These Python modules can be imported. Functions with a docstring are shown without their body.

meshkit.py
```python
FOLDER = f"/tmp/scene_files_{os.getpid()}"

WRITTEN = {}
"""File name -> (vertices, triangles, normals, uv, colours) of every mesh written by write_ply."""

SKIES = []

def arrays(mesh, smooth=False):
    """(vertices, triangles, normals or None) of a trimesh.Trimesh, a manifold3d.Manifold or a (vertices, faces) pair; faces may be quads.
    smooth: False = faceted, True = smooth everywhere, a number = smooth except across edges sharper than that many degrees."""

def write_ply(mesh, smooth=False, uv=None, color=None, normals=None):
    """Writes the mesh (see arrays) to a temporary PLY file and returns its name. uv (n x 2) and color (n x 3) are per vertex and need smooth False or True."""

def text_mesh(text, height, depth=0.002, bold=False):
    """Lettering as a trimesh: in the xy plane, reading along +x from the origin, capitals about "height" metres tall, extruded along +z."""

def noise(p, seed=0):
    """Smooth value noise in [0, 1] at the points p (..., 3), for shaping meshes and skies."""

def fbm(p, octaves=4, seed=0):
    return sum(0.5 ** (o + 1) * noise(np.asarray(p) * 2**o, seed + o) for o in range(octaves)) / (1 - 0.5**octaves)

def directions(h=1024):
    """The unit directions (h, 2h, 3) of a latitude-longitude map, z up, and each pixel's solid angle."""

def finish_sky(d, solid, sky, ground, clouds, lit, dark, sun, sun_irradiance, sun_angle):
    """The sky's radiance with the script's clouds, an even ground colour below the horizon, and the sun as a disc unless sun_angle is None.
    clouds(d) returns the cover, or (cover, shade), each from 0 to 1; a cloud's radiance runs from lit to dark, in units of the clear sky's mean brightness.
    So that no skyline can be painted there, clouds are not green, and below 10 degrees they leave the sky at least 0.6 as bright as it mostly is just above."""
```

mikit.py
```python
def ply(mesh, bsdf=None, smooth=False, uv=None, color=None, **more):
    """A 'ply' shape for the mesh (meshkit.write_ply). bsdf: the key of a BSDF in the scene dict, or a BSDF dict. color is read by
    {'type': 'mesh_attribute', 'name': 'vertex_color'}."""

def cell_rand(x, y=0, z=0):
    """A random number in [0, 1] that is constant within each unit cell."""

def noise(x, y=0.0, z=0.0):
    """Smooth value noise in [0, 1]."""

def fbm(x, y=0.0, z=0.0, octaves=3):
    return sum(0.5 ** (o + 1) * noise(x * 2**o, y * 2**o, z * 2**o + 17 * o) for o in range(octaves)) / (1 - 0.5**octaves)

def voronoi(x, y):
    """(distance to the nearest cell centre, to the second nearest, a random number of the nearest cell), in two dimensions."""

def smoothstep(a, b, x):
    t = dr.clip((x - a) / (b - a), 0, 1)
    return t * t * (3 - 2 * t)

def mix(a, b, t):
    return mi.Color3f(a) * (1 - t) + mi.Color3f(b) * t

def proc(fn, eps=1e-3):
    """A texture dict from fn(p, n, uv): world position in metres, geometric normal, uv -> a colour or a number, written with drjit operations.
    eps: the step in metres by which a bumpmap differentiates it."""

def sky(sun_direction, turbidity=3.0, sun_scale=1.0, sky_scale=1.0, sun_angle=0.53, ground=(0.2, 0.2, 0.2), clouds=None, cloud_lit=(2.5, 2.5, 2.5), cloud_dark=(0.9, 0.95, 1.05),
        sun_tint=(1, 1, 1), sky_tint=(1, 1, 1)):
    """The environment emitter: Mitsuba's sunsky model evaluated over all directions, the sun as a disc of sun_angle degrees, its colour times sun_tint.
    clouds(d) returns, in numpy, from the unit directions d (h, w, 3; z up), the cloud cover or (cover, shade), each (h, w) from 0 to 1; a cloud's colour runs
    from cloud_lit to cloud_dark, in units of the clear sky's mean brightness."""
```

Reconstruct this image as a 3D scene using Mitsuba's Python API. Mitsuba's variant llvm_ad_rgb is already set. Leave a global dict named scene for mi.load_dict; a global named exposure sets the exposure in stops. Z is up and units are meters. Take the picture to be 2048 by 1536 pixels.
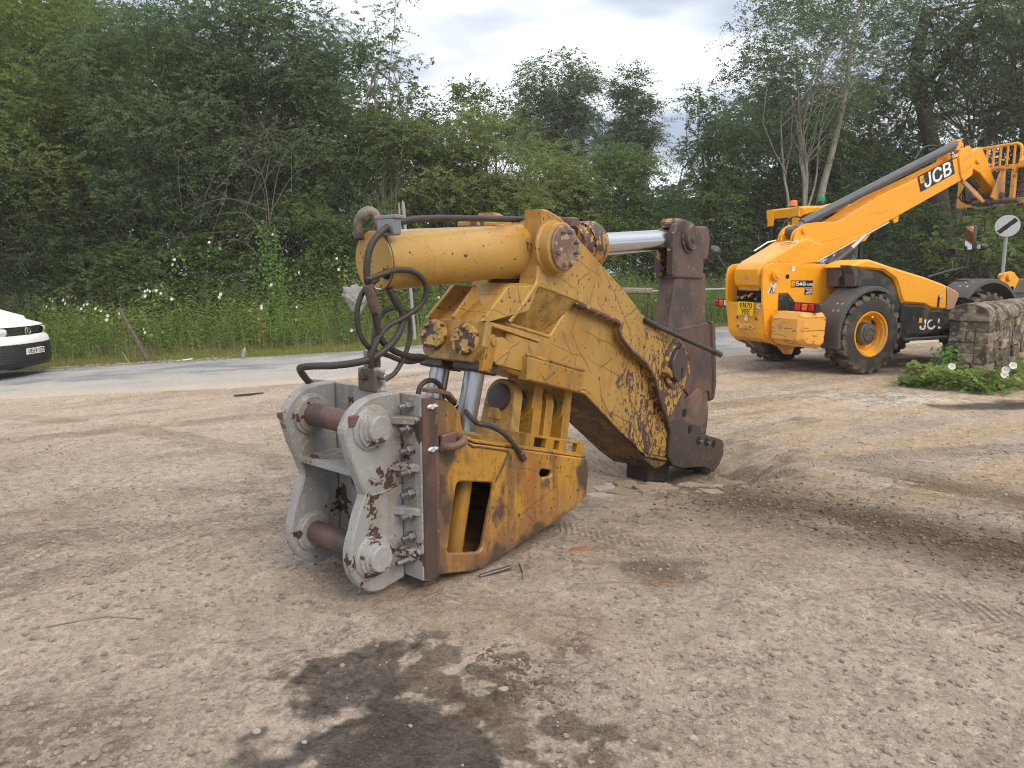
import math, random, numpy as np, trimesh, mitsuba as mi, mikit, meshkit
import drjit as dr
from shapely.geometry import Polygon
from mikit import noise, fbm, voronoi, smoothstep, mix
T = mi.ScalarTransform4f
rng = np.random.default_rng(7)
scene, labels = {}, {}
A = np.array

# ---------------------------------------------------------------- camera, sky, exposure
PITCH = math.radians(8.69)
scene['camera'] = {'type': 'perspective', 'fov': 70.82, 'fov_axis': 'x', 'near_clip': 0.05, 'far_clip': 2000.0,
                   'to_world': T().look_at(origin=[0, 0, 1.5], target=[0, math.cos(PITCH), 1.5 - math.sin(PITCH)], up=[0, 0, 1])}

# thin summer haze: the wood beyond the lane is a little veiled
scene['haze_air'] = {'type': 'homogeneous', 'albedo': 0.95, 'sigma_t': 0.0010}
scene['camera']['medium'] = {'type': 'ref', 'id': 'haze_air'}
scene['haze'] = {'type': 'cube', 'to_world': T().translate([0, 0, 7.0]) @ T().scale([170, 170, 9.5]), 'bsdf': {'type': 'null'}, 'interior': {'type': 'ref', 'id': 'haze_air'}}
labels['haze'] = {'kind': 'stuff', 'label': 'thin haze in the air over the yard and the wood'}


def cloud_layer(d):
    f = meshkit.fbm(d * A([5.0, 5.0, 13.0]) + 2.7, 5, 5)
    g = meshkit.fbm(d * A([2.0, 2.0, 5.0]) + 9.1, 3, 8)
    # an overcast sky is brightest overhead and dims towards the horizon
    up = np.sqrt(np.clip(d[..., 2], 0, 1))
    return np.ones(d.shape[:2]), np.clip(1.12 - 0.92 * up + 1.9 * (f - 0.5) + 1.1 * (g - 0.5), 0, 1)


scene['sky'] = mikit.sky([0.50, -0.66, 0.72], turbidity=3, sun_scale=0.3, sun_angle=30, clouds=cloud_layer, cloud_lit=(4.1, 4.12, 4.2), cloud_dark=(1.18, 1.40, 1.76), ground=(0.2, 0.18, 0.14))
exposure = 2.3


# ---------------------------------------------------------------- helpers
def put(key, mesh, mat, smooth=False, label=None, cat=None, group=None, kind=None, **kw):
    """one entry of the scene; a key that is taken gets the next three-digit number"""
    k, i = key, 0
    while k in scene:
        i += 1
        k = f'{key}_{i:03d}'
    scene[k] = mikit.ply(mesh, mat, smooth=smooth, **kw)
    tag(k, label, cat, group, kind)
    return k


def tag(k, label=None, cat=None, group=None, kind=None):
    d = {a: b for a, b in (('label', label), ('category', cat), ('group', group), ('kind', kind)) if b}
    if d:
        labels.setdefault(k, {}).update(d)


def free(key):
    """the next free name for a thing made of parts"""
    k, i = key, 0
    while k in labels or any(s == k or s.startswith(k + '__') for s in scene):
        i += 1
        k = f'{key}_{i:03d}'
    return k


class Frame:
    def __init__(s, o, ex, ey, ez):
        s.o, s.m = A(o, float), A([ex, ey, ez], float)

    def __call__(s, p):
        return s.o + np.atleast_2d(A(p, float)) @ s.m

    def v(s, d):
        return A(d, float) @ s.m

    def sub(s, o, deg, about='y'):
        """frame shifted to o and turned in its own xz plane by deg (up positive)"""
        c, n = math.cos(math.radians(deg)), math.sin(math.radians(deg))
        if about == 'y':
            r = A([[c, 0, n], [0, 1, 0], [-n, 0, c]])
        elif about == 'z':
            r = A([[c, n, 0], [-n, c, 0], [0, 0, 1]])
        else:
            r = A([[1, 0, 0], [0, c, n], [0, -n, c]])
        r = r @ s.m
        return Frame(s(o)[0], *r)


def heading(o, deg):
    c, n = math.cos(math.radians(deg)), math.sin(math.radians(deg))
    return Frame(o, [c, n, 0], [-n, c, 0], [0, 0, 1])


WORLD = heading([0, 0, 0], 0)


def cat(*ms):
    return trimesh.util.concatenate([m for m in ms if m is not None])


def fix(m):
    if m.is_watertight and m.volume < 0:
        m.invert()
    return m


def ring_area(r):
    x, y = r[:, 0], r[:, 1]
    return 0.5 * np.sum(x * np.roll(y, -1) - np.roll(x, -1) * y)


def inset(r, b):
    """mitred inward offset of a ring (solid on its left)"""
    e = np.roll(r, -1, 0) - r
    e /= np.linalg.norm(e, axis=1, keepdims=True) + 1e-12
    n = np.stack([-e[:, 1], e[:, 0]], 1)
    n0 = np.roll(n, 1, 0)
    k = np.clip(1 + (n * n0).sum(1, keepdims=True), 0.35, 2)
    return r + b * (n + n0) / k


AX = {'xz': (0, 2, 1), 'yz': (1, 2, 0), 'xy': (0, 1, 2)}


def prism(fr, poly, lo, hi, plane='xz', bev=0.006, holes=()):
    """polygon in one plane of the frame, extruded from lo to hi along the third axis, with chamfered rims"""
    rings = []
    for i, p in enumerate([poly, *holes]):
        r = A(p, float)
        if (ring_area(r) > 0) == (i > 0):
            r = r[::-1]
        rings.append(r)
    bev = min(bev, 0.45 * abs(hi - lo))
    ins = [inset(r, bev) for r in rings]
    a, b, c = AX[plane]
    V, F, n0 = [], [], 0

    def lay(r, t):
        o = np.zeros((len(r), 3))
        o[:, a], o[:, b], o[:, c] = r[:, 0], r[:, 1], t
        return o
    for r, q in zip(rings, ins):
        n = len(r)
        V += [lay(q, lo), lay(r, lo + bev), lay(r, hi - bev), lay(q, hi)]
        i = np.arange(n)
        j = (i + 1) % n
        for l in range(3):
            p0, p1 = n0 + l * n, n0 + (l + 1) * n
            F += [np.stack([p0 + i, p0 + j, p1 + j], 1), np.stack([p0 + i, p1 + j, p1 + i], 1)]
        n0 += 4 * n
    pg = Polygon(ins[0], [q for q in ins[1:]])
    tv, tf = trimesh.creation.triangulate_polygon(pg if pg.is_valid else Polygon(ins[0]).buffer(0), engine='earcut')
    k = len(tv)
    V += [lay(tv, lo), lay(tv, hi)]
    F += [tf[:, ::-1] + n0, tf + n0 + k]
    f = np.vstack(F)
    if plane == 'xz':
        f = f[:, ::-1]
    return trimesh.Trimesh(fr(np.vstack(V)), f, process=False)


def box(fr, x, y, z, bev=0.006):
    return prism(fr, [(x[0], y[0]), (x[1], y[0]), (x[1], y[1]), (x[0], y[1])], z[0], z[1], 'xy', bev)


def basis(d):
    d = A(d, float) / np.linalg.norm(d)
    u = np.cross(d, [0, 0, 1] if abs(d[2]) < 0.9 else [1, 0, 0])
    u /= np.linalg.norm(u)
    return d, u, np.cross(d, u)


def lathe(p0, d, prof, n=24, phase=0.0, caps=(True, True)):
    """prof: (t along d, radius) pairs"""
    d, u, w = basis(d)
    ang = np.arange(n) * 2 * math.pi / n + phase
    c = np.cos(ang)[:, None] * u + np.sin(ang)[:, None] * w
    prof = A(prof, float)
    V = A(p0, float) + prof[:, None, :1] * d + prof[:, None, 1:] * c[None]
    m = len(prof)
    i, j = np.meshgrid(np.arange(m - 1), np.arange(n), indexing='ij')
    a, b = i * n + j, i * n + (j + 1) % n
    f = np.stack([a, b, b + n, a + n], -1).reshape(-1, 4)
    V = V.reshape(-1, 3)
    F = [f[:, [0, 2, 1]], f[:, [0, 3, 2]]]
    for row, flip in ((0, True), (m - 1, False)):
        if prof[row, 1] > 1e-6 and caps[0 if flip else 1]:
            r = row * n + np.arange(n)
            ce = len(V)
            V = np.vstack([V, A(p0) + prof[row, 0] * d])
            t = np.stack([np.full(n, ce), r, np.roll(r, -1)], 1)
            F.append(t if flip else t[:, ::-1])
    m_ = trimesh.Trimesh(V, np.vstack(F), process=False)
    if m_.volume < 0:
        m_.invert()
    return m_


def rod(p0, p1, r, n=20, bev=0.004):
    p0, p1 = A(p0, float), A(p1, float)
    L = np.linalg.norm(p1 - p0)
    b = min(bev, r * 0.4, L * 0.3)
    return lathe(p0, p1 - p0, [(0, r - b), (b, r), (L - b, r), (L, r - b)], n)


def spline(pts, n=8, closed=False):
    p = A(pts, float)
    q = np.vstack([2 * p[0] - p[1], p, 2 * p[-1] - p[-2]])
    out = []
    for i in range(1, len(q) - 2):
        t = np.linspace(0, 1, n, endpoint=False)[:, None]
        a, b, c, d = q[i - 1], q[i], q[i + 1], q[i + 2]
        out.append(0.5 * (2 * b + (c - a) * t + (2 * a - 5 * b + 4 * c - d) * t**2 + (3 * b - a - 3 * c + d) * t**3))
    return np.vstack(out + [p[-1:]])


def tube(pts, r, n=10, smooth_n=0, caps=True):
    p = spline(pts, smooth_n) if smooth_n else A(pts, float)
    r = np.broadcast_to(A(r, float), (len(p),)) if np.ndim(r) == 0 else np.interp(np.linspace(0, 1, len(p)), np.linspace(0, 1, len(r)), r)
    t = np.gradient(p, axis=0)
    t /= np.linalg.norm(t, axis=1, keepdims=True) + 1e-12
    u = np.cross(t[0], [0, 0, 1] if abs(t[0][2]) < 0.9 else [1, 0, 0])
    U = []
    for k in range(len(p)):
        u = u - (u @ t[k]) * t[k]
        u /= np.linalg.norm(u) + 1e-12
        U.append(u)
    U = A(U)
    W = np.cross(t, U)
    ang = np.arange(n) * 2 * math.pi / n
    V = (p[:, None] + r[:, None, None] * (np.cos(ang)[None, :, None] * U[:, None] + np.sin(ang)[None, :, None] * W[:, None])).reshape(-1, 3)
    i, j = np.meshgrid(np.arange(len(p) - 1), np.arange(n), indexing='ij')
    a, b = i * n + j, i * n + (j + 1) % n
    q = np.stack([a, b, b + n, a + n], -1).reshape(-1, 4)
    F = [q[:, [0, 1, 2]], q[:, [0, 2, 3]]]
    if caps:
        k = np.arange(1, n - 1)
        F += [np.stack([0 * k, k + 1, k], 1), np.stack([0 * k, k, k + 1], 1) + (len(p) - 1) * n]
    return trimesh.Trimesh(V, np.vstack(F), process=False)


def bolt(p, d, r, h, washer=True):
    d = A(d, float) / np.linalg.norm(d)
    ms = [lathe(A(p), d, [(0, r), (h * 0.85, r), (h, r * 0.85)], 6, rng.random())]
    if washer:
        ms.append(lathe(A(p) - d * 0.002, d, [(0, r * 1.5), (0.006, r * 1.5)], 14))
    return cat(*ms)


def ell(c, rx, rz, n=24, a0=0, a1=360):
    t = np.radians(np.linspace(a0, a1, n, endpoint=(a1 - a0) < 360))
    return np.stack([c[0] + rx * np.cos(t), c[1] + rz * np.sin(t)], 1)


def text(fr, s, height, x, z, y, bold=True, slant=0.0, depth=0.003, wide=1.0):
    """lettering that reads along the frame's x in its xz plane, raised towards -y from the plane y"""
    m = meshkit.text_mesh(s, height, depth, bold)
    v = m.vertices.copy()
    v[:, 0] *= wide
    v[:, 0] += slant * v[:, 1]
    m = trimesh.Trimesh(fr(np.stack([x + v[:, 0], y - v[:, 2], z + v[:, 1]], 1)), m.faces, process=False)
    return m


# ---------------------------------------------------------------- materials
def bs(name, col=(0.5, 0.5, 0.5), rough=0.5, metal=0.0, fn=None, bump=None, bscale=1.0, rfn=None, coat=0.0, spec=0.5, eps=1e-3, two=True):
    b = {'type': 'principled', 'base_color': mikit.proc(fn) if fn else {'type': 'rgb', 'value': list(col)}, 'roughness': mikit.proc(rfn) if rfn else rough, 'metallic': metal, 'specular': spec}
    if coat:
        b['clearcoat'], b['clearcoat_gloss'] = coat, 0.9
    if bump:
        b = {'type': 'bumpmap', 'arbitrary': mikit.proc(bump, eps), 'scale': bscale, 'bsdf': b}
    scene[name] = {'type': 'twosided', 'bsdf': b} if two else b
    return name


MO, MD = A([-0.15174, 3.5173, 0.0]), 50.0
MF = heading(MO, MD)
CA, SA = math.cos(math.radians(MD)), math.sin(math.radians(MD))


def mloc(p):
    """position along, across and above the attachment"""
    x, y = p.x - float(MO[0]), p.y - float(MO[1])
    return x * CA + y * SA, -x * SA + y * CA, mi.Float(p.z)


def lines(a, b, ang, freq, width, seed, wob=0.5):
    """thin bent scratches along a direction of the ab plane"""
    c, s = math.cos(ang), math.sin(ang)
    u, v = a * c + b * s, -a * s + b * c
    v = v + wob * 0.16 * (fbm(u * 2.6 + seed, v * 2.6, seed, 3) - 0.5)
    row = dr.floor(v * freq)
    r = mikit.cell_rand(row, seed, 3)
    seg = noise(u * (3.0 + 5.0 * r) + 37 * r, row * 1.7, seed)
    f = dr.abs(v * freq - row - 0.15 - 0.7 * mikit.cell_rand(row, seed, 5))
    return (1 - smoothstep(width * 0.3, width, f)) * smoothstep(0.63, 0.72, seg)


YEL, YEL2 = (0.385, 0.232, 0.056), (0.355, 0.185, 0.025)
RUST, RUSTO, DARK = (0.060, 0.034, 0.026), (0.24, 0.085, 0.022), (0.022, 0.018, 0.016)


def worn_yellow(wear, orange, scr=1.0, base=YEL, grime=0.0):
    def fn(p, n, uv):
        s, q, z = mloc(p)
        w = wear(s, q, z) if callable(wear) else mi.Float(wear)
        big = fbm(s * 2.2 + 3, z * 2.2, q * 2.2, 4)
        fine = fbm(s * 50 - z * 9, z * 30 + s * 9, q * 50, 4)
        med = fbm(s * 13 + 9, z * 9, q * 13 + 4, 4)
        c = mix(base, YEL2, smoothstep(0.44, 0.66, big))
        c = c * (0.84 + 0.3 * fbm(s * 1.3, z * 1.3 + 5, q * 1.3, 3))
        # thin grime film in soft drifts
        c = mix(c, (0.20, 0.13, 0.06), 0.55 * smoothstep(0.5, 0.75, med) * smoothstep(0.4, 0.6, big))
        streak = fbm(s * 26, z * 2.0, q * 26, 3)
        c = mix(c, RUSTO, orange * smoothstep(0.48, 0.66, streak * 0.55 + big * 0.45))
        # dark drip marks, and soil splashed on the foot
        c = mix(c, (0.085, 0.055, 0.030), orange * smoothstep(0.56, 0.66, fbm(s * 19 + 5, z * 1.6, q * 19, 3)))
        c = mix(c, (0.20, 0.125, 0.062), orange * smoothstep(0.30, 0.02, z - 0.10 * med) * 0.9)
        c = mix(c, RUSTO, orange * 0.8 * smoothstep(0.52, 0.60, fine * 0.6 + med * 0.4))
        # paint chips down to dark steel
        t = 0.775 - 0.265 * w
        chip = smoothstep(t, t + 0.02, fine * 0.45 + med * 0.35 + big * 0.2)
        spot = smoothstep(0.80 - 0.10 * w, 0.82 - 0.10 * w, fbm(s * 70 + 2, z * 45, q * 70, 2))
        sc = mi.Float(0)
        for k, (ang, fr_, wd) in enumerate(((-0.9, 7, 0.018), (-1.25, 9, 0.02), (0.35, 6, 0.014), (-0.35, 8, 0.014), (-1.6, 10, 0.018), (1.1, 7, 0.014))):
            sc = dr.maximum(sc, lines(s, z, ang, fr_, wd * (1.2 + 2.0 * w), 11 + k * 7))
        sc = sc * smoothstep(0.42, 0.6, fbm(s * 1.6 + 1, z * 1.6, 8, 2) + 0.45 * w) * scr
        c = mix(c, RUST, dr.clip(dr.maximum(dr.maximum(chip, spot), sc * 0.9), 0, 1))
        return c * (1 - grime * smoothstep(0.35, 0.6, med))
    return fn


def rust_paint(fleck, tint=(0.092, 0.058, 0.048)):
    def fn(p, n, uv):
        s, q, z = mloc(p)
        big = fbm(s * 3, z * 3, q * 3, 4)
        fine = fbm(s * 40, z * 40, q * 40, 3)
        c = mix(tint, (tint[0] * 1.55, tint[1] * 1.35, tint[2] * 1.25), smoothstep(0.35, 0.65, big))
        c = mix(c, (0.045, 0.036, 0.034), smoothstep(0.52, 0.66, fbm(s * 6 + 4, z * 4, q * 6, 4)) * 0.8)
        f = smoothstep(0.665 - 0.12 * fleck, 0.69 - 0.12 * fleck, fine * 0.75 + 0.25 * fbm(s * 5, z * 5, q * 5, 3))
        c = mix(c, (0.36, 0.22, 0.07), f * fleck)
        return c * (0.85 + 0.3 * fine)
    return fn


def grey_paint(p, n, uv):
    s, q, z = mloc(p)
    big = fbm(s * 4, z * 4, q * 4, 4)
    med = fbm(s * 10 + 5, z * 13, q * 10 + 2, 4)
    fine = fbm(s * 60, z * 60, q * 60, 3)
    c = mix((0.285, 0.29, 0.295), (0.225, 0.225, 0.225), smoothstep(0.35, 0.7, big))
    c = mix(c, (0.20, 0.165, 0.12), 0.6 * smoothstep(0.5, 0.68, fbm(s * 14, z * 3, q * 14, 3)))
    c = mix(c, (0.42, 0.42, 0.41), 0.5 * smoothstep(0.62, 0.7, fine))
    gate = 0.05 * smoothstep(0.55, 0.42, big)
    chip = smoothstep(0.622, 0.637, med * 0.7 + fine * 0.3 - gate)
    c = mix(c, (0.15, 0.075, 0.045), smoothstep(0.606, 0.621, med * 0.7 + fine * 0.3 - gate) * 0.8)
    return mix(c, (0.052, 0.032, 0.026), dr.maximum(chip, smoothstep(0.76, 0.78, fine) * 0.7))


def rough_bump(p, n, uv):
    return 0.6 * fbm(p.x * 60, p.y * 60, p.z * 60, 2) + 0.4 * noise(p.x * 9, p.y * 9, p.z * 9)


def upper_wear(s, q, z):
    return dr.clip(0.12 + 0.75 * smoothstep(1.0, 2.2, s) + 0.45 * smoothstep(1.15, 0.5, z) * smoothstep(0.9, 1.5, s), 0, 1.05)


bs('yellow_upper', fn=worn_yellow(upper_wear, 0.12), rough=0.42, bump=rough_bump, bscale=0.0012)
lower_paint = worn_yellow(0.20, 0.62, 0.9, (0.385, 0.208, 0.026))


def lower_fn(p, n, uv):
    s, q, z = mloc(p)
    m = fbm(s * 9, z * 6, q * 9, 4)
    c = lower_paint(p, n, uv)
    # rust and soil along the flange end, the sole and the nose
    e = dr.maximum(smoothstep(-0.17, -0.32, s), smoothstep(0.10, 0.0, z - 0.115 * dr.maximum(0, s)))
    e = dr.maximum(e, 0.8 * smoothstep(0.82, 0.96, s))
    c = mix(c, (0.135, 0.078, 0.042), 0.95 * smoothstep(0.40, 0.58, m + 0.42 * e - 0.16))
    return mix(c, (0.060, 0.040, 0.028), 0.85 * smoothstep(0.62, 0.70, m + 0.22 * e - 0.04))


bs('yellow_lower', fn=lower_fn, rough=0.45, bump=rough_bump, bscale=0.0014)
bs('yellow_cylinder', fn=worn_yellow(lambda s, q, z: 0.06 + 0.5 * smoothstep(0.35, 0.75, s), 0.05, 0.25, (0.40, 0.243, 0.060)), rough=0.38)
bs('yellow_tan', fn=worn_yellow(0.25, 0.15, 0.3, (0.40, 0.245, 0.07), 0.35), rough=0.5)
bs('yellow_clean', fn=worn_yellow(0.18, 0.25, 0.3, (0.37, 0.195, 0.018)), rough=0.42)
bs('rusty_brown', fn=rust_paint(0.25), rough=0.55, bump=rough_bump, bscale=0.0015)
bs('rusty_fleck', fn=rust_paint(1.0), rough=0.55, bump=rough_bump, bscale=0.0015)
bs('rusty_red', fn=rust_paint(0.0, (0.070, 0.043, 0.037)), rough=0.5)
bs('oily_steel', fn=rust_paint(0.12, (0.040, 0.032, 0.030)), rough=0.4, bump=rough_bump, bscale=0.001)
bs('grey_paint', fn=grey_paint, rough=0.5, bump=rough_bump, bscale=0.0009)
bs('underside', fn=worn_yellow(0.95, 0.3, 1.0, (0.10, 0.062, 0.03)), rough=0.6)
bs('chrome', (0.62, 0.63, 0.64), 0.2, 1.0)
bs('dull_chrome', (0.36, 0.37, 0.38), 0.28, 1.0)
bs('dull_steel', (0.32, 0.32, 0.32), 0.45, 1.0)
bs('hose_rubber', fn=lambda p, n, uv: mix((0.020, 0.019, 0.018), (0.055, 0.047, 0.038), fbm(p.x * 9, p.y * 9, p.z * 9, 3)), rough=0.55)
bs('black_void', (0.006, 0.006, 0.006), 0.9)


# ---------------------------------------------------------------- the hydraulic attachment on the ground
def attachment():
    K = 'hydraulic_attachment'
    tag(K, 'huge worn yellow excavator attachment with grey pin bracket, ram and rusty brown jaw', 'excavator attachment')
    d_ = -MF.m[1]          # towards the near side
    f_ = -MF.m[0]          # towards the bracket end

    def P(s, q, z):
        return MF([s, q, z])[0]

    # --- mounting bracket: two figure-of-eight side plates with two pins
    B = K + '__mounting_bracket'
    mount = prism(MF, [(-0.075 - 0.335, 0.075), (-0.34, 0.055), (-0.34, 0.945), (-0.41, 0.955)], 0.0, 0.84, 'xz', 0.005)
    put(B, mount, 'grey_paint')
    prof = [(-0.415, 0.962), (-0.511, 0.963), (-0.565, 0.955), (-0.61, 0.94), (-0.640, 0.921), (-0.668, 0.898), (-0.69, 0.87), (-0.708, 0.838), (-0.712, 0.815), (-0.705, 0.785),
            (-0.680, 0.70), (-0.620, 0.545), (-0.613, 0.52), (-0.620, 0.50), (-0.656, 0.421), (-0.69, 0.325), (-0.702, 0.285), (-0.706, 0.245), (-0.703, 0.205), (-0.693, 0.165), (-0.672, 0.125), (-0.645, 0.09), (-0.61, 0.063),
            (-0.57, 0.048), (-0.53, 0.042), (-0.415, 0.062)]
    for q0 in (0.125, 0.62):
        pf = [(x - (0.026 if x < -0.42 and q0 < 0.3 else 0.0), z) for x, z in prof]
        put(B + '__side_plate', prism(MF, pf, q0, q0 + 0.06, 'xz', 0.007), 'grey_paint')
    for s, z in ((-0.566, 0.822), (-0.580, 0.228)):
        put(B + '__pin', rod(P(s - 0.02, 0.11, z), P(s, 0.74, z), 0.055, 28), 'rusty_red', 40, label='rusty red-brown pin through the grey bracket plates')
        for q0, q1, dd in ((0.128, 0.085, d_), (0.675, 0.755, -d_)):
            c = P(s - (0.024 if q0 < 0.3 else 0), q0, z)
            put(B + '__boss', lathe(c, dd, [(0, 0.104), (0.010, 0.104), (0.016, 0.098), (0.020, 0.090), (0.032, 0.088), (0.036, 0.075), (0.046, 0.073), (0.050, 0.062), (0.068, 0.061), (0.074, 0.056)], 36), 'grey_paint', 35)
        put(B + '__boss', lathe(P(s, 0.625, z), d_, [(0, 0.102), (0.02, 0.10), (0.024, 0.088), (0.035, 0.086)], 32), 'grey_paint', 35)
    tops = [(0.855, 0.015), (0.635, 0.02), (0.425, 0.02), (0.225, 0.015)]
    for z, w in tops:
        rib = prism(MF.sub([-0.41, 0, z], 0), [(0.0, 0.012), (-0.012, 0.012), (-0.07, 0.125), (0.0, 0.125)], -0.035, 0.0, 'xy', 0.004)
        put(B + '__rib', rib, 'grey_paint')
    for z in (0.905, 0.80, 0.70, 0.595, 0.492, 0.385, 0.282):
        put(B + '__bolt', cat(lathe(P(-0.412, 0.065, z), f_, [(0, 0.026), (0.006, 0.026), (0.006, 0.0245), (0.03, 0.0245), (0.033, 0.02)], 6), lathe(P(-0.412, 0.065, z), f_, [(0, 0.013), (0.066, 0.013), (0.068, 0.011)], 12)), 'dull_steel', 30)
    put(B + '__bolt', cat(lathe(P(-0.414, 0.065, 0.175), f_, [(0, 0.026), (0.03, 0.0245), (0.033, 0.02)], 6), lathe(P(-0.414, 0.065, 0.175), f_, [(0, 0.014), (0.10, 0.014), (0.102, 0.012)], 12)), 'dull_steel', 30, label='bracket bolt with a long projecting shank')
    put(B + '__cross_plate', prism(MF, [(-0.64, 0.622), (-0.42, 0.622), (-0.42, 0.592), (-0.64, 0.592)], 0.22, 0.62, 'xz', 0.004), 'grey_paint')
    put(B + '__stop_block', box(MF, (-0.715, -0.665), (0.112, 0.126), (0.845, 0.895), 0.005), 'rusty_brown')
    put(B + '__stop_block', box(MF, (-0.728, -0.70), (0.64, 0.66), (0.815, 0.845), 0.005), 'rusty_brown')
    for z0, z1 in ((0.50, 0.512),):
        for q in (0.123, 0.622):
            put(B + '__weld_seam', tube([P(-0.612, q, 0.515), P(-0.54, q, 0.51), P(-0.47, q, 0.525), P(-0.42, q, 0.535)], 0.006, 6), 'grey_paint', True)
    # --- packing plate between bracket and body
    put(K + '__packing_plate', prism(MF, [(-0.405, 0.082), (-0.325, 0.058), (-0.322, 0.938), (-0.402, 0.945)], -0.012, 0.85, 'xz', 0.006), 'rusty_red')
    for z in (0.90, 0.70):
        b = trimesh.creation.icosphere(2, 0.022)
        b.apply_scale([1.7, 0.35, 0.55])
        b.vertices += 0.012 * (meshkit.noise(b.vertices * 140, 3) - 0.5)[:, None]
        put(K + '__packing_plate__weld_patch', trimesh.Trimesh(MF(b.vertices + A([-0.345, -0.014, z])), b.faces), 'weld_silver', True)
    put(K + '__packing_plate__weld_seam', tube([P(-0.322, -0.008, z) for z in np.linspace(0.08, 0.92, 30)], 0.011 * (0.8 + 0.5 * rng.random(30)), 7), 'rusty_brown', True)
    # --- lower body
    L = K + '__lower_body'
    low = [(-0.325, 0.925), (-0.250, 0.918), (-0.211, 0.900), (-0.172, 0.864), (-0.146, 0.826), (-0.127, 0.741), (-0.112, 0.708), (-0.09, 0.686), (-0.051, 0.667), (0.374, 0.553), (0.940, 0.395), (0.970, 0.345), (0.943, 0.153), (0.771, 0.10), (0.0, 0.0), (-0.075, 0.011), (-0.325, 0.076)]
    win = [(-0.155, 0.499), (0.070, 0.443), (0.088, 0.430), (0.091, 0.405), (0.003, 0.118), (-0.012, 0.103), (-0.03, 0.099), (-0.225, 0.152), (-0.243, 0.163), (-0.246, 0.178), (-0.182, 0.478), (-0.172, 0.495)]
    slot = [(0.481, 0.412), (0.487, 0.420), (0.502, 0.424), (0.568, 0.404), (0.588, 0.392), (0.589, 0.378), (0.575, 0.366), (0.554, 0.366), (0.503, 0.373), (0.482, 0.388), (0.478, 0.4)]
    lowi = inset(A(low)[::-1] if ring_area(A(low)) < 0 else A(low), 0.028)
    near = prism(MF, low, 0.0, 0.03, 'xz', 0.008, [win, slot])
    far = prism(MF, low, 0.81, 0.84, 'xz', 0.008)
    r = A(low) if ring_area(A(low)) > 0 else A(low)[::-1]
    band = []
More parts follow.
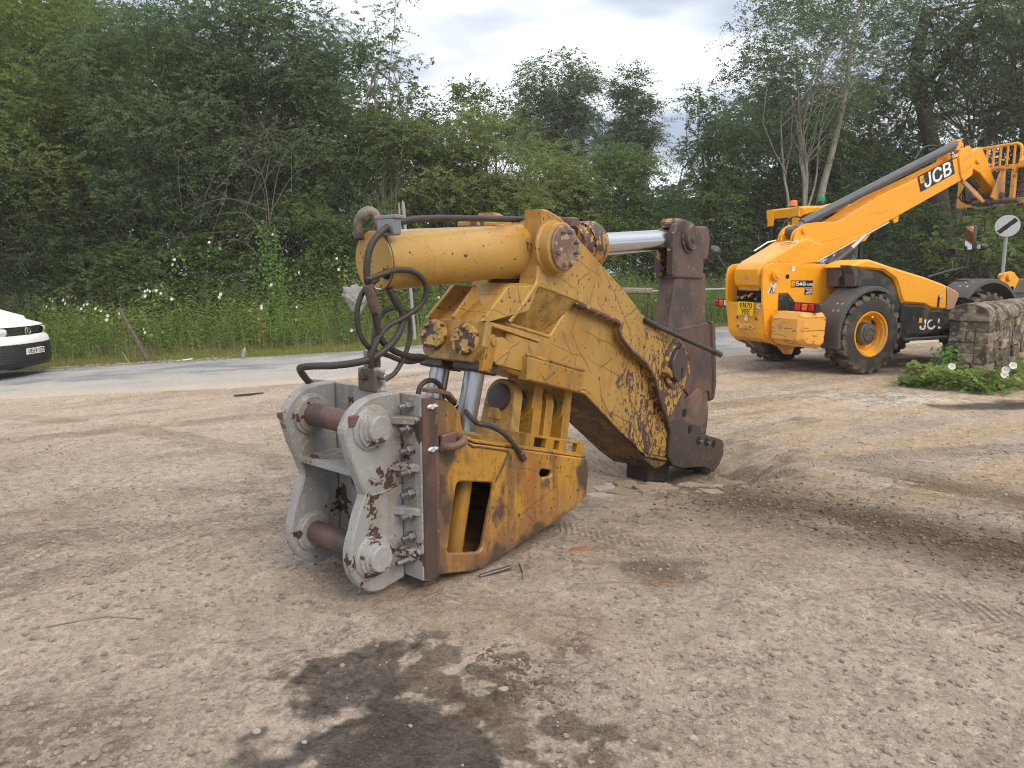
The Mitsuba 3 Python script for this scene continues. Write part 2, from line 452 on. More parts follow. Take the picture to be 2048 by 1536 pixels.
    for q in (0.03, 0.81):
        band += [np.stack([r[:, 0], np.full(len(r), q), r[:, 1]], 1), np.stack([lowi[:, 0], np.full(len(r), q), lowi[:, 1]], 1)]
    nb = len(r)
    i = np.arange(nb)
    j = (i + 1) % nb
    F = []
    for a, b in ((0, 2), (3, 1)):
        F += [np.stack([a * nb + i, a * nb + j, b * nb + j], 1), np.stack([a * nb + i, b * nb + j, b * nb + i], 1)]
    put(L, cat(near, far, trimesh.Trimesh(MF(np.vstack(band)), np.vstack(F), process=False)), 'yellow_lower')
    put(L + '__column', rod(P(-0.085, 0.135, 0.03), P(0.035, 0.135, 0.56), 0.046, 26), 'yellow_clean', 40)
    put(L + '__column', rod(P(-0.055, 0.62, 0.03), P(0.085, 0.62, 0.56), 0.075, 26), 'yellow_clean', 40)
    # cut-line and repair patch edge on the near face
    put(L + '__weld_seam', tube([P(s, -0.001, z) for s, z in [(-0.10, 0.68), (-0.06, 0.655), (-0.02, 0.648), (0.14, 0.602), (0.20, 0.582), (0.19, 0.55), (0.10, 0.44)]], 0.006, 6, 6), 'underside', True)
    put(L + '__lifting_lug', cat(prism(MF, [(-0.298, 0.756), (-0.187, 0.762), (-0.170, 0.735), (-0.185, 0.668), (-0.298, 0.68)], -0.022, 0.0, 'xz', 0.006),
                                 tube([P(-0.28, -0.02, 0.70), P(-0.27, -0.05, 0.702), P(-0.235, -0.075, 0.712), P(-0.20, -0.07, 0.725), P(-0.185, -0.045, 0.73), P(-0.183, -0.015, 0.73)], 0.02, 10, 6)), 'rusty_brown', 45)
    torn = prism(MF, [(-0.375, 0.968), (-0.33, 0.962), (-0.24, 0.938), (-0.19, 0.898), (-0.185, 0.905), (-0.235, 0.955), (-0.33, 0.985), (-0.375, 0.985)], -0.02, 0.03, 'xz', 0.003)
    put(L + '__torn_strip', torn, 'rusty_brown')
    put(L + '__top_flange', prism(MF, [(-0.09, 0.698), (-0.045, 0.672), (0.94, 0.398), (0.945, 0.410), (-0.04, 0.688), (-0.08, 0.708)], 0.01, 0.82, 'xz', 0.004), 'yellow_lower')
    # pitched frame of everything above: x down along the body, y across, z square to it
    PF = MF.sub([-0.106, 0, 0.688], -15.3)

    def pz(s, z):
        c, n = math.cos(math.radians(15.3)), math.sin(math.radians(15.3))
        a, b = s + 0.106, z - 0.688
        return a * c - b * n, a * n + b * c
    # base block with three openings and the four hinge ears
    C = 0.335
    u0, u1 = pz(0.465, 0.56)[0], pz(1.035, 0.40)[0]
    hol = []
    for a, b in ((0.075, 0.19), (0.268, 0.325), (0.40, 0.515)):
        hol.append([(u0 + a, 0.018), (u0 + b, 0.018), (u0 + b, 0.07), (u0 + a, 0.07)])
    put(L + '__hinge_base', prism(PF, [(u0, 0.004), (u1, 0.004), (u1, 0.085), (u0, 0.085)], 0.09, 0.13, 'xz', 0.004, hol), 'yellow_clean')
    put(L + '__hinge_base__back', cat(box(PF, (u0, u0 + 0.05), (0.13, 0.6), (0.004, 0.085), 0.003), box(PF, (u0 + 0.05, u1), (0.13, 0.6), (0.074, 0.085), 0.003), box(PF, (u0 + 0.05, u1), (0.3, 0.32), (0.004, 0.074), 0.003)), 'yellow_tan')
    ear = [(C + 0.15, 0.07)] + [tuple(x) for x in ell((C, 0.27), 0.112, 0.112, 15, 0, 180)] [::1] + [(C - 0.15, 0.07)]
    ear = [(C + 0.125, 0.08)] + [tuple(x) for x in ell((C, 0.265), 0.112, 0.112, 17, 0, 180)] + [(C - 0.125, 0.08)]
    eu = [pz(0.515, 0.61)[0], pz(0.705, 0.56)[0], pz(0.82, 0.53)[0], pz(1.0, 0.48)[0]]
    for n, u in enumerate(eu):
        put(L + '__hinge_ear', prism(PF, ear, u - 0.038, u + 0.038, 'yz', 0.005), 'yellow_tan' if n == 0 else 'yellow_clean')
    put(L + '__hinge_pin', cat(lathe(PF([eu[0] - 0.036, C, 0.265])[0], -PF.m[0], [(0, 0.082), (0.02, 0.08), (0.024, 0.074)], 28), rod(PF([eu[0], C, 0.265])[0], PF([eu[3] + 0.07, C, 0.265])[0], 0.07, 24)), 'oily_steel', 35)
    put(L + '__hinge_pin__keeper', box(PF, (eu[0] - 0.075, eu[0] - 0.037), (C - 0.03, C + 0.035), (0.135, 0.2), 0.006), 'yellow_tan')
    # --- tilt rods up to the front block
    for q, n in ((0.22, 'near'), (0.48, 'far')):
        a, b = pz(0.19, 0.985), pz(0.12, 0.62)
        put(K + '__tilt_rod', rod(PF([a[0], q, a[1]])[0], PF([a[0], q, -0.03])[0], 0.055, 26), 'dull_chrome', 40)
        put(K + '__tilt_rod__gland', lathe(PF([a[0], q, -0.02])[0], PF.m[2], [(0, 0.095), (0.055, 0.095), (0.06, 0.09), (0.061, 0.06), (0.066, 0.058)], 26), 'yellow_tan', 40)
        put(K + '__tilt_rod__head', cat(box(PF, (a[0] - 0.085, a[0] + 0.085), (q - 0.088, q + 0.088), (a[1] - 0.005, a[1] + 0.055), 0.01), box(PF, (a[0] - 0.07, a[0] + 0.08), (q - 0.055, q + 0.055), (a[1] + 0.05, a[1] + 0.2), 0.01)), 'oily_steel')
    # --- upper body
    U = K + '__upper_body'
    body = [(0.158, 1.215), (0.30, 1.235), (0.36, 1.240), (0.767, 1.138), (0.98, 1.325), (1.542, 1.184), (1.60, 1.10), (2.0, 0.80), (2.11, 0.61), (2.30, 0.30), (2.28, 0.10), (1.93, 0.205), (1.577, 0.454), (1.143, 0.768), (0.572, 0.918), (0.47, 0.965), (0.31, 1.016)]
    put(U, prism(MF, body, 0.16, 0.53, 'xz', 0.01), 'yellow_upper')
    put(U + '__belly_plate', prism(MF, [(1.143, 0.770), (1.577, 0.456), (1.93, 0.207), (2.285, 0.098), (2.285, 0.06), (2.12, 0.05), (1.92, 0.172), (1.56, 0.425), (1.135, 0.748)], 0.17, 0.55, 'xz', 0.006), 'underside')
    put(U + '__belly_bar', tube([P(0.40, 0.158, 0.99), P(0.60, 0.158, 0.905), P(1.14, 0.158, 0.757), P(1.57, 0.158, 0.445), P(1.93, 0.158, 0.197), P(2.27, 0.158, 0.094)], 0.012, 6), 'yellow_upper', True)
    # sloping lower rim of the box in front of the stiffener
    put(U + '__lower_rim', prism(MF, [(0.33, 1.05), (0.47, 1.01), (0.49, 0.935), (0.40, 0.965), (0.335, 1.0)], 0.145, 0.17, 'xz', 0.012), 'yellow_upper')
    cheek = [(0.616, 1.854), (0.674, 1.851), (0.794, 1.816), (0.88, 1.77), (1.0, 1.69), (1.165, 1.594), (1.499, 1.395), (1.684, 1.272), (1.73, 1.232), (1.78, 1.21), (1.989, 1.145), (2.185, 1.065), (2.318, 1.015), (2.42, 0.955), (2.49, 0.88),
             (2.51, 0.80), (2.487, 0.72), (2.43, 0.66), (2.39, 0.62), (2.25, 0.49), (2.17, 0.43), (2.021, 0.616), (1.975, 0.71), (1.929, 0.785), (1.80, 0.90), (1.616, 0.99), (1.485, 1.082), (1.462, 1.105), (1.452, 1.135), (1.477, 1.185), (0.955, 1.336), (0.556, 1.433), (0.574, 1.473), (0.600, 1.66), (0.617, 1.799)]
    cw = A(cheek)
    put(U + '__cheek_plate', prism(MF, cheek, 0.10, 0.235, 'xz', 0.010), 'yellow_upper', label='near cheek plate, scratched yellow turning rusty towards the jaw')
    put(U + '__cheek_plate', prism(MF, cheek, 0.455, 0.59, 'xz', 0.010), 'yellow_upper')
    # tan sloping gusset under the trunnion: from the cheek's face back to the box
    top = [(0.555, 1.437), (0.955, 1.337)]
    g = A([[0.55, 0.102, 1.437], [0.955, 0.102, 1.338], [0.770, 0.255, 1.135], [0.362, 0.255, 1.236], [0.55, 0.28, 1.437], [0.955, 0.28, 1.338], [0.770, 0.28, 1.135], [0.362, 0.28, 1.236]])
    put(U + '__sloping_gusset', trimesh.Trimesh(MF(g), [[0, 1, 2], [0, 2, 3], [4, 6, 5], [4, 7, 6], [3, 2, 6], [3, 6, 7], [1, 5, 6], [1, 6, 2], [0, 3, 7], [0, 7, 4]], process=False), 'yellow_tan')
    put(U + '__sloping_gusset__lip', tube([P(0.362, 0.162, 1.238), P(0.56, 0.162, 1.189), P(0.768, 0.162, 1.137)], 0.011, 6), 'yellow_upper', True)
    put(U + '__sloping_gusset__rim', tube([P(0.352, 0.118, 1.245), P(0.45, 0.106, 1.338), P(0.548, 0.10, 1.434), P(0.575, 0.10, 1.475)], 0.014, 8), 'yellow_upper', True)
    put(U + '__ledge', prism(MF, [(0.95, 1.345), (1.48, 1.195), (1.47, 1.172), (0.948, 1.318)], 0.092, 0.16, 'xz', 0.006), 'rusty_fleck')
    put(U + '__step_edge', tube([P(s, 0.104, z) for s, z in [(1.474, 1.178), (1.448, 1.135), (1.462, 1.100), (1.485, 1.078), (1.616, 0.985), (1.80, 0.895), (1.925, 0.782), (1.97, 0.707), (2.015, 0.612), (2.165, 0.425)]], 0.013, 6), 'rusty_brown', True)
    put(U + '__stiffener_box', prism(MF, [(0.479, 1.052), (1.032, 0.905), (1.011, 0.776), (0.471, 0.922)], 0.085, 0.16, 'xz', 0.008), 'yellow_upper')
    put(U + '__stiffener_box__weld_seam', tube([P(s, 0.098, 1.060 - 0.2658 * (s - 0.479)) for s in np.linspace(0.48, 1.03, 22)], 0.012 * (0.7 + 0.6 * rng.random(22)), 6), 'yellow_tan', True)
    # front block with two flange caps
    BF = MF.sub([0.151, 0, 1.262], -15.3)
    bl = [(0.095, 0.0), (0.54, 0.0), (0.54, -0.17), (0.50, -0.22), (0.165, -0.22), (0.095, -0.13)]
    put(U + '__front_block', prism(BF, bl, 0.0, 0.05, 'yz', 0.006), 'yellow_tan')
    put(U + '__front_block__cover', cat(box(BF, (0.05, 0.50), (0.12, 0.52), (-0.016, 0.0), 0.003), box(BF, (0.05, 0.24), (0.1, 0.12), (-0.018, 0.004), 0.003), box(BF, (0.21, 0.5), (0.13, 0.52), (-0.2, -0.018), 0.003)), 'yellow_upper')
    put(U + '__front_block__side_arm', cat(prism(BF, [(0.055, -0.065), (0.085, -0.055), (0.11, -0.075), (0.115, -0.11), (0.11, -0.255), (0.04, -0.255), (0.035, -0.12)], 0.10, 0.16, 'xz', 0.006), rod(BF([0.085, 0.09, -0.095])[0], BF([0.085, 0.2, -0.095])[0], 0.022, 14)), 'yellow_clean')
    put(U + '__front_block__side_boss', rod(BF([0.16, 0.105, -0.13])[0], BF([0.16, 0.25, -0.13])[0], 0.075, 22), 'yellow_upper', 40)
    for q, zz in ((0.212, -0.105), (0.445, -0.095)):
        c = BF([0.0, q, zz])[0]
        k = put(U + '__flange_cap', lathe(c, -BF.m[0], [(0, 0.083), (0.03, 0.083), (0.034, 0.078), (0.034, 0.05), (0.03, 0.045)], 30), 'flange_rust', 40)
        for a in (0, 52, 104, 156, 208, 260, 310):
            b = BF([-0.034, q + 0.064 * math.cos(math.radians(a + 40)), zz + 0.064 * math.sin(math.radians(a + 40))])[0]
            put(k + '__bolt', bolt(b, -BF.m[0], 0.011, 0.014, False), 'flange_rust')
    # front gussets from the trunnion down to the block
    for q in (0.10, 0.50):
        put(U + '__front_gusset', prism(MF, [(0.12, 1.262), (0.172, 1.255), (0.50, 1.30), (0.60, 1.45), (0.47, 1.432), (0.33, 1.44)], q, q + 0.03, 'xz', 0.004), 'yellow_upper')
    put(U + '__front_web', prism(MF, [(0.16, 1.235), (0.19, 1.24), (0.53, 1.43), (0.52, 1.45)], 0.13, 0.50, 'xz', 0.004), 'yellow_upper')
    put(U + '__front_web__fin', prism(MF, [(0.17, 1.25), (0.36, 1.36), (0.325, 1.44), (0.145, 1.275)], 0.33, 0.35, 'xz', 0.003), 'yellow_upper')
    # trunnions
    for q0, dd in ((0.105, d_), (0.585, -d_)):
        c = P(0.708, q0, 1.644)
        k = put(U + '__trunnion', lathe(c, dd, [(0, 0.155), (0.012, 0.155), (0.02, 0.143), (0.075, 0.140), (0.085, 0.132), (0.085, 0.1)], 40), 'yellow_upper', 35)
        put(k + '__cap', lathe(c + dd * 0.084, dd, [(0, 0.125), (0.012, 0.125), (0.017, 0.12)], 36), 'cap_rust', 35)
        for i, a in enumerate((70, 20, 345, 200, 255, 290, 115)):
            b = c + dd * 0.099 + 0.093 * (math.cos(math.radians(a)) * MF.m[0] + math.sin(math.radians(a)) * MF.m[2])
            put(k + '__bolt', bolt(b, dd, 0.015 if i != 6 else 0.012, 0.03, True), 'dull_steel' if i < 3 else 'cap_rust')
    put(U + '__bleed_plug', bolt(P(0.585, 0.098, 1.640), d_, 0.022, 0.02), 'oily_steel')
    put(U + '__trunnion_cap_strap', box(MF, (0.40, 0.47), (0.40, 0.44), (1.74, 1.80), 0.006), 'rusty_fleck')
    put(U + '__hose_bracket', box(MF, (0.42, 0.60), (0.42, 0.56), (1.765, 1.795), 0.006), 'yellow_upper')
    # pin boss on the near cheek
    for q0, dd in ((0.102, d_), (0.588, -d_)):
        k = put(U + '__jaw_pivot', lathe(P(2.215, q0, 0.835), dd, [(0, 0.175), (0.022, 0.172), (0.028, 0.162), (0.028, 0.135), (0.016, 0.125)], 40), 'rusty_fleck', 35)
        put(k + '__pin', lathe(P(2.205, q0, 0.838), dd, [(0, 0.122), (0.055, 0.12), (0.062, 0.112)], 36), 'oily_steel', 35)
        put(k + '__keeper', box(MF.sub([2.07, 0, 0.80], -35), (-0.04, 0.05), (min(q0, q0 - 0.055) if dd is d_ else q0, q0 if dd is d_ else q0 + 0.055), (-0.025, 0.02), 0.005), 'yellow_tan')
    put(U + '__pivot_stripe', box(MF.sub([2.23, 0, 0.79], 84), (-0.05, 0.03), (0.036, 0.045), (-0.004, 0.004), 0.001), 'black_void')
    # wear plates at the jaw tip
    wear = [(2.39, 0.615), (2.49, 0.535), (2.70, 0.60), (2.765, 0.575), (2.783, 0.377), (2.768, 0.222), (3.10, 0.122), (3.201, 0.09), (3.24, 0.045), (3.235, -0.05), (3.15, -0.125), (3.06, -0.165), (2.849, -0.075), (2.45, -0.005), (2.299, 0.053), (2.236, 0.12), (2.255, 0.312), (2.17, 0.435), (2.25, 0.50)]
    for q in (0.125, 0.535):
        k = put(U + '__wear_plate', prism(MF, wear, q, q + 0.03, 'xz', 0.006), 'wear_mix', label='dark oily wear plate with bolt holes at the jaw tip' if q < 0.2 else None)
    for s, z in ((2.729, 0.168), (2.877, 0.127), (3.019, 0.087), (2.568, 0.287), (2.461, 0.436), (2.358, 0.584)):
        put(U + '__wear_plate__bolt_hole', lathe(P(s, 0.122, z), -d_, [(0, 0.034), (0.003, 0.034)], 18), 'black_void')
        if 0.1 < z < 0.2:
            put(U + '__wear_plate__bolt', bolt(P(s + 0.01, 0.125, z - 0.008), d_, 0.014, 0.035, False), 'dull_steel')
    tip = [(2.95, 0.10), (3.20, 0.07), (3.27, 0.03), (3.29, -0.06), (3.22, -0.15), (3.10, -0.20), (2.98, -0.16), (2.90, -0.05)]
    put(U + '__jaw_tip', prism(MF, tip, 0.155, 0.535, 'xz', 0.03), 'tip_steel', 30)
    put(U + '__heel_block', prism(MF, [(2.24, 0.10), (2.44, 0.05), (2.62, -0.02), (2.54, -0.16), (2.24, -0.10)], 0.30, 0.50, 'xz', 0.01), 'oily_steel')
    put(U + '__jaw_core', prism(MF, [(2.10, 0.55), (2.40, 0.60), (2.66, 0.30), (2.74, 0.18), (3.0, 0.06), (2.9, -0.05), (2.45, 0.0), (2.30, 0.06), (2.26, 0.3)], 0.16, 0.53, 'xz', 0.01), 'oily_steel')
    # --- lugs of the upper body between the ears
    for a, b in ((pz(0.635, 0.58)[0], pz(0.735, 0.55)[0]), (pz(0.935, 0.5)[0], pz(1.035, 0.47)[0])):
        lug = [(C - 0.115, 0.55), (C - 0.115, 0.235), (C - 0.04, 0.15), (C + 0.04, 0.15), (C + 0.115, 0.235), (C + 0.115, 0.55)]
        put(U + '__hinge_lug', prism(PF, lug, (a + b) / 2 - 0.042, (a + b) / 2 + 0.042, 'yz', 0.006), 'yellow_clean')
    # --- main ram
    R_ = K + '__main_cylinder'
    c0, c1 = P(-0.372, 0.345, 1.558), P(2.45, 0.245, 1.762)
    ax = (c1 - c0) / np.linalg.norm(c1 - c0)
    put(R_, lathe(c0, ax, [(0, 0.140), (0.006, 0.144), (0.03, 0.144), (0.034, 0.1445), (0.85, 0.1445), (0.86, 0.150), (1.02, 0.158), (1.05, 0.17), (1.35, 0.17)], 56), 'yellow_cylinder', 35, label='fat yellow hydraulic cylinder, chipped near the trunnion')
    put(R_ + '__end_rim', tube([c0 + ax * 0.007 + 0.1425 * (math.cos(a) * basis(ax)[1] + math.sin(a) * basis(ax)[2]) for a in np.linspace(0, 2 * math.pi, 65)], 0.004, 6, caps=False), 'rusty_brown', 35)
    put(R_ + '__gland', lathe(c0 + ax * 1.50, ax, [(0, 0.14), (0.1, 0.14), (0.1, 0.150), (0.112, 0.155), (0.17, 0.155), (0.172, 0.151), (0.176, 0.155), (0.232, 0.155), (0.245, 0.146), (0.247, 0.092), (0.262, 0.09)], 48), 'gland_worn', 35)
    _, gu, gw = basis(ax)
    for a in range(0, 360, 30):
        put(R_ + '__gland__bolt_hole', lathe(c0 + ax * 1.601 + 0.143 * (math.cos(math.radians(a)) * gu + math.sin(math.radians(a)) * gw), -ax, [(0, 0.009), (0.003, 0.009)], 10), 'black_void')
    put(R_ + '__gland__strap', box(MF, (1.08, 1.17), (0.24, 0.31), (1.785, 1.845), 0.008), 'rusty_fleck')
    put(R_ + '__port_plug', rod(P(-0.385, 0.25, 1.50), P(-0.355, 0.25, 1.50), 0.025, 14), 'black_void')
    put(R_ + '__hose_clamp', cat(box(MF, (-0.395, -0.35), (0.17, 0.28), (1.675, 1.755), 0.006), box(MF, (-0.40, -0.345), (0.155, 0.295), (1.748, 1.765), 0.003)), 'dull_steel')
    for q in (0.17, 0.225, 0.28):
        put(R_ + '__hose_clamp__bolt', bolt(P(-0.372, q, 1.765), [0, 0, 1], 0.008, 0.008, False), 'oily_steel')
    put(R_ + '__rod', rod(c0 + ax * 1.70, c0 + ax * 2.72, 0.0745, 40), 'chrome', 40, label='bright chrome piston rod')
    # --- moving lever
    V = K + '__lever'
    lev = [(2.245, 1.15), (2.327, 1.50), (2.818, 1.50), (2.857, 1.125), (2.935, 1.10), (2.967, 1.068), (3.031, 0.594), (3.012, 0.485), (2.985, 0.45), (2.96, 0.46), (2.981, 0.336), (2.954, 0.17), (2.588, 0.251), (2.30, 0.45), (2.15, 0.80)]
    put(V, prism(MF, lev, 0.16, 0.30, 'xz', 0.012), 'rusty_brown')
    put(V + '__lower_cover', prism(MF, [(2.30, 1.09), (2.858, 1.11), (2.93, 1.098), (2.965, 1.065), (3.028, 0.60), (3.01, 0.49), (2.97, 0.455), (2.93, 0.55), (2.62, 0.52), (2.30, 0.75)], 0.145, 0.165, 'xz', 0.006), 'rusty_red')
    put(V + '__rib', prism(MF, [(2.90, 1.12), (2.945, 1.12), (2.985, 1.06), (3.05, 0.6), (3.02, 0.47), (2.99, 0.46), (3.0, 0.6)], 0.13, 0.20, 'xz', 0.012), 'rusty_red')
    fork = [(2.245, 1.474), (2.225, 1.70), (2.235, 1.80), (2.262, 1.852), (2.32, 1.885), (2.40, 1.90), (2.47, 1.885), (2.551, 1.858), (2.77, 1.866), (2.80, 1.85), (2.834, 1.778), (2.82, 1.66), (2.795, 1.612), (2.735, 1.612), (2.738, 1.46)]
    put(V + '__fork_plate', prism(MF, fork, 0.14, 0.195, 'xz', 0.010), 'rusty_brown')
    put(V + '__fork_plate', prism(MF, [(2.245, 1.474), (2.24, 1.67), (2.36, 1.68), (2.45, 1.88), (2.55, 1.858), (2.77, 1.86), (2.80, 1.66), (2.735, 1.612), (2.738, 1.46)], 0.255, 0.305, 'xz', 0.010), 'rusty_fleck')
    put(V + '__fork_plate__edge_strip', prism(MF, [(2.225, 1.50), (2.243, 1.50), (2.24, 1.80), (2.216, 1.80)], 0.142, 0.193, 'xz', 0.004), 'rusty_fleck')
    for q0, dd in ((0.142, d_), (0.303, -d_)):
        put(V + '__fork_pin', lathe(P(2.454, q0, 1.768), dd, [(0, 0.118), (0.015, 0.115), (0.018, 0.098), (0.035, 0.096), (0.045, 0.088), (0.045, 0.04), (0.052, 0.038)], 36), 'rusty_brown', 35)
    put(V + '__rod_eye', cat(lathe(P(2.45, 0.198, 1.768), MF.m[1], [(0, 0.125), (0.055, 0.125)], 36), prism(MF, [(2.30, 1.88), (2.33, 1.905), (2.46, 1.915), (2.46, 1.86), (2.32, 1.84)], 0.20, 0.30, 'xz', 0.01)), 'rusty_fleck', 35)
    # --- hoses
    H = K + '__hose'

    def hz(pts, r, mat='hose_rubber', n=7):
        return put(H, tube(MF(pts), r * (0.88 if mat == 'hose_rubber' else 1.0), 12, n), mat, True)
    hz([(0.70, 0.30, 1.812), (0.42, 0.28, 1.797), (0.211, 0.26, 1.786), (0.0, 0.24, 1.775), (-0.20, 0.225, 1.757), (-0.30, 0.22, 1.740), (-0.375, 0.215, 1.718), (-0.435, 0.22, 1.68), (-0.475, 0.23, 1.63), (-0.497, 0.235, 1.56), (-0.498, 0.24, 1.49), (-0.480, 0.25, 1.44), (-0.455, 0.26, 1.375), (-0.418, 0.28, 1.277), (-0.377, 0.30, 1.195), (-0.288, 0.33, 1.135), (-0.164, 0.36, 1.091), (-0.02, 0.40, 1.07)], 0.0185)
    hz([(-0.516, 0.22, 1.474), (-0.425, 0.20, 1.504), (-0.344, 0.20, 1.519), (-0.246, 0.20, 1.509), (-0.175, 0.21, 1.461), (-0.154, 0.22, 1.401), (-0.185, 0.24, 1.342), (-0.267, 0.26, 1.292), (-0.352, 0.28, 1.253), (-0.402, 0.29, 1.199), (-0.438, 0.30, 1.12), (-0.43, 0.31, 1.06)], 0.0155)
    hz([(-0.410, 0.27, 1.478), (-0.478, 0.29, 1.422), (-0.510, 0.30, 1.345), (-0.503, 0.31, 1.257), (-0.454, 0.32, 1.175), (-0.382, 0.33, 1.132), (-0.30, 0.34, 1.105), (-0.2, 0.36, 1.07), (-0.08, 0.40, 1.05), (0.05, 0.44, 1.06)], 0.0145)
    hz([(-0.345, 0.27, 1.430), (-0.305, 0.27, 1.366), (-0.265, 0.27, 1.311), (-0.274, 0.27, 1.247), (-0.318, 0.28, 1.179), (-0.397, 0.30, 1.120), (-0.478, 0.33, 1.092), (-0.56, 0.42, 1.075), (-0.60, 0.50, 1.07), (-0.62, 0.57, 1.062), (-0.59, 0.66, 1.04), (-0.52, 0.70, 0.97), (-0.44, 0.70, 0.90)], 0.0195)
    hz([(-0.40, 0.37, 1.03), (-0.375, 0.37, 1.10), (-0.362, 0.37, 1.198), (-0.340, 0.37, 1.264), (-0.298, 0.37, 1.315), (-0.244, 0.36, 1.336), (-0.184, 0.36, 1.320), (-0.141, 0.36, 1.277), (-0.141, 0.36, 1.183), (-0.178, 0.36, 1.092), (-0.242, 0.36, 1.014), (-0.30, 0.365, 0.985)], 0.0145)
    hz([(-0.492, 0.245, 1.455), (-0.468, 0.25, 1.40), (-0.44, 0.26, 1.33)], 0.026, 'hose_sleeve')
    hz([(1.745, 0.085, 1.192), (1.95, 0.07, 1.125), (2.186, 0.03, 1.045), (2.48, 0.0, 0.955), (2.66, -0.01, 0.905)], 0.020)
    put(H + '__ferrule', rod(P(2.655, -0.01, 0.907), P(2.77, -0.012, 0.872), 0.0235, 14), 'oily_steel', 40)
    hz([(0.20, 0.33, 0.80), (0.13, 0.25, 0.80), (0.05, 0.12, 0.77), (0.022, 0.04, 0.755), (0.095, 0.02, 0.730), (0.171, 0.0, 0.683), (0.25, -0.01, 0.605), (0.29, -0.012, 0.56)], 0.0155)
    put(H + '__ferrule', rod(P(0.288, -0.012, 0.563), P(0.325, -0.012, 0.515), 0.018, 14), 'oily_steel', 40)
    hz([(-0.04, 0.42, 0.86), (-0.02, 0.42, 0.91), (0.03, 0.42, 0.935), (0.10, 0.42, 0.92), (0.16, 0.42, 0.85), (0.22, 0.40, 0.78)], 0.0155)
    hz([(0.20, 0.36, 0.76), (0.28, 0.36, 0.80), (0.36, 0.36, 0.815)], 0.022)
    put(K + '__hose_elbow', tube(MF([(-0.395, 0.42, 1.66), (-0.396, 0.42, 1.735), (-0.378, 0.41, 1.778), (-0.351, 0.40, 1.795), (-0.321, 0.39, 1.784), (-0.308, 0.385, 1.751), (-0.302, 0.38, 1.70)]), 0.023, 14, 7), 'rust_sleeve', True)
    vb = K + '__valve_block'
    put(vb, box(MF, (-0.425, -0.355), (0.30, 0.42), (0.94, 1.055), 0.006), 'valve_steel')
    put(vb + '__plug', rod(P(-0.39, 0.31, 1.02), P(-0.39, 0.25, 1.015), 0.016, 12), 'dull_steel', 40)
    put(vb + '__plug', rod(P(-0.42, 0.36, 1.01), P(-0.455, 0.36, 1.01), 0.014, 12), 'oily_steel', 40)
    put(vb + '__stem', rod(P(-0.37, 0.34, 1.05), P(-0.37, 0.34, 1.12), 0.016, 12), 'rust_sleeve', 40)
    put(vb + '__stem', rod(P(-0.405, 0.37, 1.05), P(-0.405, 0.37, 1.14), 0.018, 12), 'dull_steel', 40)
    put(vb + '__clip', tube(spline([P(-0.47, 0.225, 1.435), P(-0.44, 0.215, 1.43), P(-0.42, 0.24, 1.435)], 6), 0.008, 8), 'dull_steel', True)


def flange_fn(p, n, uv):
    s, q, z = mloc(p)
    f = fbm(s * 26, q * 26, z * 26, 3)
    m = smoothstep(0.47, 0.50, f + 0.55 * (1.13 - z - 0.27 * s))
    return mix((0.40, 0.25, 0.075), (0.075, 0.044, 0.034), m) * (0.8 + 0.4 * fbm(s * 70, q * 70, z * 70, 2))


def wear_fn(p, n, uv):
    s, q, z = mloc(p)
    a = rust_paint(0.1)(p, n, uv)
    b = rust_paint(0.10, (0.036, 0.030, 0.028))(p, n, uv)
    e = z - 0.30 - 0.22 * (2.75 - s) + 0.10 * (fbm(s * 9, z * 5, 3, 3) - 0.5)
    return mix(b, a, smoothstep(-0.012, 0.012, e))


def cap_fn(p, n, uv):
    s, q, z = mloc(p)
    f = fbm(s * 30, q * 30, z * 30, 4)
    c = mix((0.14, 0.088, 0.062), (0.22, 0.15, 0.10), smoothstep(0.4, 0.6, fbm(s * 9, q * 9, z * 9, 3)))
    return mix(c, (0.34, 0.27, 0.19), smoothstep(0.60, 0.66, f))


def tip_fn(p, n, uv):
    s, q, z = mloc(p)
    return mix((0.05, 0.045, 0.042), (0.26, 0.25, 0.24), smoothstep(3.14, 3.28, s + 0.12 * (fbm(s * 14, q * 14, z * 14, 3) - 0.5)))


bs('flange_rust', fn=flange_fn, rough=0.5)
bs('wear_mix', fn=wear_fn, rough=0.42, bump=rough_bump, bscale=0.001)
bs('cap_rust', fn=cap_fn, rough=0.5)
bs('tip_steel', fn=tip_fn, rough=0.4)
bs('gland_worn', fn=worn_yellow(1.05, 0.2, 0.6), rough=0.45)
bs('weld_silver', (0.62, 0.62, 0.62), 0.35, 0.9)
bs('hose_sleeve', fn=lambda p, n, uv: mix((0.05, 0.035, 0.026), (0.16, 0.115, 0.08), fbm(p.x * 20, p.y * 20, p.z * 40, 3)), rough=0.6)
bs('rust_sleeve', fn=lambda p, n, uv: mix((0.055, 0.036, 0.028), (0.20, 0.17, 0.14), smoothstep(0.35, 0.75, fbm(p.x * 14, p.y * 14, p.z * 14, 3))), rough=0.5)
bs('valve_steel', fn=lambda p, n, uv: mix((0.09, 0.075, 0.06), (0.42, 0.42, 0.41), smoothstep(0.4, 0.55, fbm(p.x * 10, p.y * 10, p.z * 10, 3))), rough=0.45)
attachment()


# ---------------------------------------------------------------- the lie of the land
NEAR_X = A([-60, -20, -12, -7.7, -5.5, -4.0, -3.2, -2.46, -1.39, 1.2, 4.0, 8.0, 12, 20, 60])
NEAR_Y = A([9.5, 10.4, 10.6, 10.62, 10.52, 10.46, 10.55, 10.85, 11.42, 12.35, 13.2, 15.2, 17.6, 23.5, 55])
FAR_X = A([-60, -20, -12, -7.0, -4.2, -3.0, -2.0, 0.3, 2.73, 5.9, 12, 20, 60])
FAR_Y = A([13.5, 14.8, 15.15, 15.15, 14.9, 15.1, 15.75, 16.8, 18.2, 20.4, 24.6, 30.5, 66])


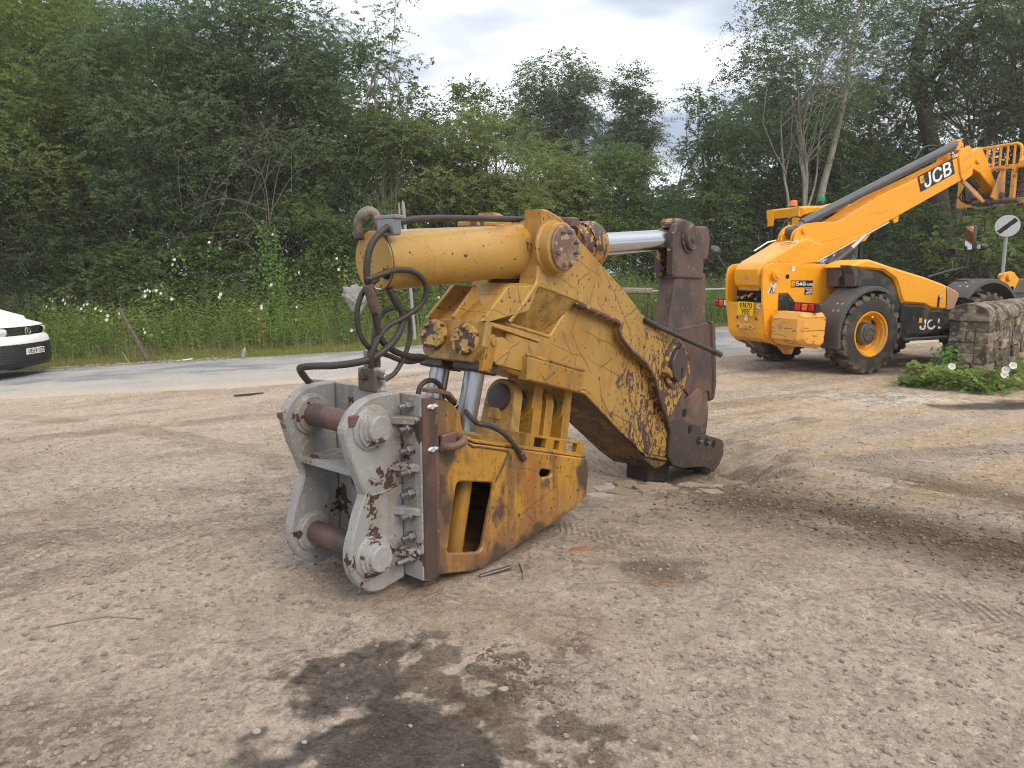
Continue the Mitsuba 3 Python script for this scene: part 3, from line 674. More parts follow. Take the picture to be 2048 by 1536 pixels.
def sstep(a, b, x):
    t = np.clip((x - a) / (b - a), 0, 1)
    return t * t * (3 - 2 * t)


def near_y(x):
    return np.interp(x, NEAR_X, NEAR_Y)


def far_y(x):
    return np.interp(x, FAR_X, FAR_Y)


def land(x, y):
    """broad height of the ground: it falls away to the left beyond the yard, and a bank rises behind the road"""
    dip = -0.048 * np.log1p(np.exp(np.clip((-x - 1.5) / 0.8, -30, 30))) * sstep(4, 10, y)
    dip = np.maximum(dip, -0.75)
    bank = 0.55 * sstep(0.8, 3.4, y - far_y(x)) + 0.5 * sstep(3, 20, y - far_y(x))
    return dip + bank


JAW = MF([2.80, 0.33, 0])[0]


def pebbly(x, y):
    """small relief of the yard surface, none under the road"""
    off = sstep(0.0, 1.6, near_y(x) - y)
    p = np.stack([x, y, x * 0], -1)
    h = 0.032 * (meshkit.fbm(p * 0.8, 3, 2) - 0.5) + 0.010 * (meshkit.fbm(p * 3.1, 3, 4) - 0.5) + 0.011 * (meshkit.fbm(p * A([10, 14, 1]), 3, 9) - 0.5)
    # churned ruts right of the jaw
    a = (x - 1.5) * 0.80 + (y - 4.7) * -0.60
    b = (x - 1.5) * 0.60 + (y - 4.7) * 0.80
    rut = np.exp(-(b / 0.55) ** 2) * sstep(-0.5, 0.4, a) * (1 - sstep(2.6, 4.0, a))
    h = h + rut * 0.055 * (meshkit.fbm(np.stack([a * 5, b * 9, x * 0], -1), 3, 21) - 0.55)
    h = h * off
    r = np.hypot(x - JAW[0], y - JAW[1])
    h = h - 0.20 * (1 - sstep(0.35, 1.0, r)) * (0.75 + 0.5 * meshkit.fbm(p * 5, 3, 3))
    n1 = MF([2.62, -0.10, 0])[0]
    r1 = np.hypot((x - n1[0]) * 0.9, (y - n1[1]) * 1.4)
    h = h + (0.055 + 0.06 * (meshkit.fbm(p * 13, 3, 31) - 0.5)) * np.exp(-(r1 / 0.22) ** 2)
    # the body has settled a little into the dust
    q = MF([0.05, 0.42, 0])[0]
    h = h - 0.012 * np.exp(-((x - q[0]) ** 2 + (y - q[1]) ** 2) / 0.5)
    return np.where(y > near_y(x) - 0.02, 0.0, h)


def ground_z(x, y):
    return land(x, y) + pebbly(x, y)


def grid(nx, ny):
    u, v = np.linspace(-1, 1, nx), np.linspace(-1, 1, ny)
    X = 0.2 + 1.9 * np.sinh(5.0 * u)
    Y = 3.4 + 1.7 * np.sinh(5.0 * v)
    X, Y = np.meshgrid(X, Y, indexing='ij')
    Z = land(X, Y) + pebbly(X, Y)
    i, j = np.meshgrid(np.arange(nx - 1), np.arange(ny - 1), indexing='ij')
    a = i * ny + j
    f = np.stack([a, a + ny, a + ny + 1, a + 1], -1).reshape(-1, 4)
    return trimesh.Trimesh(np.stack([X, Y, Z], -1).reshape(-1, 3), np.vstack([f[:, [0, 1, 2]], f[:, [0, 2, 3]]]), process=False)


def blob(x, y, cx, cy, rx, ry, ang=0.0, wob=0.5, f=4.0, soft=0.18):
    c, s = math.cos(ang), math.sin(ang)
    a, b = ((x - cx) * c + (y - cy) * s) / rx, (-(x - cx) * s + (y - cy) * c) / ry
    r = dr.sqrt(a * a + b * b) + wob * (fbm(x * f + cx, y * f + cy, 1.0, 4) - 0.5) * 2
    return 1 - smoothstep(1 - soft, 1 + soft, r)


def tracks(x, y):
    """where tyres passed, and the tread pattern they left"""
    band, tread = mi.Float(0), mi.Float(0)
    for k, (ang, off, w) in enumerate(((0.65, 4.05, 0.17), (0.55, 5.2, 0.16), (-0.62, 3.55, 0.18), (0.30, 4.6, 0.18), (-0.5, 1.05, 0.15), (2.2, 0.9, 0.16), (0.42, 6.6, 0.22), (0.36, 8.2, 0.22))):
        cs, sn = math.cos(ang), math.sin(ang)
        a, b = x * cs + y * sn, -x * sn + y * cs - off + 0.10 * dr.sin(x * 0.9 + k)
        m = (1 - smoothstep(w * 0.8, w, dr.abs(b))) * smoothstep(0.40, 0.55, fbm(a * 1.1 + k * 7, b * 2 + k * 3.0, 1.0, 3))
        t = smoothstep(0.1, 0.7, dr.sin(a * 150 + dr.abs(b) * 110 + 1.5 * noise(a * 9, b * 9, 1.0)))
        tread = dr.select(m > band, t, tread)
        band = dr.maximum(band, m)
    return band, tread


def dirt_fn(p, n, uv):
    x, y = p.x, p.y
    d = dr.sqrt(x * x + y * y)
    big = fbm(x * 0.7, y * 0.7, 0.0, 4)
    med = fbm(x * 3.3, y * 3.3, 2.0, 4)
    fine = fbm(x * 21, y * 21, 5.0, 3)
    grit = noise(x * 95, y * 95, 3.0)
    c = mix((0.265, 0.216, 0.174), (0.318, 0.266, 0.218), smoothstep(0.30, 0.66, big * 0.7 + med * 0.3))
    # pale dry dust further out, swept along the drive
    sw = fbm((x * 0.83 + y * 0.55) * 0.35, (-x * 0.55 + y * 0.83) * 2.2, 7.0, 4)
    c = mix(c, (0.375, 0.318, 0.25), smoothstep(4.5, 8.5, y) * smoothstep(0.34, 0.60, sw) * 0.8)
    c = mix(c, (0.33, 0.25, 0.16), 0.7 * smoothstep(0.52, 0.66, sw) * smoothstep(1.2, 3.0, x) * smoothstep(3.4, 4.6, y))
    # tyre prints: bands of cross ridges
    tb, tr = tracks(x, y)
    c = c * (1 - tb * (0.03 + 0.24 * tr) * smoothstep(0.30, 0.62, fbm(x * 7, y * 7, 2.0, 3)))
    # oil stains, damp mud and rust
    jag = 0.34 * (fbm(x * 26, y * 26, 3.0, 4) - 0.5)
    oil = dr.maximum(blob(x, y, -0.46, 1.98, 0.42, 0.40, 0.3, 0.6), 0.75 * blob(x, y, -0.58, 2.50, 0.26, 0.24, -0.3, 0.8, 6))
    oil2 = blob(x, y, -0.30, 2.28, 0.55, 0.55, 0.6, 0.9, 5, 0.4)
    c = mix(c, (0.085, 0.066, 0.050), 0.80 * smoothstep(0.26, 0.74, oil2 * smoothstep(0.30, 0.62, fbm(x * 9, y * 9, 4.0, 4)) + 1.2 * jag))
    c = mix(c, (0.050, 0.043, 0.038), 0.90 * smoothstep(0.12, 0.86, oil + 1.3 * jag) * smoothstep(0.16, 0.40, fbm(x * 8 + 3, y * 8, 1.0, 3)))
    c = mix(c, (0.075, 0.052, 0.036), 0.75 * blob(x, y, 0.02, 2.50, 0.13, 0.34, -0.75, 0.9, 9, 0.5) * smoothstep(0.42, 0.56, fine))
    c = mix(c, (0.095, 0.075, 0.064), 0.80 * blob(x, y, 0.76, 3.46, 0.20, 0.15, 0.2, 0.7, 6, 0.5))
    c = mix(c, (0.26, 0.125, 0.060), 0.45 * blob(x, y, 0.74, 3.36, 0.09, 0.04, 0.2, 0.7, 12, 0.5))
    c = mix(c, (0.23, 0.115, 0.055), 0.75 * blob(x, y, 0.385, 3.785, 0.11, 0.035, 0.15, 1.0, 16, 0.6))
    c = mix(c, (0.235, 0.165, 0.115), 0.45 * blob(x, y, -0.05, 3.0, 0.55, 0.22, -0.35, 0.8, 4, 0.6))
    c = mix(c, (0.135, 0.108, 0.085), 0.8 * blob(x, y, -1.45, 2.15, 0.32, 0.30, 0.4, 0.9, 5, 0.4) * smoothstep(0.36, 0.56, fine))
    c = mix(c, (0.16, 0.128, 0.10), 0.7 * blob(x, y, -2.75, 3.6, 0.5, 0.9, 0.2, 0.9, 3, 0.5) * smoothstep(0.42, 0.58, fine))
    c = mix(c, (0.125, 0.098, 0.076), 0.75 * blob(x, y, float(JAW[0]) + 0.1, float(JAW[1]) - 0.2, 0.75, 0.6, 0.3, 0.8, 4, 0.4) * smoothstep(0.30, 0.52, med))
    # churned dark mud to the right
    a = (x - 1.5) * 0.80 + (y - 4.7) * -0.60
    b = (x - 1.5) * 0.60 + (y - 4.7) * 0.80 + 0.25 * (fbm(x * 1.7, y * 1.7, 3.0, 3) - 0.5)
    rut = dr.exp(-dr.square(b / 0.50)) * smoothstep(-0.7, 0.2, a)
    str_ = fbm(a * 1.6, b * 7, 4.0, 4)
    c = mix(c, (0.085, 0.060, 0.042), rut * smoothstep(0.20, 0.46, str_ * 0.6 + med * 0.4))
    rut2 = dr.exp(-dr.square((b - 1.15) / 0.35)) * smoothstep(0.0, 0.8, a)
    c = mix(c, (0.13, 0.09, 0.058), 0.9 * rut2 * smoothstep(0.38, 0.56, str_))
    c = mix(c, (0.115, 0.088, 0.066), 0.85 * blob(x, y, 1.15, 5.15, 0.55, 0.30, -0.4, 0.8, 4, 0.5) * smoothstep(0.3, 0.55, med))
    # white chippings and black soil by the wall
    c = mix(c, (0.45, 0.42, 0.37), 0.75 * blob(x, y, 4.6, 8.7, 0.9, 0.55, 0.3, 0.7, 2.5, 0.6) * smoothstep(0.40, 0.56, fine))
    c = mix(c, (0.045, 0.038, 0.033), 0.92 * blob(x, y, 5.5, 8.15, 0.75, 0.22, 0.2, 0.6, 3, 0.35))
    # scuffs, clods and dried cracks
    wx, wy = x + 0.25 * (med - 0.5), y + 0.25 * (big - 0.5)
    for k, ang in enumerate((0.45, -0.25, 0.95)):
        cs, sn = math.cos(ang), math.sin(ang)
        ridge = dr.abs(fbm((wx * cs + wy * sn) * 1.1 + 9 * k, (-wx * sn + wy * cs) * 6.5, 2.0 + k, 4) - 0.5)
        c = c * (1 - 0.34 * smoothstep(0.016, 0.0, ridge) * smoothstep(0.40, 0.60, fbm(x * 1.6 + 5 * k, y * 1.6, 1.0, 2)))
    c = c * (0.96 + 0.08 * smoothstep(0.36, 0.62, fbm(x * 8, y * 8, 9.0, 4)))
    c = c * (1 - 0.22 * smoothstep(0.60, 0.68, fbm(x * 34 + 3, y * 34, 4.0, 3)) * smoothstep(0.35, 0.55, fbm(x * 2.5, y * 2.5, 6.0, 2)))
    c = mix(c, (0.18, 0.142, 0.108), 0.16 * smoothstep(0.58, 0.68, fbm(x * 5.5 + 2, y * 5.5, 3.0, 4)))
    # grit
    c = c * (0.80 + 0.40 * fine)
    c = c * (0.89 + 0.22 * grit)
    c = c * (1 - 0.20 * smoothstep(0.34, 0.22, noise(x * 48 + 7, y * 48, 8.0)) + 0.16 * smoothstep(0.70, 0.82, noise(x * 62 + 3, y * 62, 5.0)))
    c = c * mi.Color3f(0.90, 0.885, 0.875)
    g2 = noise(x * 210, y * 210, 3.0)
    c = c * (1 + 0.30 * smoothstep(0.72, 0.86, g2) - 0.28 * smoothstep(0.30, 0.16, g2))
    # beyond the yard it is woodland soil
    edge = y - 15.1 - dr.maximum(0, (x + 2.6) * 0.66)
    c = mix(c, mix((0.150, 0.140, 0.062), (0.085, 0.095, 0.040), fbm(x * 5, y * 5, 2.0, 3)), smoothstep(-0.1, 0.25, edge) * smoothstep(14.9, 15.2, y))
    return mix(c, (0.040, 0.036, 0.020), smoothstep(2.2, 3.6, edge) * smoothstep(15.0, 15.6, y))


def dirt_bump(p, n, uv):
    x, y = p.x, p.y
    v, v2, r = voronoi(x * 48, y * 48)
    peb = dr.maximum(0, 0.34 - v) * smoothstep(0.45, 0.75, r)
    tb, tr = tracks(x, y)
    return 0.0035 * fbm(x * 14, y * 14, 2.0, 4) + 0.0085 * fbm(x * 45, y * 45, 1.0, 3) + 0.016 * peb - tb * 0.012 * tr


def dirt_rough(p, n, uv):
    oil = blob(p.x, p.y, -0.48, 2.05, 0.34, 0.42, 0.5, 0.55)
    return 0.95 - 0.50 * oil * smoothstep(0.4, 0.6, fbm(p.x * 8 + 3, p.y * 8, 1.0, 3))


bs('dirt', fn=dirt_fn, bump=dirt_bump, bscale=1.0, rfn=dirt_rough, spec=0.3, eps=2e-3)
put('yard_ground', grid(420, 420), 'dirt', True, kind='structure', label='dusty stony yard with oil stains and tyre prints')


def road_fn(p, n, uv):
    x, y = p.x, p.y
    u, v = uv.x, uv.y
    st = fbm(u * 0.35, v * 9, 3.0, 4)
    c = mix((0.175, 0.180, 0.190), (0.235, 0.238, 0.245), smoothstep(0.35, 0.65, fbm(x * 1.2, y * 1.2, 2.0, 4)))
    c = mix(c, (0.130, 0.134, 0.145), 0.7 * smoothstep(0.52, 0.62, fbm(u * 0.5 + 8, v * 7, 1.0, 4)))
    dust = smoothstep(0.36, 0.58, st * 0.65 + 0.35 * fbm(x * 2.3, y * 2.3, 5.0, 3) + 0.20 * smoothstep(0.5, 0.0, v) - 0.05 - 0.10 * smoothstep(0.45, 0.8, v))
    c = mix(c, (0.33, 0.31, 0.28), dust * 0.70)
    edge = smoothstep(0.16, 0.02, v + 0.16 * (fbm(x * 1.4, y * 1.4, 1.0, 4) - 0.5))
    c = mix(c, (0.36, 0.305, 0.24), edge)
    far = smoothstep(0.955, 0.985, v + 0.05 * (fbm(x * 2, y * 2, 6.0, 3) - 0.5))
    c = mix(c, (0.17, 0.14, 0.10), far * 0.85)
    return c * (0.85 + 0.3 * noise(x * 60, y * 60, 1.0))


def make_road():
    xs = np.concatenate([np.linspace(-60, -14, 24), np.linspace(-13.8, 9, 230), np.linspace(9.3, 60, 60)])
    m = 26
    V, UV = [], []
    k = np.linspace(0, 1, m)
    for x in xs:
        a, b = near_y(x), far_y(x)
        wob = 0.28 * (meshkit.fbm(A([[x * 0.9, 3.0, 1.0]]), 3)[0] - 0.5)
        yy = a + wob + (b - a - wob) * k
        zz = land(np.full(m, x), yy) + 0.012
        zz[0] -= 0.010
        V.append(np.stack([np.full(m, x), yy, zz], 1))
        UV.append(np.stack([np.full(m, x), k], 1))
    n = len(xs)
    i, j = np.meshgrid(np.arange(n - 1), np.arange(m - 1), indexing='ij')
    a = i * m + j
    f = np.stack([a, a + m, a + m + 1, a + 1], -1).reshape(-1, 4)
    return trimesh.Trimesh(np.vstack(V), np.vstack([f[:, [0, 1, 2]], f[:, [0, 2, 3]]]), process=False), np.vstack(UV)


bs('road_tarmac', fn=road_fn, rough=0.85, bump=lambda p, n, uv: 0.004 * noise(p.x * 70, p.y * 70, 0.0), bscale=1.0, spec=0.3)
rm, ruv = make_road()
put('road', rm, 'road_tarmac', True, uv=ruv, kind='structure', label='grey tarmac lane streaked with pale dust')


# ---------------------------------------------------------------- stones and small debris on the yard
def stone_mesh(r, seed, flat=0.7, sub=2):
    m = trimesh.creation.icosphere(sub, 1.0)
    v = m.vertices * (0.72 + 0.56 * meshkit.fbm(m.vertices * 1.3 + seed * 7.3, 3, seed)[:, None])
    return v * A([1.0, 0.8, flat]) * r, m.faces


bs('stone_grey', fn=lambda p, n, uv: mix((0.14, 0.118, 0.097), (0.32, 0.275, 0.23), noise(p.x * 40, p.y * 40, 0.0)), rough=0.9)
bs('stone_white', fn=lambda p, n, uv: mix((0.22, 0.20, 0.175), (0.40, 0.37, 0.33), fbm(p.x * 60, p.y * 60, p.z * 60, 3)), rough=0.9)


def pebbles():
    base = [stone_mesh(1.0, s, 0.62, 0) for s in range(8)]
    V, F, n0 = [], [], 0
    N = 30000
    ang = rng.uniform(-0.66, 0.66, N)
    r = 1.9 * (9.5 / 1.9) ** (rng.random(N) ** 0.85)
    x, y = r * np.sin(ang), r * np.cos(ang)
    clump = meshkit.fbm(np.stack([x * 1.2, y * 1.2, x * 0], 1), 3, 8)
    keep = (clump + 0.35 * rng.random(N) > 0.56) & (y < near_y(x) - 0.3)
    l = (A([x, y, x * 0]).T - MO) @ MF.m.T
    keep &= ~((l[:, 0] > -0.4) & (l[:, 0] < 1.1) & (l[:, 1] > -0.02) & (l[:, 1] < 0.86))
    keep &= ~((np.hypot((x + 0.42) / 0.55, (y - 2.15) / 0.65) < 1) & (rng.random(N) < 0.96))
    x, y = x[keep], y[keep]
    z = ground_z(x, y)
    sz = (0.0022 + 0.0120 * rng.random(len(x)) ** 8) * np.where((x < -0.6) & (y < 4), 1.25, 1.0)
    for i in range(len(x)):
        v, f = base[i % 8]
        a = rng.random() * 6.28
        c, s = math.cos(a), math.sin(a)
        w = v @ A([[c, s, 0], [-s, c, 0], [0, 0, 1]]) * sz[i] + [x[i], y[i], z[i] + sz[i] * 0.25]
        V.append(w)
        F.append(f + n0)
        n0 += len(v)
    return trimesh.Trimesh(np.vstack(V), np.vstack(F), process=False)


put('pebbles', pebbles(), 'stone_grey', label='scatter of small pale pebbles over the yard', kind='stuff')


def clods():
    r = np.random.default_rng(15)
    base = [stone_mesh(1.0, 60 + s, 0.7, 1) for s in range(6)]
    V, F, n0 = [], [], 0
    for i in range(4200):
        a, b = r.uniform(-0.4, 2.6), r.normal() * 0.26
        x, y = 1.5 + a * 0.80 + b * 0.60, 4.7 - a * 0.60 + b * 0.80
        if i < 500:
            x, y = soil_at[0] + r.normal() * 0.28, soil_at[1] + r.normal() * 0.14
        elif i < 750:
            t = r.random()
            x, y = -0.12 + 0.28 * t + r.normal() * 0.045, 2.68 - 0.36 * t + r.normal() * 0.045
        s = 0.003 + 0.010 * r.random() ** 3
        v, f = base[i % 6]
        V.append(v * s + A([x, y, float(ground_z(A([x]), A([y]))[0]) + s * 0.2]))
        F.append(f + n0)
        n0 += len(v)
    return trimesh.Trimesh(np.vstack(V), np.vstack(F), process=False)


soil_at = MF([2.5, -0.10, 0])[0]
bs('clod_brown', fn=lambda p, n, uv: mix((0.065, 0.047, 0.035), (0.19, 0.150, 0.117), noise(p.x * 35, p.y * 35, 0.0)), rough=0.95)
put('soil_clods', clods(), 'clod_brown', label='loose brown soil crumbs along the churned ruts and by the jaw', kind='stuff')
STONES = [(0.368, 3.62, 0.016, 'stone_grey', 'rounded grey stone right of the rust patch under the yellow body'), (0.302, 2.52, 0.011, 'stone_grey', 'dark angular stone on the yard right of the oil stain'),
          (0.19, 2.51, 0.010, 'stone_white', 'pale pebble beside the dark angular stone'), (-0.845, 2.18, 0.014, 'stone_white', 'pale stone left of the big oil stain'),
          (0.395, 2.13, 0.009, 'stone_grey', 'small grey stone near the bottom edge right of the stain'), (-1.20, 3.05, 0.011, 'stone_grey', 'dark stone left of the grey bracket'),
          (0.91, 2.80, 0.009, 'stone_grey', 'small dark stone at the right of the yard'), (-0.67, 2.12, 0.009, 'stone_white', 'tiny pale pebble inside the oil stain edge'),
          (0.59, 2.14, 0.016, 'stone_white', 'larger white lump of rubble near the bottom of the yard'), (0.50, 2.09, 0.010, 'stone_white', 'smaller white lump of rubble beside the larger one'),
          (0.80, 4.33, 0.019, 'stone_grey', 'flat stone on the crust in front of the jaw'), (-2.6, 3.9, 0.012, 'stone_grey', 'lone grey stone at the far left of the yard'),
          (1.9, 3.2, 0.014, 'stone_grey', 'grey stone on the dusty ground below the mud ruts'), (-0.03, 2.43, 0.019, 'stone_white', 'white crumbled lump right of the oil stain')]
for i, (x, y, r, m, lab) in enumerate(STONES):
    v, f = stone_mesh(r, 20 + i, 0.35 if 'crumbled' in lab else 0.75)
    put('stone', trimesh.Trimesh(v + A([x, y, float(ground_z(A([x]), A([y]))[0]) + r * 0.2]), f), m, 40, label=lab, cat='stone')


def heap(x, y, rx, ry, h, seed, n=26):
    t = np.linspace(0, 1, n)
    a = np.linspace(0, 2 * math.pi, 40, endpoint=False)
    R, Ang = np.meshgrid(t, a, indexing='ij')
    X, Y = x + rx * R * np.cos(Ang), y + ry * R * np.sin(Ang)
    P_ = np.stack([X, Y, X * 0], -1)
    Z = ground_z(X, Y) + h * (1 - R) ** 1.2 * (0.35 + 1.3 * meshkit.fbm(P_ * 30, 3, seed)) - 0.006 * R
    i, j = np.meshgrid(np.arange(n - 1), np.arange(40), indexing='ij')
    p0, p1 = i * 40 + j, i * 40 + (j + 1) % 40
    f = np.stack([p0, p1, p1 + 40, p0 + 40], -1).reshape(-1, 4)
    return trimesh.Trimesh(np.stack([X, Y, Z], -1).reshape(-1, 3), np.vstack([f[:, [0, 1, 2]], f[:, [0, 2, 3]]]), process=False)


bs('rust_powder', fn=lambda p, n, uv: mix((0.19, 0.085, 0.040), (0.29, 0.135, 0.062), fbm(p.x * 50, p.y * 50, p.z * 50, 3)), rough=0.95)
bs('black_soil', fn=lambda p, n, uv: mix((0.025, 0.02, 0.017), (0.07, 0.058, 0.047), fbm(p.x * 22, p.y * 22, p.z * 22, 3)), rough=0.95)
put('rust_heap', heap(0.375, 3.79, 0.085, 0.036, 0.020, 5), 'rust_powder', True, label='small orange heap of rust flakes beside the yellow body', cat='rust flakes')
put('soil_heap', heap(5.85, 8.08, 0.42, 0.12, 0.055, 6), 'black_soil', True, label='low black heap of soil near the stone wall', cat='soil')
soil_spot = MF([2.55, -0.12, 0])[0]
put('soil_heap', heap(soil_spot[0], soil_spot[1], 0.30, 0.16, 0.07, 9), 'mud_brown', True, label='brown crumbly soil pushed up under the jaw tip', cat='soil')
bs('mud_brown', fn=lambda p, n, uv: mix((0.12, 0.092, 0.07), (0.24, 0.19, 0.145), fbm(p.x * 26, p.y * 26, p.z * 26, 3)), rough=0.95)


def crust():
    """broken plates of dried crust lifted in front of the jaw"""
    r2 = np.random.default_rng(5)
    for i in range(26):
        x, y = 0.60 + 0.85 * r2.random(), 4.70 + 0.32 * r2.random()
        r = 0.035 + 0.065 * r2.random()
        n = 9
        a = np.linspace(0, 2 * math.pi, n, endpoint=False) + r2.uniform(-0.3, 0.3, n)
        rr = r * (0.6 + 0.7 * r2.random(n))
        z = float(ground_z(A([x]), A([y]))[0])
        fr = WORLD.sub([x, y, z + 0.002], r2.uniform(-7, 7)).sub([0, 0, 0], r2.uniform(-7, 7), 'x')
        m = prism(fr, np.stack([rr * np.cos(a), rr * np.sin(a) * 0.8], 1), -0.015, 0.009, 'xy', 0.004)
        put('crust_slab', m, 'crust_pale' if x < 0.72 else 'crust_dirt', label='cracked slab of dried crust lifted in front of the jaw tip', cat='slab', group='broken crust slabs by the jaw')


bs('crust_pale', fn=lambda p, n, uv: mix((0.26, 0.235, 0.21), (0.36, 0.335, 0.305), fbm(p.x * 20, p.y * 20, p.z * 20, 3)), rough=0.95)
bs('crust_dirt', fn=lambda p, n, uv: mix((0.17, 0.135, 0.10), (0.28, 0.225, 0.17), fbm(p.x * 14, p.y * 14, p.z * 14, 3)), rough=0.95)
crust()
bs('dead_wood', fn=lambda p, n, uv: mix((0.12, 0.10, 0.08), (0.30, 0.265, 0.225), fbm(p.x * 14, p.y * 14, p.z * 5, 3)), rough=0.9)
bs('dark_wood', fn=lambda p, n, uv: mix((0.045, 0.036, 0.028), (0.16, 0.13, 0.105), fbm(p.x * 22, p.y * 22, p.z * 5, 3)), rough=0.9)


def on_ground(pts, lift):
    p = A(pts, float)
    return np.stack([p[:, 0], p[:, 1], ground_z(p[:, 0], p[:, 1]) + lift], 1)


put('stick', tube(on_ground([(-3.72, 9.50), (-3.55, 9.55), (-3.36, 9.62)], 0.02), [0.012, 0.016, 0.009], 6), 'black_soil', label='black stick lying on the yard near the lane', cat='stick')
put('twig', tube(on_ground([(0.043, 3.62), (0.060, 3.50), (0.056, 3.42)], 0.006), 0.006, 5), 'dead_wood', label='short pale twig on the ground under the yellow body', cat='twig')
put('twig', tube(on_ground([(-2.0, 2.9), (-1.8, 3.0), (-1.62, 2.98)], 0.005), 0.004, 5), 'dead_wood', label='thin twig on the left of the yard', cat='twig')
put('metal_strip', prism(heading([-0.16, 3.43, float(ground_z(A([-0.1]), A([3.45]))[0]) + 0.012], 40), [(0, 0), (0.2, -0.012), (0.21, 0.012), (0.01, 0.02)], -0.006, 0.006, 'xy', 0.002), 'dull_steel', label='thin bright metal strip lying under the edge of the yellow body', cat='strip')


# ---------------------------------------------------------------- leaves
scene['leaf'] = {'type': 'principledthin', 'base_color': {'type': 'mesh_attribute', 'name': 'vertex_color'}, 'roughness': 0.42, 'diff_trans': 0.9, 'spec_trans': 0.0, 'eta': 1.45}
PAL = {'yellow': ((0.134, 0.207, 0.056), (0.246, 0.319, 0.106)), 'blue': ((0.095, 0.148, 0.074), (0.185, 0.252, 0.134)), 'mid': ((0.095, 0.157, 0.056), (0.185, 0.258, 0.101)),
       'light': ((0.157, 0.218, 0.069), (0.263, 0.314, 0.121)), 'dark': ((0.065, 0.110, 0.050), (0.123, 0.179, 0.083)), 'ash': ((0.112, 0.177, 0.090), (0.202, 0.269, 0.146)),
       'oak': ((0.076, 0.123, 0.059), (0.157, 0.207, 0.103)), 'back': ((0.077, 0.131, 0.061), (0.144, 0.208, 0.096)), 'weed': ((0.144, 0.246, 0.061), (0.315, 0.423, 0.129)),
       'vine': ((0.134, 0.258, 0.067), (0.246, 0.381, 0.123))}


def unit(v):
    return v / (np.linalg.norm(v, axis=-1, keepdims=True) + 1e-9)


def leaf_mesh(pos, axis, nrm, size, pal, wide=0.55, r=rng, tint=None):
    """two-triangle folded leaves at pos, pointing along axis"""
    n = len(pos)
    axis = unit(axis)
    side = unit(np.cross(axis, nrm))
    up = np.cross(side, axis)
    s = size[:, None]
    w = s * wide * 0.5
    b, t = pos, pos + axis * s - up * s * 0.12
    l = pos + axis * s * 0.45 + side * w + up * s * 0.10
    q = pos + axis * s * 0.45 - side * w + up * s * 0.10
    V = np.stack([b, q, t, l], 1).reshape(-1, 3)
    k = np.arange(n)[:, None] * 4
    F = np.concatenate([k + [0, 1, 2], k + [0, 2, 3]])
    a, c = A(PAL[pal][0]), A(PAL[pal][1])
    m = (r.random(n) ** 1.3 if tint is None else np.clip(tint + 0.35 * (r.random(n) - 0.5), 0, 1))[:, None]
    C = (a * (1 - m) + c * m) * (0.85 + 0.3 * r.random((n, 1)))
    return trimesh.Trimesh(V, F, process=False), np.repeat(C, 4, 0)


def sprays(cen, rad, nleaf, size, pal, r, flat=0.55, twig=0.65, fill=0.55, wide=0.55, droop=0.35):
    """leafy twigs spread through ellipsoids cen (n, 3), rad (n, 3)"""
    vol = (rad[:, 0] * rad[:, 2])
    per = 14
    nt = max(1, int(nleaf / per))
    e = r.choice(len(cen), nt, p=vol / vol.sum())
    d = unit(r.normal(size=(nt, 3)))
    rr = fill + (1 - fill) * r.random(nt) ** 0.6
    # uneven outline: the crown swells and shrinks with direction
    bump = 0.66 + 0.68 * meshkit.fbm(d * 2.3 + cen[e] * 1.7, 3, 4)
    base = cen[e] + d * rad[e] * (rr * bump)[:, None]
    # gaps: drop the twigs of some pockets
    keep = meshkit.fbm(base * A([0.95, 0.95, 1.35]), 2, 6) > (0.435 if base[0, 1] < 34 else 0.36)
    base, d, e = base[keep], d[keep], e[keep]
    nt = len(base)
    # few twigs cluster along a bough: pull each towards a shared bough point
    td = unit(d * A([1, 1, 0.55]) + 0.75 * r.normal(size=(nt, 3)) * A([1, 1, flat]) + A([0, 0, 0.12]))
    L = twig * (0.5 + 0.9 * r.random(nt))
    t = np.linspace(0.08, 1.0, per)
    p = base[:, None] + td[:, None] * (L[:, None] * t)[..., None]
    p[..., 2] -= droop * (L[:, None] * t ** 2)
    alt = np.where(np.arange(per) % 2, 1.0, -1.0)
    sd = unit(np.cross(td, A([0, 0, 1.0]) + 0.3 * r.normal(size=(nt, 3))))
    ax = td[:, None] * 0.6 + sd[:, None] * alt[None, :, None] + 0.35 * r.normal(size=(nt, per, 3))
    nr = unit(A([0, -0.1, 0.75]) + 0.55 * r.normal(size=(nt, per, 3)) + 0.65 * d[:, None])
    sz = size * (0.5 + 1.0 * r.random((nt, per))) * np.linspace(1.1, 0.75, per)
    tint = np.clip(np.repeat(r.random(nt)[:, None] ** 1.2, per, 1).ravel() * 0.75 + 0.15, 0, 1)
    return leaf_mesh(p.reshape(-1, 3), ax.reshape(-1, 3), nr.reshape(-1, 3), sz.ravel(), pal, wide, r, tint), base


def limb(a, b, r0, r1, r, bend=0.15, n=7):
    a, b = A(a, float), A(b, float)
    t = np.linspace(0, 1, n)[:, None]
    off = r.normal(size=3) * np.linalg.norm(b - a) * bend
    p = a + (b - a) * t + off * (t * (1 - t)) * 1.6 + r.normal(size=(n, 3)) * 0.02 * np.linalg.norm(b - a) * (t * (1 - t)) * 4
    return tube(p, np.linspace(r0, r1, n), 6, caps=False)


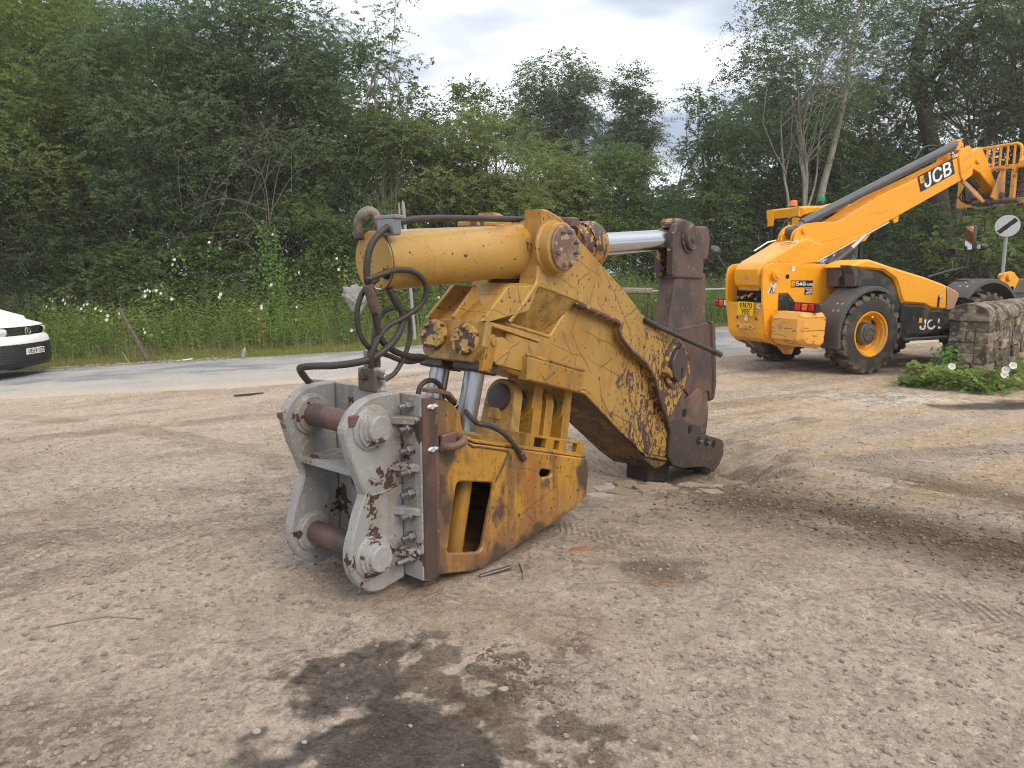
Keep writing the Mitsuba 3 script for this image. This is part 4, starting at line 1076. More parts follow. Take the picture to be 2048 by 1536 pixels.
bs('bark_brown', fn=lambda p, n, uv: mix((0.045, 0.036, 0.028), (0.12, 0.10, 0.078), fbm(p.x * 9, p.y * 9, p.z * 3, 3)), rough=0.9)
bs('bark_pale', fn=lambda p, n, uv: mix((0.16, 0.145, 0.12), (0.34, 0.31, 0.265), fbm(p.x * 11, p.y * 11, p.z * 4, 3)), rough=0.9)
bs('bark_mid', fn=lambda p, n, uv: mix((0.07, 0.06, 0.048), (0.20, 0.175, 0.145), fbm(p.x * 11, p.y * 11, p.z * 4, 3)), rough=0.9)
bs('bark_oak', fn=lambda p, n, uv: mix((0.030, 0.025, 0.020), (0.085, 0.070, 0.056), fbm(p.x * 7, p.y * 7, p.z * 2, 4)), rough=0.95, bump=lambda p, n, uv: 0.05 * fbm(p.x * 9, p.y * 9, p.z * 2, 3), bscale=1.0)
TREES = [
    ('hawthorn_tree', 'yellow', -13.64, 20.5, [[-13.26, 20.5, 7.2, 2.56, 2.05], [-11.75, 20.5, 7.52, 1.74, 1.41], [-14.05, 20.5, 4.86, 2.39, 2.39], [-12.54, 20.5, 4.86, 2.15, 2.15], [-14.69, 20.5, 6.43, 1.75, 2.8]], 'tall yellow-green tree at the far left of the wood'),
    ('hawthorn_tree', 'blue', -7.32, 19.5, [[-7.61, 19.5, 6.92, 2.8, 1.77], [-9.31, 19.5, 6.56, 1.66, 1.66], [-6.14, 19.5, 6.98, 1.87, 1.58], [-7.09, 19.5, 4.83, 2.86, 1.86], [-9.09, 19.5, 4.19, 1.62, 1.62], [-5.0, 19.5, 4.95, 1.18, 1.67]], 'broad blue-green tree filling the wood left of the ram'),
    ('birch_tree', 'mid', -3.66, 20.5, [[-3.55, 20.5, 7.65, 0.74, 1.25], [-2.83, 20.5, 6.56, 0.65, 1.09], [-3.79, 20.5, 6.3, 0.8, 1.75], [-3.08, 20.5, 4.6, 1.21, 1.64], [-2.37, 20.5, 5.78, 0.5, 0.79]], 'thin see-through tree with wispy top beside the open sky'),
    ('willow_tree', 'light', -1.35, 20.8, [[-1.31, 20.8, 4.78, 1.36, 1.36], [-2.44, 20.8, 3.97, 1.36, 1.51], [-0.34, 20.8, 4.37, 1.0, 1.07], [-1.04, 20.8, 3.01, 1.99, 1.28], [0.23, 20.8, 3.42, 0.71, 1.0]], 'pale yellow-green bushy tree right behind the ram cylinder'),
    ('alder_tree', 'mid', -0.75, 28, [[-1.38, 28.0, 7.26, 0.97, 1.07], [-0.26, 28.0, 7.17, 0.87, 0.97]], 'green tree top peeping over the pale bushy tree'),
    ('oak_tree', 'ash', 2.78, 42, [[2.66, 42.0, 12.0, 2.07, 1.62], [1.98, 42.0, 10.01, 2.34, 1.75], [3.52, 42.0, 10.41, 1.47, 1.91], [0.72, 42.0, 11.21, 0.88, 1.03], [2.7, 42.0, 8.39, 2.61, 1.45]], 'distant broad dark tree standing against the sky'),
    ('oak_tree', 'oak', 6.57, 40, [[6.4, 40.0, 11.0, 0.93, 1.36], [6.56, 40.0, 9.22, 1.18, 1.68], [5.93, 40.0, 7.55, 1.39, 1.39], [7.21, 40.0, 9.6, 0.62, 1.13]], 'distant narrow dark tree against the sky right of the broad one'),
    ('hazel_shrub', 'light', 1.09, 24, [[1.07, 24.0, 4.42, 1.65, 1.56], [0.42, 24.0, 2.92, 1.31, 1.47], [1.73, 24.0, 3.08, 1.48, 1.48]], 'yellow-green shrub behind the trunnion of the attachment'),
    ('hazel_shrub', 'mid', 2.98, 24.5, [[2.92, 24.5, 3.92, 1.77, 1.77], [3.38, 24.5, 5.2, 0.85, 0.68], [2.61, 24.5, 2.46, 1.85, 1.17]], 'round mid-green shrub above the chrome rod'),
    ('hazel_shrub', 'dark', 4.86, 25.5, [[4.69, 25.5, 3.35, 1.42, 1.59], [4.64, 25.5, 1.98, 1.76, 1.06]], 'dark shrub behind the fork of the brown lever'),
    ('alder_tree', 'mid', 7.14, 27.5, [[7.33, 27.5, 7.24, 0.89, 1.19], [6.76, 27.5, 5.3, 0.78, 0.97], [7.68, 27.5, 5.48, 1.37, 1.77], [7.03, 27.5, 3.31, 2.13, 1.84]], 'dense green tree closing the right side of the sky gap'),
    ('ash_tree', 'ash', 10.31, 25.5, [[8.71, 25.5, 9.07, 1.52, 2.0], [8.03, 25.5, 7.47, 1.03, 1.31], [9.6, 25.5, 9.54, 1.74, 2.13], [11.14, 25.5, 8.91, 1.76, 2.35], [8.99, 25.5, 6.91, 1.97, 1.6], [7.59, 25.5, 6.18, 0.83, 1.01], [10.61, 25.5, 6.83, 1.53, 1.53]], 'tall airy ash with several slender pale stems behind the telehandler'),
    ('maple_tree', 'dark', 11.1, 30, [[11.05, 30.0, 4.86, 2.63, 2.19], [9.69, 30.0, 3.67, 1.72, 2.04], [11.53, 30.0, 7.0, 2.33, 2.11]], 'dark tree behind the pale stems'),
    ('maple_tree', 'mid', 14.41, 30, [[13.41, 30.0, 5.84, 2.48, 2.71], [15.02, 30.0, 3.28, 2.52, 2.29]], 'green tree above the telehandler boom'),
    ('oak_tree', 'oak', 16.64, 28, [[14.28, 28.0, 9.29, 2.09, 2.53], [16.38, 28.0, 10.5, 2.75, 2.06], [18.68, 28.0, 9.46, 2.59, 2.59], [14.12, 28.0, 6.63, 1.84, 1.84], [17.41, 28.0, 7.44, 2.39, 1.82], [12.31, 28.0, 11.18, 1.96, 1.31], [19.6, 28.0, 6.09, 1.88, 2.11], [15.53, 28.0, 7.7, 1.33, 1.55]], 'old oak with a thick dark forked trunk under the raised forks'),
    ('bramble_shrub', 'yellow', 16.67, 25, [[16.5, 25.0, 2.31, 2.45, 1.12], [18.15, 25.0, 2.81, 1.89, 1.68]], 'low sunlit scrub behind the round road sign'),
    ('bramble_shrub', 'dark', 15.77, 27, [[15.64, 27.0, 2.01, 2.34, 1.49], [14.13, 27.0, 2.38, 1.66, 1.87]], 'dark scrub under the old oak'),
    ('bramble_shrub', 'dark', -11.85, 19, [[-11.77, 19.0, 1.73, 2.13, 1.29], [-13.13, 19.0, 2.37, 1.42, 2.04]], 'dark shrub at the foot of the yellow-green tree'),
    ('bramble_shrub', 'mid', -5.96, 18.6, [[-5.91, 18.6, 1.73, 1.46, 1.2], [-7.59, 18.6, 1.35, 1.37, 0.82], [-5.24, 18.6, 2.6, 0.79, 1.05]], 'bushy shrub with bare grey stems in front of the broad tree'),
    ('bramble_shrub', 'mid', -9.01, 18.8, [[-8.94, 18.8, 1.73, 1.28, 1.35], [-10.13, 18.8, 1.35, 1.16, 0.87]], 'green shrub hung with white bindweed'),
    ('bramble_shrub', 'mid', -4.29, 19.2, [[-4.25, 19.2, 1.99, 1.2, 1.2], [-3.07, 19.2, 2.12, 1.19, 1.06]], 'shrub behind the cap end of the ram'),
    ('wood_tree', 'back', -17.22, 27, [[-17.33, 27.0, 6.8, 4.43, 4.43], [-16.0, 27.0, 3.64, 3.85, 2.57], [-20.15, 27.0, 4.17, 2.76, 3.68]], 'shaded tree in the second row at the far left'),
    ('wood_tree', 'back', -11.56, 26, [[-11.68, 26.0, 6.43, 3.74, 3.74], [-11.37, 26.0, 3.38, 3.87, 2.32]], 'shaded tree behind the broad blue-green tree'),
    ('wood_tree', 'back', -6.97, 27, [[-7.47, 27.0, 6.1, 2.9, 3.09], [-7.04, 27.0, 3.46, 3.43, 2.28]], 'shaded tree in the second row behind the thin tree'),
    ('wood_tree', 'back', -2.87, 27, [[-3.35, 27.0, 4.88, 2.05, 2.05], [-2.28, 27.0, 2.92, 3.32, 1.66]], 'shaded tree behind the pale bushy tree'),
    ('wood_tree', 'back', 4.46, 33, [[4.16, 33.0, 4.11, 2.72, 2.04], [6.65, 33.0, 3.23, 2.06, 2.06], [2.15, 33.0, 3.67, 2.48, 2.03]], 'shaded tree behind the yellow-green shrubs'),
    ('wood_tree', 'back', 11.17, 34, [[11.55, 34.0, 6.42, 2.22, 2.96], [10.57, 34.0, 3.06, 3.88, 1.94]], 'shaded tree deep behind the airy ash'),
    ('wood_tree', 'back', 19.28, 36, [[17.18, 36.0, 5.06, 3.27, 2.73], [21.48, 36.0, 3.39, 4.57, 2.28], [25.08, 36.0, 4.11, 3.59, 2.69]], 'shaded tree deep behind the old oak'),
    ('wood_tree', 'back', 24.97, 30, [[23.97, 30.0, 8.34, 4.25, 5.31], [24.94, 30.0, 3.87, 3.99, 3.46]], 'green tree beyond the right edge of the yard'),
    ('wood_tree', 'back', -20.77, 24, [[-19.94, 24.0, 6.97, 3.67, 4.53], [-20.43, 24.0, 3.24, 3.44, 2.79]], 'green tree beyond the van at the far left'),
]
STEMS = [[(10.0, 25.3, 0.5), (10.01, 25.3, 3.67), (9.87, 25.3, 5.16), (9.52, 25.3, 6.79), (9.21, 25.3, 7.75)], [(10.05, 25.4, 0.5), (10.08, 25.4, 3.67), (9.99, 25.3, 5.16), (9.7, 25.3, 6.46), (9.42, 25.3, 8.9)], [(9.6, 25.2, 0.5), (9.44, 25.2, 3.67), (9.26, 25.3, 4.83), (9.06, 25.3, 6.46), (9.01, 25.3, 8.6)],
         [(10.2, 25.3, 0.5), (10.54, 25.3, 4.0), (10.85, 25.3, 5.65), (11.15, 25.3, 7.43), (11.28, 25.3, 9.16), (11.77, 25.3, 11.4)], [(9.9, 25.3, 4.8), (9.75, 25.3, 5.65), (10.02, 25.3, 6.79), (10.24, 25.3, 8.54)], [(11.1, 25.3, 7.2), (11.4, 25.3, 7.8), (11.92, 25.3, 8.38), (12.7, 25.3, 9.01)], [(9.95, 25.2, 3.2), (10.3, 25.2, 4.6), (10.35, 25.2, 6.2), (10.6, 25.2, 8.0)]]
STEM_R = [0.075, 0.085, 0.055, 0.14, 0.045, 0.05, 0.04]
OAK = [[(16.62, 27.8, -0.3), (16.60, 27.8, 0.6), (16.41, 27.8, 2.4), (16.14, 27.8, 3.7), (15.79, 27.8, 5.52), (15.26, 27.8, 7.31), (14.76, 27.8, 8.88), (15.0, 27.8, 10.9)], [(16.45, 27.8, 2.0), (16.59, 27.8, 3.4), (17.28, 27.8, 5.52), (17.88, 27.8, 6.95), (18.71, 27.8, 7.84)],
       [(14.85, 27.8, 7.84), (15.3, 27.8, 8.5), (15.99, 27.8, 9.4), (16.94, 27.8, 10.94)], [(15.99, 27.8, 9.4), (16.7, 27.8, 10.1), (17.51, 27.8, 10.6), (18.71, 27.8, 11.28)], [(15.9, 27.6, 5.2), (16.6, 27.4, 5.0), (17.4, 27.2, 5.3), (18.3, 27, 5.1)], [(16.5, 27.6, 3.2), (15.6, 27.3, 3.9), (14.6, 27.0, 4.3)]]
OAK_R = [0.46, 0.30, 0.17, 0.11, 0.09, 0.10]
BARE = [[(-5.9, 18.3, 0.2), (-5.99, 18.2, 1.35), (-5.99, 18.2, 2.7), (-6.11, 18.2, 3.9), (-6.61, 18.2, 4.84)], [(-5.99, 18.2, 2.7), (-5.67, 18.1, 4.01), (-5.14, 18.0, 4.95)], [(-6.11, 18.2, 3.9), (-7.11, 18.0, 4.49), (-7.61, 17.9, 4.37)], [(-6.03, 18.2, 3.06), (-6.94, 17.9, 3.3), (-7.95, 17.8, 2.94)],
        [(-5.95, 18.2, 2.09), (-6.47, 17.9, 2.94), (-7.46, 17.7, 2.82)], [(-6.06, 18.2, 3.66), (-5.83, 18.0, 4.49), (-5.99, 17.9, 5.07)], [(-5.97, 18.2, 2.94), (-5.32, 17.9, 3.78), (-4.69, 17.8, 4.13)], [(-5.95, 18.2, 1.6), (-6.6, 17.8, 2.3), (-7.3, 17.6, 2.2)], [(-5.97, 18.2, 2.2), (-5.5, 17.8, 3.0), (-5.2, 17.6, 3.3)]]
DENS = {'birch_tree': 0.42, 'ash_tree': 0.55, 'oak_tree': 0.8, 'wood_tree': 1.5}


def plant_trees():
    for idx, (name, pal, bx, by, ells, lab) in enumerate(TREES):
        r = np.random.default_rng(100 + idx)
        E_ = A(ells)
        shrub = 'shrub' in name
        cat_ = 'shrub' if shrub else 'tree'
        key = free(name)
        tag(key, lab, cat_)
        cen, rx, rz = E_[:, :3].copy(), E_[:, 3], E_[:, 4]
        depth = np.minimum(rx, rz) * 0.9
        rad = np.stack([rx, depth, rz], 1)
        cen[:, 1] += r.uniform(-0.4, 0.4, len(cen)) * depth
        far = by / 20.0
        size = (0.080 if pal != 'back' else 0.125) * far ** 0.8
        if name == 'oak_tree' and by > 35:
            size = 0.13
        area = (math.pi * rx * rz).sum() * (20 / by) ** 2
        dens = DENS.get(name, 1.0) if by < 35 else 2.0
        if name == 'oak_tree' and by < 35:
            dens = 0.5
        if by > 35:
            rx, rz, rad = rx * 0.9, rz * 0.9, rad * 0.9
        n = int(area * 2600 * dens * (0.080 * far / size) ** 1.2)
        # break each big ellipsoid into boughs: flattened pads of foliage through its shell
        sub_c, sub_r = [], []
        for c, q in zip(cen, rad):
            k = int(10 + 7 * q[0] * q[2])
            d = unit(r.normal(size=(k, 3)))
            rr = 0.45 + 0.55 * r.random(k) ** 0.6
            sub_c.append(c + d * q * rr[:, None])
            s = 0.26 + 0.26 * r.random(k)
            sub_r.append(np.stack([s * q[0] * 1.1, s * q[1] * 1.1, s * q[2] * 0.62], 1) + 0.10)
        (lm, lc), base = sprays(np.vstack(sub_c), np.vstack(sub_r), n, size, pal, r, twig=0.50 * far if pal != 'ash' else 0.62, droop=0.30 if pal != 'ash' else 0.55, fill=0.35, wide=0.58 if pal != 'ash' else 0.42)
        put(key + '__crown', lm, 'leaf', color=lc, kind='stuff')
        bark = 'bark_pale' if name in ('ash_tree', 'birch_tree') else 'bark_brown'
        gz = float(land(A([bx]), A([by]))[0])
        if name == 'ash_tree':
            for s, w in zip(STEMS, STEM_R):
                put(key + '__trunk', tube(A(s), [w, w * 0.35], 9, 6), bark, True)
            tops = [A(s[-1]) for s in STEMS]
            br = [limb(A(STEMS[r.integers(4)][-2 - r.integers(2)]) + r.normal(size=3) * 0.05, base[r.integers(len(base))], 0.022, 0.006, r, 0.12) for _ in range(46)]
            put(key + '__branches', cat(*br), bark, True, kind='stuff')
            continue
        if name == 'oak_tree' and by < 35:
            for s, w in zip(OAK, OAK_R):
                put(key + '__trunk', tube(A(s), [w, w * 0.86, w * 0.72, w * 0.55, w * 0.42], 14, 7), 'bark_oak', True)
            br = [limb(A(OAK[r.integers(4)][-1 - r.integers(3)]), base[r.integers(len(base))], 0.05, 0.010, r, 0.2) for _ in range(50)]
            put(key + '__branches', cat(*br), 'bark_oak', True, kind='stuff')
            continue
        h = cen[:, 2].max()
        nst = 1 if not shrub else 3
        if name in ('hawthorn_tree', 'willow_tree', 'birch_tree'):
            nst = 3
        ms = []
        for s in range(nst):
            b0 = A([bx + r.uniform(-0.5, 0.5) * (nst > 1), by + r.uniform(-0.3, 0.3), gz - 0.2])
            goal = cen[r.integers(len(cen))]
            top = A([0.5 * goal[0] + 0.5 * bx, by, gz + (h - gz) * (0.9 if not shrub else 0.7)])
            w = (0.10 if not shrub else 0.04) * (1.5 if nst == 1 else 1.0)
            if name == 'birch_tree':
                w *= 0.6
            p = np.stack([b0 + (top - b0) * t + A([math.sin(t * 5 + s) * 0.16, 0, 0]) for t in np.linspace(0, 1, 9)])
            ms.append(p)
            put(key + '__trunk', tube(p, [w, w * 0.6, w * 0.35, w * 0.08], 9, 3), bark, True)
        br = []
        for _ in range(int(14 + 1.2 * len(cen) * (4 if not shrub else 2))):
            p = ms[r.integers(nst)]
            a = p[r.integers(2, 9)]
            near = base[np.argsort(((base[r.integers(0, len(base), 30)] - a) ** 2).sum(1))[:1]]
            br.append(limb(a, base[r.integers(len(base))], 0.032 if not shrub else 0.018, 0.006, r, 0.18))
        # fine twigs in the lower crown
        low = base[base[:, 2] < np.percentile(base[:, 2], 45)]
        for _ in range(40):
            a = low[r.integers(len(low))]
            br.append(limb(a, a + unit(r.normal(size=3)) * A([1, 1, 0.8]) * r.uniform(0.5, 1.4), 0.010, 0.004, r, 0.1, 5))
        put(key + '__branches', cat(*br), bark, True, kind='stuff')


plant_trees()
key = free('dead_shrub')
tag(key, 'bare grey leafless stems standing in front of the broad blue-green tree', 'shrub')
rr_ = np.random.default_rng(3)
for s in BARE:
    put(key + '__stem', tube(A(s), [0.030 if s is BARE[0] else 0.015, 0.004], 7, 6), 'bark_mid', True)
put(key + '__twigs', cat(*[limb(A(BARE[rr_.integers(9)][1 + rr_.integers(2)]), A(BARE[rr_.integers(9)][-1]) + rr_.normal(size=3) * A([0.7, 0.4, 0.5]), 0.008, 0.003, rr_, 0.35) for _ in range(16)]), 'bark_mid', True, kind='stuff')
vp = spline([(-5.6, 17.6, 0.2), (-5.8, 17.8, 1.0), (-5.95, 18.0, 1.8), (-5.98, 18.05, 2.6)], 30)
vi = rr_.integers(0, len(vp), 1100)
vpos = vp[vi] + rr_.normal(size=(1100, 3)) * A([0.14, 0.12, 0.12]) * (1.4 - 0.4 * vi[:, None] / len(vp))
vm, vc = leaf_mesh(vpos, rr_.normal(size=(1100, 3)) + A([0, -0.6, -0.4]), A([0, -0.7, 0.7]) + 0.4 * rr_.normal(size=(1100, 3)), 0.05 + 0.05 * rr_.random(1100), 'vine', 0.8, rr_)
put('climbing_vine', vm, 'leaf', color=vc, label='bright green bindweed vine climbing the bare grey stems', cat='vine')


# ---------------------------------------------------------------- weeds and grass along the lane
def weeds():
    r = np.random.default_rng(11)
    n = 4600
    x = r.uniform(-15, 20, n)
    dpt = r.random(n) ** 0.8
    y = far_y(x) + 1.15 + 2.7 * dpt + 0.25 * meshkit.fbm(np.stack([x * 1.2, x * 0, x * 0], 1), 2)
    H = (0.72 + 0.6 * r.random(n)) * (0.70 + 0.45 * dpt) * (0.35 + 1.35 * meshkit.fbm(np.stack([x * 1.1, y * 1.1, x * 0], 1), 3, 3)) * np.where(x > 1.2, 0.75, 1.0)
    z = land(x, y)
    lean = r.normal(size=(n, 2)) * 0.12
    k = 22
    t = np.linspace(0.12, 1.0, k)
    P_ = np.zeros((n, k, 3))
    P_[..., 0] = x[:, None] + lean[:, :1] * H[:, None] * t ** 1.5
    P_[..., 1] = y[:, None] + lean[:, 1:] * H[:, None] * t ** 1.5 - 0.06 * t
    P_[..., 2] = z[:, None] + H[:, None] * t
    ph = r.random(n)[:, None] * 6.28 + np.arange(k) * 2.4
    out = np.stack([np.cos(ph), np.sin(ph), 0.12 + 0.3 * r.normal(size=(n, k))], -1)
    sz = (0.095 - 0.05 * t) * (0.6 + 0.8 * r.random((n, k))) * np.where(r.random(n) < 0.12, 1.7, 1.0)[:, None]
    nr = unit(A([0, -0.55, 0.85]) + 0.5 * r.normal(size=(n, k, 3)))
    patch = np.repeat(meshkit.fbm(np.stack([x * 1.1, y * 1.1, x * 0], 1), 3, 12)[:, None] * 0.9 + 0.35 * (r.random((n, 1)) - 0.4), k, 1).ravel()
    m, c = leaf_mesh(P_.reshape(-1, 3), out.reshape(-1, 3), nr.reshape(-1, 3), sz.ravel(), 'weed', 0.42, r, patch)
    dry = np.repeat((r.random(n) < 0.035)[:, None], k, 1).ravel()
    c[np.repeat(dry, 4)] *= A([2.1, 0.85, 0.8])
    return m, c


wm, wc = weeds()
put('verge_weeds', wm, 'leaf', color=wc, label='tall tangled nettles and weeds along the far side of the lane', kind='stuff')


def blades(n, xr, yf, h, w, pal, seed, lean=0.35):
    r = np.random.default_rng(seed)
    x = r.uniform(*xr, n)
    y = yf(x, r.random(n))
    z = land(x, y)
    H = h * (0.5 + r.random(n))
    a = r.random(n) * 6.28
    dx, dy = np.cos(a), np.sin(a)
    lx, ly = r.normal(size=n) * lean * H, r.normal(size=n) * lean * H
    W = w * (0.6 + 0.8 * r.random(n))
    b = np.stack([x, y, z - 0.01], 1)
    s = np.stack([dx, dy, dx * 0], 1) * W[:, None] / 2
    mid = b + np.stack([lx * 0.3, ly * 0.3, H * 0.6], 1)
    tip = b + np.stack([lx, ly, H], 1)
    V = np.stack([b - s, b + s, mid + s * 0.7, mid - s * 0.7, tip], 1).reshape(-1, 3)
    k = np.arange(n)[:, None] * 5
    F = np.concatenate([k + [0, 1, 2], k + [0, 2, 3], k + [3, 2, 4]])
    c0, c1 = A(pal[0]), A(pal[1])
    m = r.random((n, 1))
    return trimesh.Trimesh(V, F, process=False), np.repeat(c0 * (1 - m) + c1 * m, 5, 0)


gm, gc = blades(40000, (-15, 20), lambda x, t: far_y(x) + 0.02 + 1.35 * t ** 0.9 + 0.12 * np.sin(x * 3) * t, 0.085, 0.012, ((0.19, 0.24, 0.06), (0.36, 0.37, 0.13)), 21)
put('verge_grass', gm, 'leaf', color=gc, label='short yellowing grass strip at the far edge of the lane', kind='stuff')
gm, gc = blades(22000, (0.5, 20), lambda x, t: far_y(x) + 0.7 + 2.3 * t, 0.80, 0.012, ((0.13, 0.20, 0.055), (0.27, 0.34, 0.13)), 22, 0.3)
put('long_grass', gm, 'leaf', color=gc, label='long pale grass on the bank behind the brown lever and the field rail', kind='stuff')
gm, gc = blades(2600, (-15, 1.5), lambda x, t: far_y(x) + 1.0 + 2.2 * t, 0.62, 0.012, ((0.17, 0.25, 0.075), (0.34, 0.40, 0.16)), 23, 0.28)
put('verge_tall_grass', gm, 'leaf', color=gc, label='tall pale grass mixed through the weeds on the bank left of the attachment', kind='stuff')
FLOWERS = [(-10.31, 16.3, 0.89), (-10.46, 16.3, 0.76), (-10.0, 16.2, 0.92), (-9.97, 16.2, 0.84), (-9.44, 16.0, 0.81), (-9.37, 16.0, 0.83), (-9.51, 16.0, 0.73), (-9.13, 15.9, 0.74), (-9.02, 15.9, 0.69), (-8.84, 15.8, 0.59), (-8.86, 15.8, 0.5), (-8.51, 15.7, 0.65), (-10.67, 16.2, 0.37), (-10.63, 16.1, 0.16), (-7.94, 15.74, 1.12), (-7.88, 15.74, 1.15), (-7.83, 15.72, 1.12), (-7.68, 15.7, 1.14), (-7.57, 15.66, 1.08), (-7.92, 15.7, 1.02), (-7.28, 15.54, 0.96), (-6.21, 15.5, 1.06), (-6.25, 15.5, 1.0), (-5.33, 15.43, 0.82), (-5.33, 15.41, 0.77), (-7.88, 15.45, 0.33), (-7.86, 15.45, 0.25), (-5.18, 15.7, 1.26), (-5.3, 16.3, 2.36), (-7.31, 15.84, 1.8), (-7.33, 15.81, 1.69), (-6.53, 15.84, 2.17), (-4.68, 15.78, 0.78), (-3.97, 16.56, 1.84), (-3.9, 16.5, 1.59), (-3.55, 16.0, 0.25), (-4.68, 16.08, 1.53), (-1.81, 18.0, 0.92), (-1.57, 18.1, 0.97), (3.74, 20.6, 0.6), (4.1, 20.6, 0.75)]
scene['petal_white'] = {'type': 'principledthin', 'base_color': {'type': 'rgb', 'value': [0.82, 0.82, 0.80]}, 'roughness': 0.6, 'diff_trans': 0.7, 'eta': 1.35}


def flower(p, d, r):
    d, u, w = basis(d)
    ms = []
    prof = [(0.0, 0.08), (0.35, 0.16), (0.75, 0.45), (0.95, 0.85), (0.90, 1.05)]
    n = 15
    ang = np.arange(n) * 2 * math.pi / n
    V = np.vstack([A(p) + d * t * r + r * q * (1 + 0.06 * np.cos(5 * ang))[:, None] * (np.cos(ang)[:, None] * u + np.sin(ang)[:, None] * w) for t, q in prof])
    i, j = np.meshgrid(np.arange(4), np.arange(n), indexing='ij')
    a, b = i * n + j, i * n + (j + 1) % n
    f = np.stack([a, b, b + n, a + n], -1).reshape(-1, 4)
    return trimesh.Trimesh(V, np.vstack([f[:, [0, 1, 2]], f[:, [0, 2, 3]]]), process=False)


r_v = np.random.default_rng(77)
fv = np.repeat(A(FLOWERS), 12, 0)
fv = fv + r_v.normal(size=fv.shape) * A([0.16, 0.06, 0.13]) + A([0, 0.12, -0.07])
vm, vc = leaf_mesh(fv, r_v.normal(size=fv.shape) + A([0, -0.5, -0.4]), A([0, -0.75, 0.6]) + 0.4 * r_v.normal(size=fv.shape), 0.05 + 0.05 * r_v.random(len(fv)), 'weed', 0.85, r_v)
put('bindweed_vines', vm, 'leaf', color=vc, label='bright green bindweed leaves climbing through the weeds beyond the lane', kind='stuff')
SPOTS = {(0, 4): 'high in the weeds just right of the van', (4, 9): 'in the row between the van and the leaning stake', (9, 12): 'beside the tip of the leaning timber stake', (12, 13): 'beside the van bonnet, upper of two', (13, 14): 'beside the van bumper, lower of two',
         (14, 20): 'in the tight cluster above the leaning stake', (20, 21): 'alone to the right of the tight cluster', (21, 23): 'in the pair between the tight cluster and the ram', (23, 25): 'in the pair left of the hoses at weed height', (25, 27): 'in the low pair just right of the leaning stake',
         (27, 28): 'just left of the ram above the tall weeds', (28, 29): 'high on the climbing vine, topmost of all', (29, 31): 'in the pair hanging on the dark shrub left of the vine', (31, 32): 'high on the shrub left of the bare grey stems', (32, 33): 'below the climbing vine at weed height', (33, 35): 'in the pair above the carrier bag',
         (35, 36): 'low in the weeds inside the hose loop', (36, 37): 'right of the climbing vine and above the weeds', (37, 38): 'under the ram cylinder, left of two', (38, 39): 'under the ram cylinder, right of two', (39, 41): 'in the long grass right of the brown lever'}


def flower_label(i):
    (a_, b_), t = next((k, t) for k, t in SPOTS.items() if k[0] <= i < k[1])
    if b_ - a_ == 1:
        return 'white flower ' + t
    n = sorted(range(a_, b_), key=lambda j: (FLOWERS[j][0], -FLOWERS[j][2])).index(i)
    w = ['leftmost', 'second from left', 'third from left', 'fourth from left', 'fifth from left', 'rightmost'][n if n < b_ - a_ - 1 else 5]
    return w + ' white flower ' + t


for i, p in enumerate(FLOWERS):
    put('bindweed_flower', flower(p, [rng.normal() * 0.3 - 0.2, -1, 0.35], 0.025 + 0.014 * rng.random()), 'petal_white', True, label=flower_label(i), cat='flower', group='bindweed flowers beyond the lane')


# ---------------------------------------------------------------- the telehandler
JO = A([5.26585, 10.7135, float(ground_z(A([5.266]), A([10.71]))[0])])
JF = heading(JO, 23.0)


def jloc(p):
    c, s = math.cos(math.radians(23)), math.sin(math.radians(23))
    x, y = p.x - float(JO[0]), p.y - float(JO[1])
    return x * c + y * s, -x * s + y * c, mi.Float(p.z)


def site_yellow(p, n, uv):
    s, q, z = jloc(p)
    c = mix((0.80, 0.355, 0.006), (0.76, 0.325, 0.008), fbm(s * 2, q * 2, z * 2, 3))
    d = smoothstep(0.42, 0.66, fbm(s * 6, q * 6, z * 3, 4)) * smoothstep(1.15, 0.4, z)
    c = mix(c, (0.36, 0.22, 0.10), 0.6 * d)
    up = smoothstep(0.5, 0.9, n.z) * smoothstep(0.35, 0.6, fbm(s * 6, q * 6, z * 6, 3))
    c = mix(c, (0.50, 0.29, 0.13), 0.45 * up)
    return mix(c, (0.16, 0.08, 0.03), smoothstep(0.80, 0.82, fbm(s * 60, q * 60, z * 60, 2)) * 0.6)


def scraped_yellow(p, n, uv):
    s, q, z = jloc(p)
    c = mix((0.78, 0.36, 0.03), (0.66, 0.34, 0.10), fbm(s * 3, q * 3, z * 3, 3))
    sc = lines(q, z, 0.08, 16, 0.10, 5, 1.2)
    sc = dr.maximum(sc, smoothstep(0.66, 0.69, fbm(q * 7, z * 26, s * 8, 4)) * 0.7)
    return mix(c, (0.13, 0.075, 0.045), dr.clip(sc, 0, 1))


def tyre_fn(p, n, uv):
    s, q, z = jloc(p)
    d = fbm(s * 7, q * 7, z * 7, 4)
    tread = smoothstep(0.50, 0.56, dr.sqrt(dr.minimum(dr.square(s - 0.13), dr.square(s - 2.72)) + dr.square(z - 0.61)))
    return mix((0.022, 0.021, 0.021), (0.13, 0.105, 0.08), dr.clip(0.12 + 0.9 * tread * smoothstep(0.3, 0.6, d) + 0.3 * smoothstep(0.5, 0.7, d), 0, 0.9))


